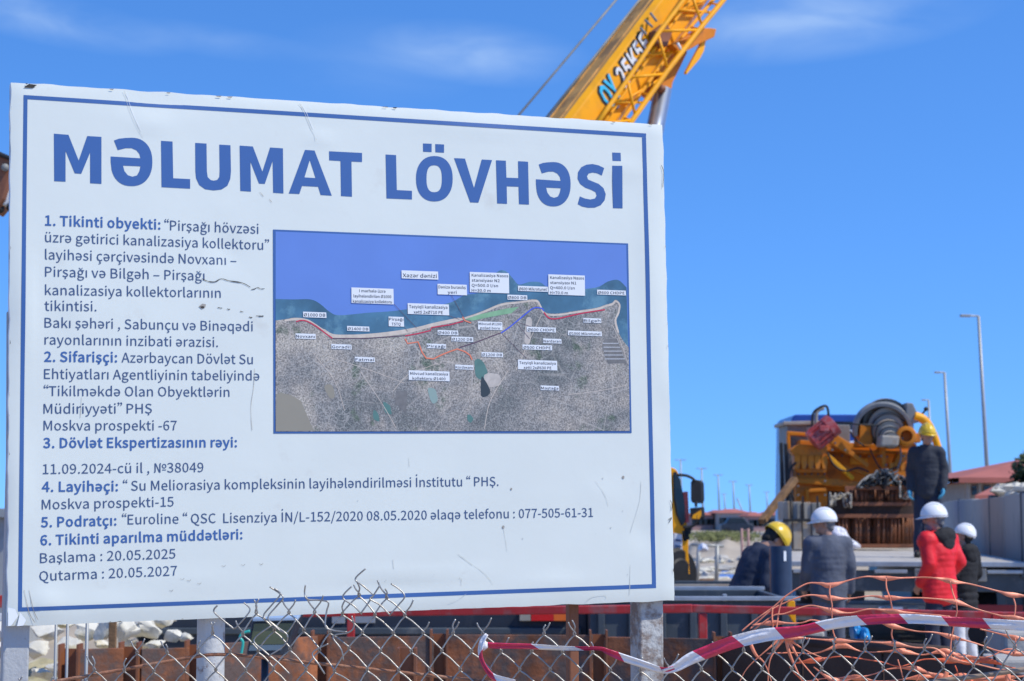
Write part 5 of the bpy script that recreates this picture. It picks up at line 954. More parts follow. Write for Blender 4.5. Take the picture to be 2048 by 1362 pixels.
# cab: traced side, real depth
CD = 27.0
back = Vector((-1.55, 1.7, 0))
def cabp(pts, nm, mt, d=back, off=0., bv=.02):
    n_ = Vector((.67, -.74, 0)) * off
    m = MB(); m.prism([p + n_ for p in pp(pts, CD)], d); return m.build(nm, mt, crane, bevel=bv)
cabp([(1250, 940), (1343, 934), (1352, 937), (1357, 944), (1366, 1000), (1375, 1048), (1378, 1075), (1378, 1110), (1381, 1150), (1366, 1152), (1357, 1105), (1345, 1104), (1300, 1120), (1240, 1120)], 'cab', M_yel)
cabp([(1346, 946), (1350, 943), (1358, 960), (1366, 1000), (1372, 1038), (1362, 1052), (1352, 1030), (1347, 1000)], 'windscreen', M_glass, Vector((-.06, .06, 0)), .03, .006)
cabp([(1300, 950), (1341, 948), (1343, 1005), (1300, 1010)], 'door_window', M_glass, Vector((-.03, .03, 0)), .02, .004)
cabp([(1365, 985), (1371, 983), (1374, 1045), (1369, 1046)], 'pillar_reflector', M_red, Vector((-.05, .05, 0)), .05, .004)
cabp([(1345, 1066), (1361, 1069), (1362, 1102), (1346, 1103)], 'side_plate', M_lab, Vector((-.02, .02, 0)), .03, .003)
cabp([(1364, 1062), (1372, 1060), (1376, 1078), (1367, 1082)], 'corner_lamp', M_glass, Vector((-.03, .03, 0)), .04, .003)
for y0 in (1078, 1090):
    cabp([(1347, y0), (1358, y0 + 1), (1358, y0 + 5), (1347, y0 + 4)], 'plate_band', M_navy, Vector((-.01, .01, 0)), .045, .001)
for q in ([(1356, 950), (1372, 951), (1384, 956), (1390, 962)], [(1366, 1054), (1380, 1054), (1392, 1046), (1394, 1030)], [(1392, 1003), (1392, 1014)]):
    m = MB(); m.tube(crom(pp(q, CD - .1), 4), .022, 8); m.build('mirror_arm', M_black, crane, smooth='all')
for q, nm in (([(1381, 964), (1385, 959), (1399, 961), (1403, 966), (1404, 1000), (1401, 1007), (1384, 1006), (1381, 1000)], 'mirror'), ([(1379, 1016), (1404, 1014), (1405, 1034), (1400, 1040), (1384, 1040), (1380, 1034)], 'mirror')):
    m = MB(); m.prism(pp(q, CD - .1), (.05, .09, 0)); m.build(nm, M_black, crane, bevel=.012)
m = MB(); m.prism(pp([(1384, 1037), (1386, 1030), (1402, 1020), (1403, 1030), (1398, 1038)], CD - .12), (0, .015, 0)); m.build('mirror_back', M_yel, crane)
m = MB(); m.prism(pp([(1368, 1050), (1384, 1052), (1382, 1068), (1370, 1072)], CD - .02), (0, .2, 0)); m.build('step_box', M_black, crane, bevel=.02)
m = MB(); c = P(1364, 1150, CD - .1); m.lathe(c, cy_, [(0, 0), (.22, .0), (.25, .03), (.36, .03), (.4, .07), (.4, .3), (0, .33)], 28); m.build('wheel', M_black, crane, smooth=True)

# ================================================================== LOW-LOADER seen from behind
hd = Vector((1.65, 11.5, 0)).normalized(); sd_ = Vector((hd.y, -hd.x, 0)); la = (sd_, hd, UPZ)
T0 = Vector(((1800 - 1024) / FPX * 22.6, 22.6, 0)); DZ = 1.14
lo = thing('flatbed_trailer', T0, 'grey flatbed trailer seen from the rear, loaded with the orange machine', 'trailer')
def LP(s, f, z): return T0 + sd_ * s + hd * f + UPZ * z
HWD = 1.5
for k in range(14):
    m = MB(); f0 = .06 + k * 1.0; m.box(LP(0, f0 + .49, DZ - .03 + .004 * (k % 3)), (2 * HWD - .1, .97, .06), la); m.build('deck_board', M_deck, lo, bevel=.006)
m = MB(); m.box(LP(0, 0, DZ - .03), (2 * HWD, .07, .06), la); m.build('rear_lip', M_steell, lo, bevel=.006)
m = MB()
for s in (-1, 1): m.box(LP(s * (HWD - .03), 7, DZ - .10), (.08, 14, .2), la)
m.build('side_rail', M_slate, lo, bevel=.01)
m = MB(); m.box(LP(0, .1, DZ - .24), (2 * HWD - .06, .12, .26), la); m.build('rear_beam', M_slate, lo, bevel=.01)
for a, b in ((-1.35, -.75), (-.35, .05), (.15, .95), (1.02, 1.45)):
    m = MB(); m.box(LP((a + b) / 2, -.01, DZ - .12), (b - a, .05, .045), la); m.build('rear_step', M_steell, lo, bevel=.006)
for s in (-.75, .2, .95):
    m = MB(); m.box(LP(s, .0, DZ - .16), (.12, .07, .16), la); m.build('hinge', M_grey, lo, bevel=.008)
m = MB(); m.box(LP(0, .25, .50), (2 * HWD - .1, .14, .20), la); m.build('bumper_beam', M_grey, lo, bevel=.01)
m = MB(); m.box(LP(1.15, .16, .50), (.62, .03, .22), la); m.build('tail_light', mat('lamp_deep_red', (.30, .012, .015), .35), lo, bevel=.004)
m = MB(); m.box(LP(-1.2, .16, .52), (.5, .03, .13), la); m.build('tail_light', MATS['lamp_deep_red'], lo, bevel=.004)
for s, mt in ((-.75, M_greyl), (-.2, M_greyl), (.12, M_greyl)):
    m = MB(); m.box(LP(s, .15, .50), (.14, .04, .14), la); m.build('rear_lamp', mt, lo, bevel=.02)
m = MB(); m.box(LP(-.15, .16, .52), (.3, .02, .11), la); m.build('number_plate', M_lab, lo, bevel=.004)
m = MB()
for s in (-.55, .55): m.box(LP(s, 7, .8), (.18, 13.4, .32), la)
m.build('chassis_beam', M_darkb, lo)
for f in (1.5, 2.8, 4.1):
    for s in (-1.1, 1.1):
        m = MB(); m.lathe(LP(s - .17, f, .43), sd_, [(0, 0), (.2, 0), (.22, .03), (.40, .03), (.43, .07), (.43, .27), (.4, .34), (0, .34)], 24); m.build('wheel', M_black, lo, smooth=True)
# truck in front of the trailer
tk = thing('blue_truck', LP(0, 15, 0), 'blue truck cab with dark rear window behind the orange machine', 'truck')
D = 38
def tpx(q, d, nm, mt, D_=D, bv=.03): m = MB(); m.prism(pp(q, D_), Vector((0, d, 0))); return m.build(nm, mt, tk, bevel=bv)
tpx([(1583, 838), (1590, 829), (1822, 829), (1828, 838), (1832, 1060), (1580, 1060)], 2.2, 'cab', M_bluep)
tpx([(1592, 843), (1820, 843), (1822, 858), (1590, 858)], .03, 'rear_window', M_glass, D - .035, .004)
tpx([(1592, 860), (1820, 860), (1822, 865), (1590, 865)], .03, 'trim_band', M_lab, D - .035, .004)
tpx([(1592, 882), (1820, 882), (1822, 890), (1590, 890)], .03, 'trim_band', M_lab, D - .035, .004)
for s in (-1, 1):
    m = MB(); c = LP(s * 1.0 + .2, 15.2, .5); m.lathe(c, sd_, [(0, 0), (.3, .0), (.48, .03), (.5, .08), (.5, .24), (0, .28)], 24); m.build('wheel', M_black, tk, smooth=True)

# ================================================================== ORANGE MACHINE on the trailer
D = 31.0; S_ = D / FPX
mc_ = thing('orange_drilling_rig', P(1710, 1095, D).xy.to_3d() + UPZ * DZ, 'orange drilling machine with a ribbed grey hopper and a red motor on the trailer', 'machine')
def mq(q, nm, mt, dep=.3, D_=D, bv=.012, lb=None, sm=False): m = MB(); m.prism(pp(q, D_), Vector((0, dep, 0))); return m.build(nm, mt, mc_, bevel=bv, label=lb)
# rear housing and frame
mq([(1574, 846), (1700, 850), (1700, 900), (1574, 905)], 'housing', M_grey, 1.0, D + .9)
mq([(1566, 843), (1640, 841), (1640, 849), (1566, 850)], 'housing_lid', M_greyl, 1.1, D + .8)
mq([(1574, 862), (1625, 866), (1625, 872), (1580, 871), (1582, 902), (1574, 905)], 'frame', M_org, .12, D + .7)
mq([(1600, 880), (1830, 892), (1830, 905), (1820, 990), (1640, 980), (1598, 905)], 'main_body', M_org, 1.1, D + .5)
mq([(1605, 893), (1750, 901), (1830, 902), (1830, 907), (1750, 908), (1605, 900)], 'body_flange', M_org, .5, D + .1)
mq([(1592, 940), (1650, 940), (1655, 960), (1655, 1040), (1592, 1040)], 'support_leg', M_org, .5, D + .05)
mq([(1586, 957), (1672, 957), (1735, 966), (1735, 975), (1672, 972), (1586, 966)], 'cross_beam', M_org, .3, D - .05)
mq([(1612, 978), (1652, 976), (1652, 983), (1618, 985), (1618, 1012), (1612, 1012)], 'leg_frame', M_org, .08, D - .05)
mq([(1580, 900), (1590, 892), (1600, 888), (1655, 893), (1655, 912), (1590, 912)], 'head_block', M_org, .3, D - .15)
def teeth(x0, x1, y0, y1, n_, D_, nm='tooth'):
    w_ = (x1 - x0) / n_
    for k in range(n_):
        a = x0 + w_ * k; mq([(a + .6, y0), (a + w_ - .6, y0), (a + w_ - .8, y0 + (y1 - y0) * .55), (a + w_ * .78, y1), (a + w_ * .22, y1), (a + .8, y0 + (y1 - y0) * .55)], nm, M_org, .28, D_, .006)
teeth(1588, 1656, 911, 938, 5, D - .2); mq([(1588, 936), (1656, 936), (1652, 945), (1594, 945)], 'tooth_base', M_org, .2, D - .1)
teeth(1778, 1822, 925, 942, 4, D - .2); mq([(1798, 905), (1812, 905), (1818, 926), (1788, 926)], 'head_block', M_org, .25, D - .15)
def bar(a, b, w_, nm='strut', mt=None, D_=D, rnd=False, dz=.1):
    m = MB(); A, B = P(*a, D_), P(*b, D_)
    if rnd: m.tube([A, B], w_ * S_ / 2, 14); return m.build(nm, mt or M_org, mc_, smooth=True)
    m.beam(A, B, w_ * S_, dz, up=Vector((0, 1, 0))); return m.build(nm, mt or M_org, mc_, bevel=.01)
bar((1650, 868), (1700, 900), 22, D_=D - .1); bar((1690, 898), (1735, 932), 9, D_=D - .05); bar((1652, 908), (1706, 958), 8, D_=D - .1, mt=M_yel); bar((1660, 925), (1750, 955), 6, D_=D + .1)
bar((1764, 896), (1768, 935), 9, D_=D - .1); bar((1760, 893), (1832, 892), 10, 'pipe', D_=D - .2, rnd=True)
# bolts, flanges and small fittings
def bolt(x, y, D_, r=.022):
    m = MB(); m.lathe(P(x, y, D_), (0, -1, 0), [(0, 0), (r, 0), (r, .02), (r * .8, .028), (0, .028)], 6); m.build('bolt', M_grey, mc_)
for k in range(9): bolt(1666 + 18 * k, 911 + .4 * k, D + .49)
for k in range(5): bolt(1597 + 13 * k, 948, D + .04, .018)
for x, y in ((1596, 972), (1596, 990), (1650, 990), (1598, 1012), (1650, 962), (1762, 912), (1772, 930), (1807, 912), (1670, 886), (1690, 900), (1664, 900)): bolt(x, y, D - .16, .02)
for q, r_, mt_ in (([(1655, 905), (1668, 930), (1690, 942), (1716, 936), (1738, 944)], .016, M_black), ([(1592, 925), (1580, 940), (1578, 970), (1588, 1000)], .02, M_black), ([(1740, 896), (1748, 916), (1766, 940), (1796, 934)], .014, M_black), ([(1800, 893), (1802, 915), (1795, 938)], .016, M_grey), ([(1700, 862), (1712, 880), (1730, 893)], .015, M_black)):
    m = MB(); m.tube(crom(pp(q, D - .22), 5), r_, 7); m.build('hose', mt_, mc_, smooth='all')
mq([(1700, 915), (1735, 917), (1735, 930), (1700, 928)], 'access_plate', M_yel, .03, D + .46)
mq([(1612, 853), (1640, 853), (1640, 862), (1612, 862)], 'vent_panel', M_greyl, .03, D + .86)
mq([(1585, 878), (1620, 882), (1620, 898), (1585, 900)], 'vent_panel', M_grey, .05, D + .84)
# red motor
ma, mb_ = P(1625, 883, D - .3), P(1668, 847, D - .3); md = (mb_ - ma).normalized(); L1 = (mb_ - ma).length
m = MB(); m.lathe(ma, md, [(0, -.02), (.12, -.02), (.19, 0), (.19, .06), (.16, .07), (.165, L1 * .68), (.2, L1 * .7), (.2, L1 * .98), (.17, L1), (0, L1)], 24); m.build('motor', M_red, mc_, smooth=True)
m = MB()
x_, y_, z_ = frame(md)
for k in range(14):
    a = 2 * math.pi * k / 14; r = x_ * math.cos(a) + y_ * math.sin(a); m.box(ma + r * .18 + md * (L1 * .37), (.02, .04, L1 * .55), (r.cross(md), r, md))
m.build('cooling_fins', M_red, mc_)
m = MB(); m.box(P(1648, 857, D - .48), (.16, .1, .1)); m.build('terminal_box', M_red, mc_, bevel=.015)
bar((1640, 886), (1665, 874), 12, 'motor_mount', M_grey, D - .15)
m = MB(); m.tube(crom(pp([(1624, 862), (1626, 828), (1640, 815), (1652, 812), (1656, 820), (1657, 832)], D - .1), 4), .022, 8); m.build('hose', M_black, mc_, smooth='all')
m = MB(); m.tube(crom(pp([(1632, 850), (1634, 824), (1648, 816)], D + .1), 4), .03, 8); m.build('hose', M_greyl, mc_, smooth='all')
m = MB(); m.tube(pp([(1672, 844), (1720, 849), (1760, 851)], D - .3), .014, 6); m.build('hose', M_black, mc_, smooth='all')
# hopper: half-ring hood with stepped rings running down to the outlet
hc = P(1776, 858, D - .2); ax_ = (P(1781, 876, D - 1.0) - hc).normalized()
m = MB(); Rr = 60 * S_
prof = [(Rr * .99, .5), (Rr, .12), (Rr * .985, .04), (Rr * .9, 0), (Rr * .88, .03), (Rr * .82, .10), (Rr * .80, .5)]
hd_ = MB(); hd_.lathe(hc + Vector((0, .5, 0)), (-.16, -1, -.12), [(Rr * 1.0, 0), (Rr * 1.0, .42), (Rr * .96, .47), (Rr * .86, .47), (Rr * .83, .42), (Rr * .83, 0), (Rr * 1.0, 0)], 40, 0, R_(-8), R_(185)); hd_.build('hood_ring', M_grey, mc_, smooth=True)
hd_ = MB(); hd_.lathe(hc + Vector((0, .46, 0)), (-.16, -1, -.12), [(0, 0), (Rr * .9, 0), (Rr * .9, .05), (0, .05)], 40, 0, R_(-8), R_(185)); hd_.build('hood_plate', M_grey, mc_, smooth=True)
cen = [(1772, 846, 48, D + .1), (1774, 853, 40, D - .03), (1776, 860, 33, D - .16), (1778, 868, 27, D - .29), (1780, 875, 22, D - .42), (1782, 881, 17, D - .55)]
for k, (x, y, r, dd) in enumerate(cen):
    m = MB(); m.lathe(P(x, y, dd), (.02, -1, -.30), [(0, -.12), (r * S_, -.12), (r * S_, -.02), (r * S_ * .96, .0), (r * S_ * .80, .004), (0, .004)], 36); m.build('hopper_ring', M_greyl if k % 2 else M_grey, mc_, smooth=True)
    m = MB(); m.lathe(P(x, y, dd), (.02, -1, -.30), [(r * S_ * .99, -.035), (r * S_ * 1.025, -.03), (r * S_ * 1.025, .005), (r * S_ * .98, .01)], 36); m.build('rubber_seal', M_black, mc_, smooth=True)
mq([(1764, 870), (1800, 872), (1797, 893), (1760, 893)], 'outlet_box', M_greyl, .4, D - .75, .03)
mq([(1720, 850), (1745, 852), (1745, 893), (1718, 893)], 'side_wall', M_org, .5, D - .1)
mq([(1804, 845), (1815, 838), (1815, 893), (1806, 893)], 'side_wall', M_org, .5, D - .1)
mq([(1812, 805), (1826, 806), (1838, 832), (1838, 845), (1822, 846), (1812, 838)], 'hood_bracket', M_grey, .3, D - .25, .02)
m = MB(); m.tube(crom(pp([(1828, 832), (1845, 838), (1858, 852), (1868, 872), (1876, 894), (1878, 905)], D - .2), 5), [.085 - .0012 * i for i in range(26)], 14); m.build('curved_arm', M_yel, mc_, smooth='all')
bar((1841, 832), (1851, 820), 4, 'lever', M_black, D - .2, True); m = MB(); m.ball(P(1852, 818, D - .2), .04); m.build('lever_knob', M_black, mc_, smooth='all')
m = MB(); c = P(1813, 872, D - .5); m.lathe(c, (-.15, -1, .05), [(0, -.5), (.17, -.5), (.17, 0), (.155, .01), (.10, .01), (.10, -.2), (0, -.2)], 26); m.build('pipe_socket', M_org, mc_, smooth=True)
mq([(1825, 866), (1842, 866), (1842, 885), (1825, 885)], 'clamp', M_org, .3, D - .4)
mq([(1799, 876), (1808, 873), (1808, 893), (1798, 893)], 'clamp', M_grey, .3, D - .3)
for q in ([(1560, 885), (1566, 885), (1570, 1005), (1562, 1005)], [(1569, 887), (1576, 887), (1581, 1005), (1573, 1005)]): mq(q, 'guide_pipe', M_black, .1, D - .1)
mq([(1577, 902), (1590, 905), (1590, 1060), (1580, 1060)], 'rear_column', M_grey, .6, D + .3)
mq([(1590, 1000), (1655, 1000), (1655, 1094), (1590, 1094)], 'base_block', M_rustd, 1.0, D + .3)
mq([(1655, 970), (1830, 978), (1830, 1094), (1655, 1094)], 'base_frame', M_rustd, 1.0, D + .6)
mq([(1573, 945), (1583, 940), (1588, 958), (1576, 965)], 'pink_sleeve', mat('sleeve_pink', (.5, .26, .18), .7), .2, D - .05)
# inclined timber against the rig
bm_ = MB(); bm_.beam(P(1523, 1044, D - 1.0), P(1590, 958, D - .3), .115, .10); o = bm_.build('timber_beam', M_wood, bevel=.008); tag(o, 'brown wooden beam leaning out from the left side of the orange machine', 'beam')
# grey ribbed blocks strapped together
D2 = 29.3
gb = thing('block_stack', P(1606, 1100, D2).xy.to_3d() + UPZ * DZ, 'stack of grey slabs strapped upright at the left of the deck', 'block stack')
for k in range(4):
    x0 = 1566 + 19 * k; m = MB(); m.prism(pp([(x0, 1003 + k), (x0 + 18, 1002 + k), (x0 + 18.4, 1041), (x0 + .6, 1041)], D2 + .02 * (k % 2)), (0, .6, 0)); m.build('slab', M_grey if k % 2 else M_greyl, gb, bevel=.012)
    m = MB(); m.prism(pp([(x0 + .8, 1043), (x0 + 18.4, 1043), (x0 + 18.6, 1099), (x0 + 2, 1099)], D2 - .03 * (k % 2)), (0, .6, 0)); m.build('slab', M_greyl if k % 3 else M_grey, gb, bevel=.012)
for x in (1581, 1606, 1635): m = MB(); m.prism(pp([(x - 1.5, 992), (x + 1.5, 992), (x + 3, 1040), (x - .5, 1040)], D2 - .06), (0, .04, 0)); m.build('stake', M_black, gb)
m = MB(); m.prism(pp([(1566, 1038), (1642, 1037), (1642, 1043), (1566, 1044)], D2 - .08), (0, .03, 0)); m.build('strap', M_black, gb)
# rusty racks of rods
def rack(y0, y1, x0, x1, n_, lb, Dr, tilt=0):
    t = thing('rod_rack', P((x0 + x1) / 2, y1, Dr), lb, 'steel rack', 'racks of rusty rods on the trailer')
    for y in (y0, y1):
        m = MB(); m.beam(P(x0, y, Dr - .05), P(x1, y + tilt, Dr - .05), .035, .06, up=UPZ); m.build('bar', M_brown, t, bevel=.004)
        m = MB(); m.beam(P(x0, y, Dr + .35), P(x1, y + tilt, Dr + .35), .035, .06, up=UPZ); m.build('bar', M_brown, t, bevel=.004)
    r3 = random.Random(n_)
    for k in range(n_):
        x = x0 + (x1 - x0) * (k + .5) / n_; m = MB(); f = r3.choice((-.02, .08, .2, .34)); m.tube([P(x + r3.uniform(-1, 1), y0, Dr + f), P(x + r3.uniform(-1, 1), y1, Dr + f)], .016, 6); m.build('rod', M_brown if r3.random() < .55 else M_rust, t, smooth='all')
    m = MB(); m.prism(pp([(x0 + 1, y0), (x1 - 1, y0), (x1 - 1, y1), (x0 + 1, y1)], Dr + .36), (0, .02, 0)); m.build('back_plate', M_rustd, t)
    return t
Dr = 29.6
rack(1032, 1092, 1664, 1828, 42, 'lower and taller rack of rusty vertical rods on the trailer deck', Dr)
rack(976, 1008, 1690, 1822, 30, 'upper low rack of rusty rods under the tangle of hoses', Dr)
m = MB()
m.prism(pp([(1660, 1010), (1825, 1009), (1826, 1030), (1662, 1031)], Dr + .06), (0, .4, 0)); o = m.build('packing_timber', M_rustd, bevel=.01); tag(o, 'dark packing layer between the two rusty rod racks', 'timber')
def tangle(nm, x0, x1, yf, n_, mt, lb, Dr, r=.018, seed=1, cat='hoses'):
    rr_ = random.Random(seed); t = thing(nm, P((x0 + x1) / 2, yf((x0 + x1) / 2)[1], Dr), lb, cat)
    for k in range(n_):
        x = rr_.uniform(x0, x1); pts = []; a = rr_.uniform(0, 6.28)
        for i in range(6):
            a += rr_.uniform(-1.3, 1.3); x += math.cos(a) * 17; x = max(x0, min(x1, x)); lo_, hi = yf(x); pts.append(P(x, rr_.uniform(lo_, hi), Dr + rr_.uniform(-.15, .3)))
        m = MB(); m.tube(crom(pts, 5), r, 6); m.build('hose', mt[k % len(mt)], t, smooth='all')
def mh(x): k = max(0, 1 - ((x - 1775) / 62) ** 2); return (975 - 38 * k ** .8, 977)
tangle('hose_bundle', 1715, 1815, mh, 42, [M_black, M_grey, M_slate, M_black], 'tangled heap of black and grey hoses on top of the rusty racks', Dr - .05, .014)
tangle('rope_bundle', 1660, 1702, lambda x: (985, 1016), 14, [M_greyl], 'pale rope bundle hanging at the left end of the upper rack', Dr - .1, .014, 4, 'rope')
tangle('rope_bundle', 1800, 1824, lambda x: (965, 998), 9, [M_greyl], 'small pale rope coil beside the standing worker at the rack end', Dr - .1, .016, 9, 'rope')
# white plastic sheet
def blob(nm, pts, D_, mt, lb, cat, dep=.3, seed=1):
    m = MB(); vs = []; c = sum((Vector((x, y, 0)) for x, y in pts), Vector()) / len(pts); n_ = 40; rn_ = 8; q = crom([Vector((x, y, 0)) for x, y in pts + [pts[0]]], max(2, 40 // len(pts)))[:-1]
    for j in range(rn_ + 1):
        t = j / rn_
        for p in q:
            w_ = c.lerp(p, math.sin(t * math.pi / 2)); z = math.cos(t * math.pi / 2) * dep * (1 + .55 * noise.noise(Vector((w_.x * .13, w_.y * .13, seed)))) + .10 * dep * noise.noise(Vector((w_.x * .5, w_.y * .5, seed)))
            vs.append(P(w_.x, w_.y, D_ - z))
    k = len(q); m.add(vs, [(j * k + i, j * k + (i + 1) % k, (j + 1) * k + (i + 1) % k, (j + 1) * k + i) for j in range(rn_) for i in range(k)])
    b0 = len(m.v); m.add([v + Vector((0, .12, 0)) for v in vs[-k:]], [])
    m.f += [((rn_) * k + i, rn_ * k + (i + 1) % k, b0 + (i + 1) % k, b0 + i) for i in range(k)] + [tuple(range(b0, b0 + k))]; m.mi += [0] * (k + 1)
    o = m.build(nm, mt, smooth='all'); return tag(o, lb, cat)
blob('plastic_sheet', [(1655, 1098), (1658, 1060), (1672, 1052), (1690, 1058), (1700, 1075), (1715, 1085), (1722, 1094), (1710, 1099), (1680, 1100)], 28.6, M_bagw, 'crumpled whitish plastic sheet at the foot of the rusty rack', 'plastic sheet', .12)
blob('plastic_bag', [(1705, 1250), (1716, 1246), (1724, 1262), (1728, 1285), (1718, 1292), (1706, 1275)], 13.5, M_bagb, 'bright blue plastic bag beside the man in the grey jacket, left one', 'bag', .06, 3)
blob('plastic_bag', [(1722, 1270), (1730, 1256), (1738, 1262), (1742, 1292), (1732, 1298), (1720, 1294)], 13.4, M_bagb, 'bright blue plastic bag right of its twin above the shaft rim', 'bag', .06, 5)

# ================================================================== STREET LAMPS, WALL, HOUSES
def lamp(px, ptop, D, arm_px, lb, double=False, lean=.0, w_=None, grp=None, pbase=None):
    t = P(px, ptop, D); r = w_ or .085; bx = P(pbase or px, 1000, D).x; bx = t.x + (bx - t.x) * 1.08; b = Vector((bx, D, 0)); t.y = D
    L_ = thing('street_lamp', b, lb, 'street lamp', grp)
    m = MB(); m.tube([b, b.lerp(t, .5), t], [r * 1.25, r, r * .75], 12); m.build('pole', M_lamp, L_, smooth='all')
    m = MB(); m.tube([b + Vector((0, 0, .0)), b + Vector((0, 0, .5))], r * 1.6, 12); m.build('base_cover', M_lamp, L_, smooth='all')
    al = arm_px / FPX * D
    for s in ((-1, 1) if double else (-1,)):
        e = t + Vector((s * abs(al), 0, .02 * abs(al))); m = MB(); m.tube([t, e], r * .45, 8); m.build('arm', M_lamp, L_, smooth='all')
        m = MB(); m.beam(t.lerp(e, .45), t.lerp(e, 1.06), .26, .10); m.build('lamp_head', M_lamp, L_, bevel=.03)
    return L_
lamp(1957, 632, 75, 35, 'tall grey street lamp, nearest of the row by the white wall', pbase=1980)
lamp(1889, 745, 104, 19, 'mid-height grey street lamp between the worker and the nearest lamp', pbase=1906, w_=.1)
lamp(1857, 800, 132, 13, 'far thin street lamp behind the worker in the yellow helmet', pbase=1868, w_=.1)
for k, (x, y, D_) in enumerate([(1361, 920, 255), (1403, 937, 300), (1436, 950, 350), (1466, 963, 415), (1498, 970, 470), (1533, 984, 600), (1448, 988, 640)]):
    lamp(x, y, D_, 11 - k, 'distant twin-arm street lamp far beyond the crane cab' if 0 else ['first', 'second', 'third', 'fourth', 'fifth', 'sixth', 'faintest'][k] + ' distant twin-arm street lamp counted from the crane cab', True, w_=.13 + .02 * k, grp='distant twin-arm lamps', pbase=x + 3)
m = MB(); A = P(1474, 996, 300); B = P(1487, 1028, 300); m.tube([A, B, (B.x, B.y, 0)], .12, 6); o = m.build('leaning_mast', M_lamp, smooth='all'); tag(o, 'thin leaning mast above the distant red roofs', 'mast')
# concrete wall
wa = thing('concrete_wall', (8.5, 32, 0), 'white concrete panel wall with dark posts behind the trailer', 'wall')
WA = [(2160, 22.0), (2048 + 0, 26), (1983, 31), (1920, 38.5), (1868, 48), (1835, 58)]
pt = [Vector(((x - 1024) / FPX * d, d, 0)) for x, d in WA]
for k, (A, B) in enumerate(zip(pt, pt[1:])):
    d = (B - A).normalized(); n_ = d.cross(UPZ); h = 2.03; L_ = (B - A).length
    for q in range(2):
        a = A + d * (L_ * q / 2 + .06); b = A + d * (L_ * (q + 1) / 2 - (.06 if q else .012)); c = (a + b) / 2
        m = MB(); m.box(c + UPZ * (h / 2 - .02 * (q == k % 2)), ((b - a).length, .14, h), (d, n_, UPZ)); m.build('wall_panel', M_wall, wa, bevel=.012)
for A in pt: m = MB(); m.box(A + UPZ * 1.03, (.13, .2, 2.06)); m.build('wall_post', M_slate, wa, bevel=.01)
rr = random.Random(8)
for k in range(14):
    t = k / 13; A = pt[1].lerp(pt[0], .6).lerp(pt[2], t); m = MB(); m.ball(A + Vector((.25, 0, 2.05 + rr.uniform(0, .08))), (rr.uniform(.2, .34), .25, rr.uniform(.08, .15)), None, 9, 6, seed=k, amp=.8); o = m.build('rubble_stone', M_rock, smooth=False); tag(o, 'small pale rubble stone in the row along the top of the white wall', 'stone', 'stones on top of the wall')
# red-roofed house on the right
D = 62
hs_ = thing('red_roofed_house', P(2010, 1000, D).xy.to_3d(), 'house with a wide red hipped roof and shaded porch behind the wall', 'house')
def hq(q, d, nm, mt, D_=D, bv=.02): m = MB(); m.prism(pp(q, D_), Vector((0, d, 0))); return m.build(nm, mt, hs_, bevel=bv)
r0 = P(1918, 955, D); r1 = P(2120, 955, D); ap = P(2075, 912, D + 5); r2 = r0 + Vector((0, 9, 0)); r3 = r1 + Vector((0, 9, 0))
m = MB(); e_h = Vector((0, 0, -.18)); ap2 = ap + Vector((1.5, 0, 0)); m.add([r0, r1, r3, r2, ap, ap2, r0 + e_h, r1 + e_h, r3 + e_h, r2 + e_h], [(0, 1, 5, 4), (1, 3, 5), (3, 2, 4, 5), (2, 0, 4), (6, 9, 8, 7), (0, 6, 7, 1), (1, 7, 8, 3), (3, 8, 9, 2), (2, 9, 6, 0)])
m.v[2], m.v[3] = m.v[3], m.v[2]; m.f = [(0, 1, 5, 4), (1, 2, 5), (2, 3, 4, 5), (3, 0, 4), (6, 9, 8, 7), (0, 6, 7, 1)]; m.v[2] = r3; m.v[3] = r2; m.mi = [0] * 6
m.build('roof', M_terra, hs_)
hq([(1930, 965), (2110, 965), (2110, 1020), (1930, 1020)], 7, 'wall', mat('house_wall', (.34, .30, .26), .85), D + 1.6)
hq([(1922, 957), (2116, 957), (2116, 966), (1922, 966)], .3, 'eaves_beam', M_rustd, D + .1)
for x in (1936, 1958, 1992, 2030, 2066): hq([(x, 964), (x + 5, 964), (x + 5, 1015), (x, 1015)], .3, 'column', MATS['house_wall'], D + .4)
for x in (1944, 1968, 2002, 2042): hq([(x, 972), (x + 14, 972), (x + 14, 990), (x, 990)], .05, 'window', M_glass, D + 1.52, .0)
lr = MB(); a = P(1950, 991, D - 3); lr.add([a, P(2030, 987, D - 3), P(2030, 972, D - .5), P(1985, 974, D - .5), a + Vector((0, 0, -.15)), P(2030, 987, D - 3) + Vector((0, 0, -.15))], [(0, 1, 2, 3), (0, 4, 5, 1)]); lr.build('porch_roof', M_terra, hs_)
# dark shrubs by the wall
def shrub(c, rx, rz, n_, lb, seed, ry=None):
    rs = random.Random(seed); t = thing('shrub', Vector((c.x, c.y, 0)), lb, 'shrub'); m = MB()
    for k in range(n_):
        q = Vector((rs.gauss(0, .45), rs.gauss(0, .45), rs.gauss(0, .42))); 
        if q.length > 1.1: q *= .9 / q.length
        p = c + Vector((q.x * rx, q.y * (ry or rx), q.z * rz)); a = Vector((rs.uniform(-1, 1), rs.uniform(-1, 1), rs.uniform(-1, 1))).normalized(); b = a.orthogonal().normalized(); s = rs.uniform(.04, .10)
        m.add([p - a * s, p + b * s * .5, p + a * s, p - b * s * .5], [(0, 1, 2, 3)])
    o = m.build('foliage', M_leaf, t); o['kind'] = 'stuff'
    m = MB()
    for k in range(5): m.tube([(c.x + rs.uniform(-.1, .1), c.y, 0), c + Vector((rs.uniform(-.6, .6) * rx, rs.uniform(-.3, .3), rs.uniform(-.2, .4) * rz))], [.05, .015], 6)
    m.build('stem', M_wood, t, smooth='all'); return t
shrub(P(2074, 950, 40), .55, .6, 2000, 'dark shrub at the right edge above the white wall', 1)
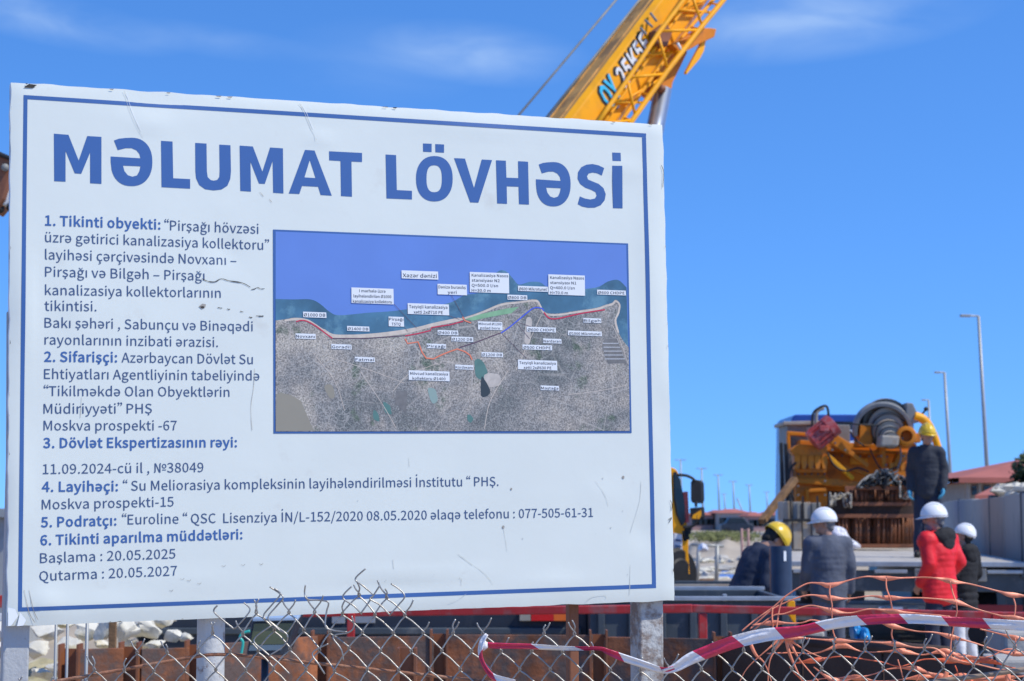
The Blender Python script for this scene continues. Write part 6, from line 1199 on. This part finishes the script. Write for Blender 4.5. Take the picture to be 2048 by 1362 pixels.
shrub(P(2030, 978, 40), .35, .16, 900, 'low dark shrub left of the edge shrub above the wall', 4)
shrub(P(1908, 985, 70), .8, .75, 1500, 'dark shrub between the worker and the red roofed house', 2)
# distant settlement
rr = random.Random(14)
FH = [(1385, 1427, 1030, 1048, 1023, 205, 'low pink-walled house with red roof just right of the crane cab'), (1428, 1448, 1026, 1050, 1020, 225, 'grey house with a dark side beside the pink one'), (1440, 1500, 1026, 1052, 1018, 200, 'long grey building with wide red roof beyond the sand'), (1500, 1530, 1032, 1052, 1024, 190, 'pink house with red roof right of the long grey building'), (1528, 1572, 1030, 1055, 1022, 215, 'house with red roof half hidden by the wooden beam'), (1350, 1386, 1032, 1048, 1025, 260, 'low house with red roof beyond the crane mirror')]
for k, (x0, x1, y0, y1, yr, D_, lb) in enumerate(FH):
    h = thing('distant_house', P((x0 + x1) / 2, 1030, D_).xy.to_3d(), lb, 'house', 'distant houses beyond the sand'); a, b = P(x0, y0, D_), P(x1, y0, D_); ap = P((x0 + x1) / 2, yr, D_ + 4)
    wm = mat('far_wall_%d' % (k % 3), [(.42, .26, .24), (.27, .27, .28), (.45, .40, .36)][k % 3], .9)
    m = MB(); m.box(((a.x + b.x) / 2, D_ + 4, a.z / 2), (b.x - a.x, 8, a.z)); m.build('wall', wm, h)
    ov = .3; A_ = Vector((a.x - ov, D_ - ov, a.z)); B_ = Vector((b.x + ov, D_ - ov, a.z)); C_ = Vector((b.x + ov, D_ + 8.3, a.z)); E_ = Vector((a.x - ov, D_ + 8.3, a.z)); w4 = (b.x - a.x) * .3
    m = MB(); m.add([A_, B_, C_, E_, Vector((a.x + w4, D_ + 4, ap.z)), Vector((b.x - w4, D_ + 4, ap.z))], [(0, 1, 5, 4), (1, 2, 5), (2, 3, 4, 5), (3, 0, 4), (3, 2, 1, 0)]); m.build('roof', M_terra, h)
    nw = max(2, int((x1 - x0) / 10))
    for i in range(nw):
        x = a.x + (b.x - a.x) * (i + .5) / nw; m = MB(); m.box((x, D_ - .02, a.z * .55), (.8, .08, .7)); m.build('window', M_glass, h)
m = MB(); D_ = 150; c = P(1474, 1044, D_); cr = thing('parked_car', Vector((c.x, D_, 0)), 'dark car parked before the long grey building', 'car')
m.prism([Vector((c.x + x, D_, z + .05)) for x, z in [(-1.3, .3), (-1.3, .9), (-.9, 1.0), (-.6, 1.5), (.6, 1.5), (1.0, 1.0), (1.4, .9), (1.4, .3)]], (0, 1.6, 0)); m.build('body', M_darkb, cr, bevel=.1)
for s in (-.85, .9): m = MB(); m.lathe((c.x + s, D_ - .03, .33), (0, 1, 0), [(0, 0), (.33, 0), (.33, .2), (0, .2)], 16); m.build('wheel', M_black, cr, smooth=True)
m = MB(); m.prism([Vector((c.x + x, D_ - .02, z)) for x, z in [(-.75, 1.08), (-.5, 1.45), (.5, 1.45), (.8, 1.08)]], (0, .03, 0)); m.build('window', M_glass, cr)
# sand heap with scrub, blue sheet, railing
def gpt(px, D_): return Vector(((px - 1024) / FPX * D_, D_, 0))
m = MB(); vs = []
for j in range(13):
    for i in range(31):
        x = 1370 + 210 * i / 30; D_ = 70 + 34 * j / 12; p = gpt(x, D_); h = math.sin(math.pi * j / 12) * (.9 + .5 * noise.noise(Vector((x * .03, j * .3, 3)))) * math.sin(math.pi * min(1, max(0, i / 30))) ** .4
        vs.append((p.x, p.y, h * .75 + .05 * noise.noise(Vector((x * .2, j, 1))) - .02))
m.add(vs, [(j * 31 + i, j * 31 + i + 1, (j + 1) * 31 + i + 1, (j + 1) * 31 + i) for j in range(12) for i in range(30)]); o = m.build('sand_bank', M_sand, smooth='all'); tag(o, 'low sandy bank beyond the site', kind='structure')
m = MB(); rs = random.Random(6)
for k in range(2600):
    px = rs.gauss(1432, 24) if k % 4 else rs.gauss(1480, 18); D_ = rs.uniform(80, 92); p = gpt(px, D_); p.z = .62 + rs.uniform(-.1, .22); a = Vector((rs.uniform(-1, 1), rs.uniform(-1, 1), rs.uniform(.2, 1))).normalized(); b = a.orthogonal().normalized(); s = rs.uniform(.06, .16)
    m.add([p, p + b * s * .35, p + a * s * 1.6, p - b * s * .35], [(0, 1, 2, 3)])
o = m.build('grass_patch', mat('dry_grass', (.13, .14, .05), .9, var=.4)); tag(o, 'olive dry scrub growing on the sandy bank', 'grass', kind='stuff')
for k in range(26):
    x = rs.uniform(1395, 1560); D_ = rs.uniform(45, 68); p = gpt(x, D_); m = MB(); m.ball(p + UPZ * .05, (rs.uniform(.12, .45), .25, rs.uniform(.06, .18)), None, 9, 6, seed=k, amp=.8); o = m.build('field_stone', M_rock if k % 3 else M_conc); tag(o, 'pale stone lying loose on the sandy ground beyond the skip', 'stone', 'loose stones on the sand')
m = MB(); q = [gpt(1432, 48), gpt(1500, 47.5), gpt(1496, 54), gpt(1440, 54)]; m.prism([p + UPZ * .07 for p in q], (0, 0, -.05)); o = m.build('blue_sheet', mat('sheet_blue', (.12, .22, .50), .5), bevel=.01); tag(o, 'light blue sheet lying flat on the sand', 'sheet')
m = MB(); q = [gpt(1395, 46), gpt(1430, 46), gpt(1425, 49), gpt(1400, 49)]; m.prism([p + UPZ * .09 for p in q], (0, 0, -.07)); o = m.build('board_scrap', M_wood, bevel=.01); tag(o, 'brown scrap board on the sand beside the blue sheet', 'board')
rl = thing('low_railing', gpt(1415, 44), 'low grey pipe railing standing on the sand', 'railing'); zt = P(1400, 1090, 44).z
for x0, x1 in ((1396, 1390), (1432, 1429)): a = gpt(x1, 44); b = gpt(x0, 44) + UPZ * zt; m = MB(); m.tube([a, b], .05, 10); m.build('rail_post', M_lamp, rl, smooth='all')
m = MB(); m.tube([gpt(1380, 44) + UPZ * (zt + .01), gpt(1445, 44) + UPZ * (zt - .03)], .035, 8); m.build('top_rail', M_lamp, rl, smooth='all')
mf = thing('wire_barrier', gpt(1490, 50), 'pinkish wire mesh barrier on the sand left of the bending worker', 'barrier')
for x in (1481, 1494): m = MB(); m.tube([gpt(x, 50), gpt(x, 50) + UPZ * 1.35], .035, 8); m.build('barrier_post', mat('faded_red', (.38, .22, .20), .7), mf, smooth='all')
for k in range(6): m = MB(); m.tube([gpt(1480, 50) + UPZ * (.2 + .22 * k), gpt(1495, 50) + UPZ * (.2 + .22 * k)], .014, 6); m.build('barrier_wire', MATS['faded_red'], mf, smooth='all')
# white lump and red lamp by the cab
o = blob('white_sack', [(1398, 1092), (1406, 1086), (1414, 1092), (1416, 1102), (1398, 1104)], 42, M_bagw, 'small white sack hanging on the low railing', 'sack', .2)
# beige low blocks and pale ground edge at lower right
D = 13.8
for x0, x1, y0, y1, dd, lb, mt in ((1596, 1650, 1262, 1290, D, 'beige concrete block standing behind the skip end', M_conc), (2008, 2140, 1264, 1310, 10.4, 'pale concrete block at the right edge, upper of the two', M_conc), (1995, 2140, 1318, 1370, 9.9, 'pale concrete block at the lower right corner', M_conc)):
    a = P(x0, y0, dd); b = P(x1, y1, dd); m = MB(); m.box(((a.x + b.x) / 2, dd + .2, a.z / 2), (b.x - a.x, .4, a.z)); o = m.build('concrete_block', mt, bevel=.02); tag(o, lb, 'concrete block', 'pale concrete blocks')
m = MB(); m.tube(crom(pp([(1965, 1300), (1962, 1325), (1966, 1350), (1975, 1358), (1990, 1345), (1988, 1310), (1975, 1295), (1965, 1300)], 9.3), 5), .008, 6); o = m.build('hose_loop', M_black, smooth='all'); tag(o, 'thin black hose loop in front of the pale blocks', 'hose')
m = MB(); c = P(1980, 1268, 11.0); m.tube([c + Vector((-.08, 0, 0)), c + Vector((.35, .5, 0))], .06, 18); o = m.build('steel_pipe', M_rustd, smooth=True); tag(o, 'dark steel pipe lying beside the white trousered person', 'pipe')
# gas bottle with label and yellow wedge in front of the bending worker
D = 15.7
gp = thing('steel_cylinder', P(1562, 1260, D).xy.to_3d(), 'dark blue steel cylinder with a white label in front of the bending worker', 'cylinder')
a = P(1561, 1092, D); rad = 22 / FPX * D
m = MB(); m.lathe((a.x, D, 0), UPZ, [(0, 0), (rad, 0), (rad, a.z - .03), (rad * .93, a.z), (rad * .8, a.z), (rad * .8, a.z - .1), (0, a.z - .1)], 28); m.build('tube', mat('tube_blue', (.035, .05, .085), .4, var=.2, metal=.2), gp, smooth=True)
m = MB(); c = P(1572, 1112, D - rad * .86); m.box(c, (.055, .012, .085), (Vector((.87, .5, 0)), Vector((-.5, .87, 0)), UPZ)); m.build('label_sheet', M_lab, gp)
m = MB(); m.prism(pp([(1577, 1200), (1590, 1202), (1592, 1250), (1584, 1240), (1574, 1222)], 12.4), (0, .05, 0)); o = m.build('yellow_flag', M_yel, bevel=.004); tag(o, 'yellow pointed plate hanging behind the red rail', 'plate')
# ------------------------------------------------------------------ excavator at the far left
D = 13.5
ex = thing('excavator', (P(-120, 500, D).x - .8, D, 0), 'rusty brown excavator arm reaching in from the left edge', 'excavator')
def exq(q, d, nm, mt, D_=D, bv=.02): m = MB(); m.prism(pp(q, D_), Vector((0, d, 0))); return m.build(nm, mt, ex, bevel=bv)
exq([(-420, 60), (-60, 290), (6, 308), (28, 322), (24, 345), (8, 398), (-14, 425), (-30, 380), (-90, 350), (-440, 140)], .28, 'arm', M_brown)
exq([(-60, 283), (0, 303), (28, 315), (26, 322), (-4, 312), (-62, 292)], .34, 'arm_guard', M_black, D - .03)
exq([(-640, 500), (-420, 60), (-440, 140), (-560, 520)], .4, 'boom', M_brown)
m = MB(); m.tube([P(10, 335, D - .04), P(10, 335, D + .36)], .03, 14); m.build('pivot_pin', M_grey, ex, smooth='all')
exq([(22, 330), (34, 335), (30, 362), (14, 352)], .2, 'link_plate', M_black, D + .05)
exq([(2, 392), (14, 382), (24, 378), (24, 392), (14, 402), (4, 412)], .12, 'shackle', M_lab, D + .05)
for x in (0, 22): m = MB(); m.ball(P(x, 418 if x == 0 else 415, D + .1), .035); m.build('hook_ball', M_black, ex, smooth='all')
m = MB(); m.tube(crom(pp([(14, 378), (18, 395), (8, 408)], D + .08), 4), .02, 8); m.build('shackle_bow', M_lab, ex, smooth='all')
m = MB(); c = P(-900, 1000, D); m.box((c.x, D + .3, 1.9), (2.2, 2.4, 1.7)); m.build('house', M_org, ex, bevel=.06)
for s in (-1, 1): m = MB(); m.box((c.x, D + .3 + s, .45), (3.4, .5, .85)); m.build('track', M_black, ex, bevel=.2)
# things at the left edge below the arm
gh = thing('grey_shed', P(-30, 1200, 24).xy.to_3d(), 'grey shed wall at the far left edge behind the board', 'shed')
m = MB(); a = P(-400, 1035, 24); b = P(30, 1235, 24); m.box(((a.x + b.x) / 2, 25, a.z / 2), (b.x - a.x, 2, a.z)); m.build('wall', mat('shed_grey', (.30, .32, .34), .8), gh)
m = MB(); m.box(((a.x + b.x) / 2, 25, a.z + .06), (b.x - a.x + .3, 2.3, .12)); m.build('roof', M_lamp, gh, bevel=.01)
rb = thing('red_striped_barrier', P(0, 1230, 15).xy.to_3d(), 'red and white barrier board at the left edge beside the first post', 'barrier')
m = MB(); m.box(P(-30, 1203, 15), (.5, .03, .10)); m.build('board', M_redp, rb, bevel=.004)
m = MB(); m.box(P(-30, 1234, 15), (.5, .03, .06)); m.build('board', M_lab, rb, bevel=.004, label='white lower board')
t = P(-40, 1200, 15); m = MB(); m.box((t.x, 15.03, t.z / 2 + .05), (.05, .03, t.z + .1)); m.build('stand', M_lamp, rb)

# ================================================================== PEOPLE
clt = bpy.data.textures.new('cloth_folds', 'CLOUDS'); clt.noise_scale = .13; clt.noise_depth = 2
def organic(mb, name, mt, par, vox, disp=0., sm=6):
    o = mb.build(name, mt, par, smooth='all', merge=False)
    r = o.modifiers.new('remesh', 'REMESH'); r.mode = 'VOXEL'; r.voxel_size = vox; r.use_smooth_shade = True
    s = o.modifiers.new('smooth', 'SMOOTH'); s.iterations = sm; s.factor = .5
    if disp: d = o.modifiers.new('folds', 'DISPLACE'); d.texture = clt; d.strength = disp; d.mid_level = .5; d.texture_coords = 'GLOBAL'
    return o
def person(base, yaw, label, H=1.78, lean=(0, 0), head=(0, 0, 0), arms=None, jacket=None, trous=None, helmet=None, hair=None, hood=None, beard=False, gloves=None, legs=None, bulk=1., coat_len=.86, grp='workers and visitors on the site', collar=None):
    """local x right, y forward, z up; head = yaw, pitch (down +), roll in degrees; arms = ((elbow, wrist, fingers dir) left, right)"""
    k = H / 1.78; base = Vector(base); Rz = Matrix.Rotation(R_(yaw), 3, 'Z')
    T = thing('person', base, label, 'person', grp)
    def G(v): return base + Rz @ (Vector(v) * k)
    hip = Vector((0, 0, .93)); chest = hip + Vector((lean[0] * .7, lean[1] * .7, .36 - abs(lean[1]) * .2)); neck = hip + Vector((lean[0], lean[1], .56 - abs(lean[1]) * .35 - abs(lean[0]) * .15))
    tdir = (neck - hip).normalized()
    hy, hp, hr = [R_(a) for a in head]
    Hm = Matrix.Rotation(hy, 3, 'Z') @ Matrix.Rotation(-hp, 3, 'X') @ Matrix.Rotation(hr, 3, 'Y')
    hc_ = neck + tdir * .035 + Hm @ Vector((0, .035, .105))
    def HD(v): return G(hc_ + Hm @ Vector(v))
    sh = [neck + Vector((s * .168 * bulk, 0, -.075)) for s in (-1, 1)]
    arms = arms or [((-.27, -.02, 1.17), (-.27, .05, .92)), ((.27, -.02, 1.17), (.27, .05, .92))]
    legs = legs or [((-.10, .03, .50), (-.12, 0, .09)), ((.10, .03, .50), (.12, 0, .09))]
    # body: one continuous figure
    b = MB(); X, Y, Z = Rz @ Vector((1, 0, 0)), Rz @ Vector((0, 1, 0)), UPZ
    hx, hyv, hz = Rz @ (Hm @ Vector((1, 0, 0))), Rz @ (Hm @ Vector((0, 1, 0))), Rz @ (Hm @ Vector((0, 0, 1)))
    ha = (hx, hyv, hz)
    b.ball(HD((0, -.005, .03)), (.078 * k, .098 * k, .095 * k), ha, 20, 14); b.ball(HD((0, .018, -.045)), (.058 * k, .072 * k, .075 * k), ha, 16, 12)
    b.ball(HD((0, .098, -.005)), (.014 * k, .022 * k, .026 * k), ha, 10, 8); b.ball(HD((0, .075, -.075)), (.03 * k, .022 * k, .02 * k), ha, 10, 8)
    b.ball(HD((0, .088, -.048)), (.024 * k, .010 * k, .010 * k), ha, 10, 8)
    for s in (-1, 1):
        b.ball(HD((s * .079, -.005, -.005)), (.010 * k, .018 * k, .031 * k), ha, 8, 8); b.ball(HD((s * .03, .088, .032)), (.022 * k, .010 * k, .008 * k), ha, 8, 6)
    b.caps(G(neck - tdir * .04), G(hc_ + Hm @ Vector((0, -.02, -.06))), .060 * k, .055 * k, 14)
    b.caps(G(hip), G(chest), .10 * k, .105 * k, 16); b.caps(G(chest), G(neck - tdir * .06), .105 * k, .06 * k, 16)
    for i in (0, 1):
        s = (-1, 1)[i]; el, wr = Vector(arms[i][0]), Vector(arms[i][1]); hj = Vector((s * .095, 0, .90)); kn, an = Vector(legs[i][0]), Vector(legs[i][1])
        b.caps(G(neck - tdir * .09), G(sh[i]), .06 * k, .052 * k); b.caps(G(sh[i]), G(el), .048 * k, .038 * k); b.caps(G(el), G(wr), .038 * k, .028 * k)
        b.caps(G(hj), G(kn), .085 * k, .058 * k); b.caps(G(kn), G(an), .055 * k, .038 * k); b.caps(G(an), G(an + Vector((s * .02, .14, -.055))), .038 * k, .03 * k)
        if not gloves:
            fd = (wr - el).normalized(); side = Vector((s * -1, .3, 0)); side = (side - fd * side.dot(fd)).normalized(); wd = fd.cross(side).normalized()
            pc = wr + fd * .045; b.ball(G(pc), (.040 * k, .016 * k, .048 * k), (Rz @ wd, Rz @ side, Rz @ fd), 12, 8)
            for f in range(4):
                r0 = pc + fd * .04 + wd * (.03 - .02 * f); l = (.034, .040, .037, .028)[f]; r1 = r0 + fd * l + side * .008; r2 = r1 + fd * l * .6 + side * .022
                b.caps(G(r0), G(r1), .0095 * k, .009 * k, 6); b.caps(G(r1), G(r2), .009 * k, .0075 * k, 6)
            t0 = pc + wd * .036 - fd * .02; t1 = t0 + wd * .022 + fd * .03 + side * .012; b.caps(G(t0), G(t1), .012 * k, .0105 * k, 6); b.caps(G(t1), G(t1 + fd * .028 + side * .008), .0105 * k, .0085 * k, 6)
    body = organic(b, 'body', M_skin, T, .0065, 0, 3)
    for s in (-1, 1):
        e = MB(); e.ball(HD((s * .031, .087, .014)), (.012 * k, .008 * k, .008 * k), ha, 10, 8); e.build('eye', mat('eye_dark', (.05, .04, .035), .2), body, smooth='all')
    if gloves:
        for i in (0, 1):
            s = (-1, 1)[i]; el, wr = Vector(arms[i][0]), Vector(arms[i][1]); g_ = MB(); fd = (wr - el).normalized(); side = Vector((-s, .3, 0)); side = (side - fd * side.dot(fd)).normalized(); wd = fd.cross(side).normalized(); pc = wr + fd * .05
            g_.ball(G(pc), (.052 * k, .030 * k, .058 * k), (Rz @ wd, Rz @ side, Rz @ fd), 12, 8)
            for f in range(4):
                r0 = pc + fd * .04 + wd * (.034 - .023 * f); r1 = r0 + fd * .04 + side * .018; g_.caps(G(r0), G(r1), .014 * k, .013 * k, 8); g_.caps(G(r1), G(r1 + side * .03 + fd * .01), .013 * k, .012 * k, 8)
            t0 = pc + wd * .04; g_.caps(G(t0), G(t0 + fd * .04 + wd * .02 + side * .02), .015 * k, .013 * k, 8)
            organic(g_, 'glove', gloves, T, .008, 0, 3)
    # trousers
    t = MB(); t.ball(G((0, -.01, .92)), (.155 * k, .112 * k, .12 * k), (X, Y, Z), 20, 12)
    for i in (0, 1):
        s = (-1, 1)[i]; kn, an = Vector(legs[i][0]), Vector(legs[i][1]); t.caps(G((s * .085, -.005, .87)), G(kn), .100 * k, .080 * k, 14); t.caps(G(kn), G(an + Vector((0, -.01, .0))), .080 * k, .072 * k, 14)
    organic(t, 'trousers', trous, T, .014, .02)
    for i in (0, 1):
        s = (-1, 1)[i]; an = Vector(legs[i][1]); bt_ = MB(); bt_.caps(G(an + Vector((0, -.03, -.03))), G(an + Vector((0, .16, -.045))), .052 * k, .044 * k, 12); bt_.caps(G(an), G(an + Vector((0, 0, .08))), .05 * k, .055 * k, 12)
        organic(bt_, 'boot', M_black, T, .012, 0, 3)
    # jacket
    j = MB(); hem = Vector((0, 0, coat_len))
    wv = [(hem, .185, .135), (hip + tdir * .05, .185, .135), (hip + tdir * .18, .18, .13), (chest, .195, .14), (neck - tdir * .14, .195, .13), (neck - tdir * .06, .15, .105)]
    for (p0, a0, b0), (p1, a1, b1) in zip(wv, wv[1:]):
        for q in range(4):
            w_ = q / 3; p = p0.lerp(p1, w_); j.ball(G(p), ((a0 + (a1 - a0) * w_) * bulk * k, (b0 + (b1 - b0) * w_) * bulk * k, .09 * k), (X, Y, Z), 20, 10)
    for i in (0, 1):
        el, wr = Vector(arms[i][0]), Vector(arms[i][1]); j.caps(G(neck - tdir * .08), G(sh[i]), .095 * k, .088 * bulk * k, 14); j.caps(G(sh[i]), G(el), .086 * k, .072 * k, 14); j.caps(G(el), G(wr), .072 * k, .054 * k, 14)
    j.tube([G(neck - tdir * .06), G(neck + tdir * .03)], [.10 * k, .085 * k], 18)
    organic(j, 'jacket', jacket, T, .012, .024, 10)
    if collar: 
        c = MB(); c.tube([G(neck - tdir * .05), G(neck + tdir * .035)], [.105 * k, .09 * k], 20); organic(c, 'collar', collar, T, .01, .01, 3)
    if hood:
        h = MB(); c0 = neck + Vector((0, -.09, -.03)); h.ball(G(c0), (.155 * k, .085 * k, .10 * k), (X, Y, Z), 18, 12); h.ball(G(c0 + Vector((0, -.03, -.07))), (.11 * k, .06 * k, .09 * k), (X, Y, Z), 16, 10)
        for s in (-1, 1): h.caps(G(c0 + Vector((s * .12, .02, .01))), G(neck + Vector((s * .085, .08, -.03))), .05 * k, .035 * k)
        organic(h, 'hood', hood, T, .011, .03)
    if hair:
        h = MB(); h.ball(HD((0, -.034, .022)), (.084 * k, .086 * k, .080 * k), ha, 18, 12); h.ball(HD((0, -.062, -.03)), (.066 * k, .045 * k, .055 * k), ha, 16, 10); organic(h, 'hair', hair, T, .008, .006, 2)
    if beard:
        h = MB(); h.ball(HD((0, .052, -.078)), (.056 * k, .052 * k, .050 * k), ha, 16, 10); h.ball(HD((0, .085, -.04)), (.036 * k, .014 * k, .012 * k), ha, 10, 8); organic(h, 'beard', M_hairg, T, .007, .008, 2)
    # helmet: shell, ridge, brim
    he = MB(); prof = []
    n_ = 14
    for q in range(n_ + 1):
        a = math.pi / 2 * q / n_; prof.append((math.cos(a), math.sin(a)))
    nn = 36; vs = []
    for (r, z) in prof:
        for i in range(nn):
            a = 2 * math.pi * i / nn; x = r * math.cos(a); y = r * math.sin(a); rg = .010 * math.exp(-(x / .16) ** 2) * (z ** .5)
            vs.append(HD((x * .115, y * .140 - .004, .040 + z * .138 + rg * 1.0)))
    he.add(vs, [(q * nn + i, q * nn + (i + 1) % nn, (q + 1) * nn + (i + 1) % nn, (q + 1) * nn + i) for q in range(n_) for i in range(nn)])
    ho = he.build('helmet', helmet, T, smooth='all'); sd = ho.modifiers.new('thickness', 'SOLIDIFY'); sd.thickness = .004; sd.offset = 1
    br = MB(); vs = []
    for i in range(nn):
        a = 2 * math.pi * i / nn; fw = max(0, math.sin(a)) ** 2.2
        for (kk, dz) in ((.995, .042), (1.02 + .02 * fw, .036), (1.035 + .38 * fw, .031 - .014 * fw)):
            vs.append(HD((math.cos(a) * .115 * min(kk, 1.10), math.sin(a) * .140 * kk - .004, dz)))
    br.add(vs, [(i * 3 + q, ((i + 1) % nn) * 3 + q, ((i + 1) % nn) * 3 + q + 1, i * 3 + q + 1) for i in range(nn) for q in (0, 1)])
    bo = br.build('brim', helmet, ho, smooth='all'); sd = bo.modifiers.new('thickness', 'SOLIDIFY'); sd.thickness = .005
    for s in (-1, 0, 1):
        r_ = MB(); pts = [HD((s * .05 * math.cos(a * .0), math.cos(a) * .140 * (1 - .12 * abs(s)) - .004, .040 + math.sin(a) * (.146 - .013 * abs(s)))) for a in [R_(12 + 13 * q) for q in range(13)]]; r_.tube(pts, [.002] + [.0055] * 11 + [.002], 8); r_.build('ridge', helmet, ho, smooth='all')
    bd_ = MB(); vs = []
    for i in range(24):
        a = R_(200 + 140 * i / 23)
        for dz in (.045, .012): vs.append(HD((math.cos(a) * .098, math.sin(a) * .112 - .004, dz)))
    bd_.add(vs, [(i * 2, i * 2 + 2, i * 2 + 3, i * 2 + 1) for i in range(23)]); q = bd_.build('headband', M_greyl if helmet is M_helw else M_black, ho, smooth='all'); sd = q.modifiers.new('thickness', 'SOLIDIFY'); sd.thickness = .003
    return T
def foot(px, D_, z=0.): return Vector(((px - 1024) / FPX * D_, D_, z))
# grey jacket, back to us, looking left
D_ = 19.5
person(foot(1652, D_), 8, 'man in a grey-blue work jacket and white helmet with his back turned, head looking left', 1.767, head=(78, 2, 0), jacket=M_jgrey, trous=M_jgrey, helmet=M_helw, hair=M_hairg, bulk=1.12,
       arms=[((-.235, .03, 1.15), (-.22, .17, .95)), ((.235, -.03, 1.17), (.25, .04, .92))])
# red jacket, facing left
D_ = 19.5
person(foot(1871, D_), 42, 'man in a bright red jacket and white helmet facing left, grey bearded', 1.82, head=(44, 2, 0), jacket=M_jred, trous=M_trn, helmet=M_helw, hair=M_hairg, hood=M_jblk, beard=True, bulk=1.2, coat_len=.82,
       arms=[((-.24, -.05, 1.18), (-.20, .10, .97)), ((.25, -.09, 1.19), (.22, .10, .98))])
# black hoodie, white trousers, behind him
D_ = 21.0
person(foot(1922, D_), 38, 'person in a black hooded top and white trousers beside the red jacket, white helmet tilted', 1.593, head=(30, -18, 6), jacket=M_jblk, trous=M_trw, helmet=M_helw, hair=M_hair, hood=M_jblk, bulk=1.1, coat_len=.70,
       arms=[((-.23, .0, 1.17), (-.18, .14, 1.0)), ((.24, -.02, 1.17), (.2, .14, 1.0))])
# bending worker, yellow helmet
D_ = 16.6
person(foot(1478, D_), -70, 'worker in a navy jacket bending forward with his yellow helmet lowered', 1.785, lean=(.0, .22), head=(0, 52, 0), jacket=M_jnavy, trous=M_trn, helmet=M_hely, hair=M_hair, bulk=1.15,
       arms=[((-.28, .16, 1.08), (-.2, .34, .95)), ((.28, .12, 1.08), (.2, .32, .92))], legs=[((-.12, .06, .5), (-.14, 0, .09)), ((.12, .06, .5), (.14, -.02, .09))])
# worker standing on the trailer
D_ = 24.6
person(foot(1852, D_, DZ - .0), 160, 'worker in a charcoal jacket, yellow helmet and blue gloves standing on the trailer', 1.80, head=(28, 4, 0), jacket=M_jcoal, trous=M_trn, helmet=M_hely, hair=M_hair, gloves=M_glove, bulk=.98,
       arms=[((-.215, -.03, 1.17), (-.215, .08, .93)), ((.215, -.03, 1.17), (.22, .06, .92))], legs=[((-.11, .03, .50), (-.15, 0, .09)), ((.11, .03, .50), (.13, .05, .09))])
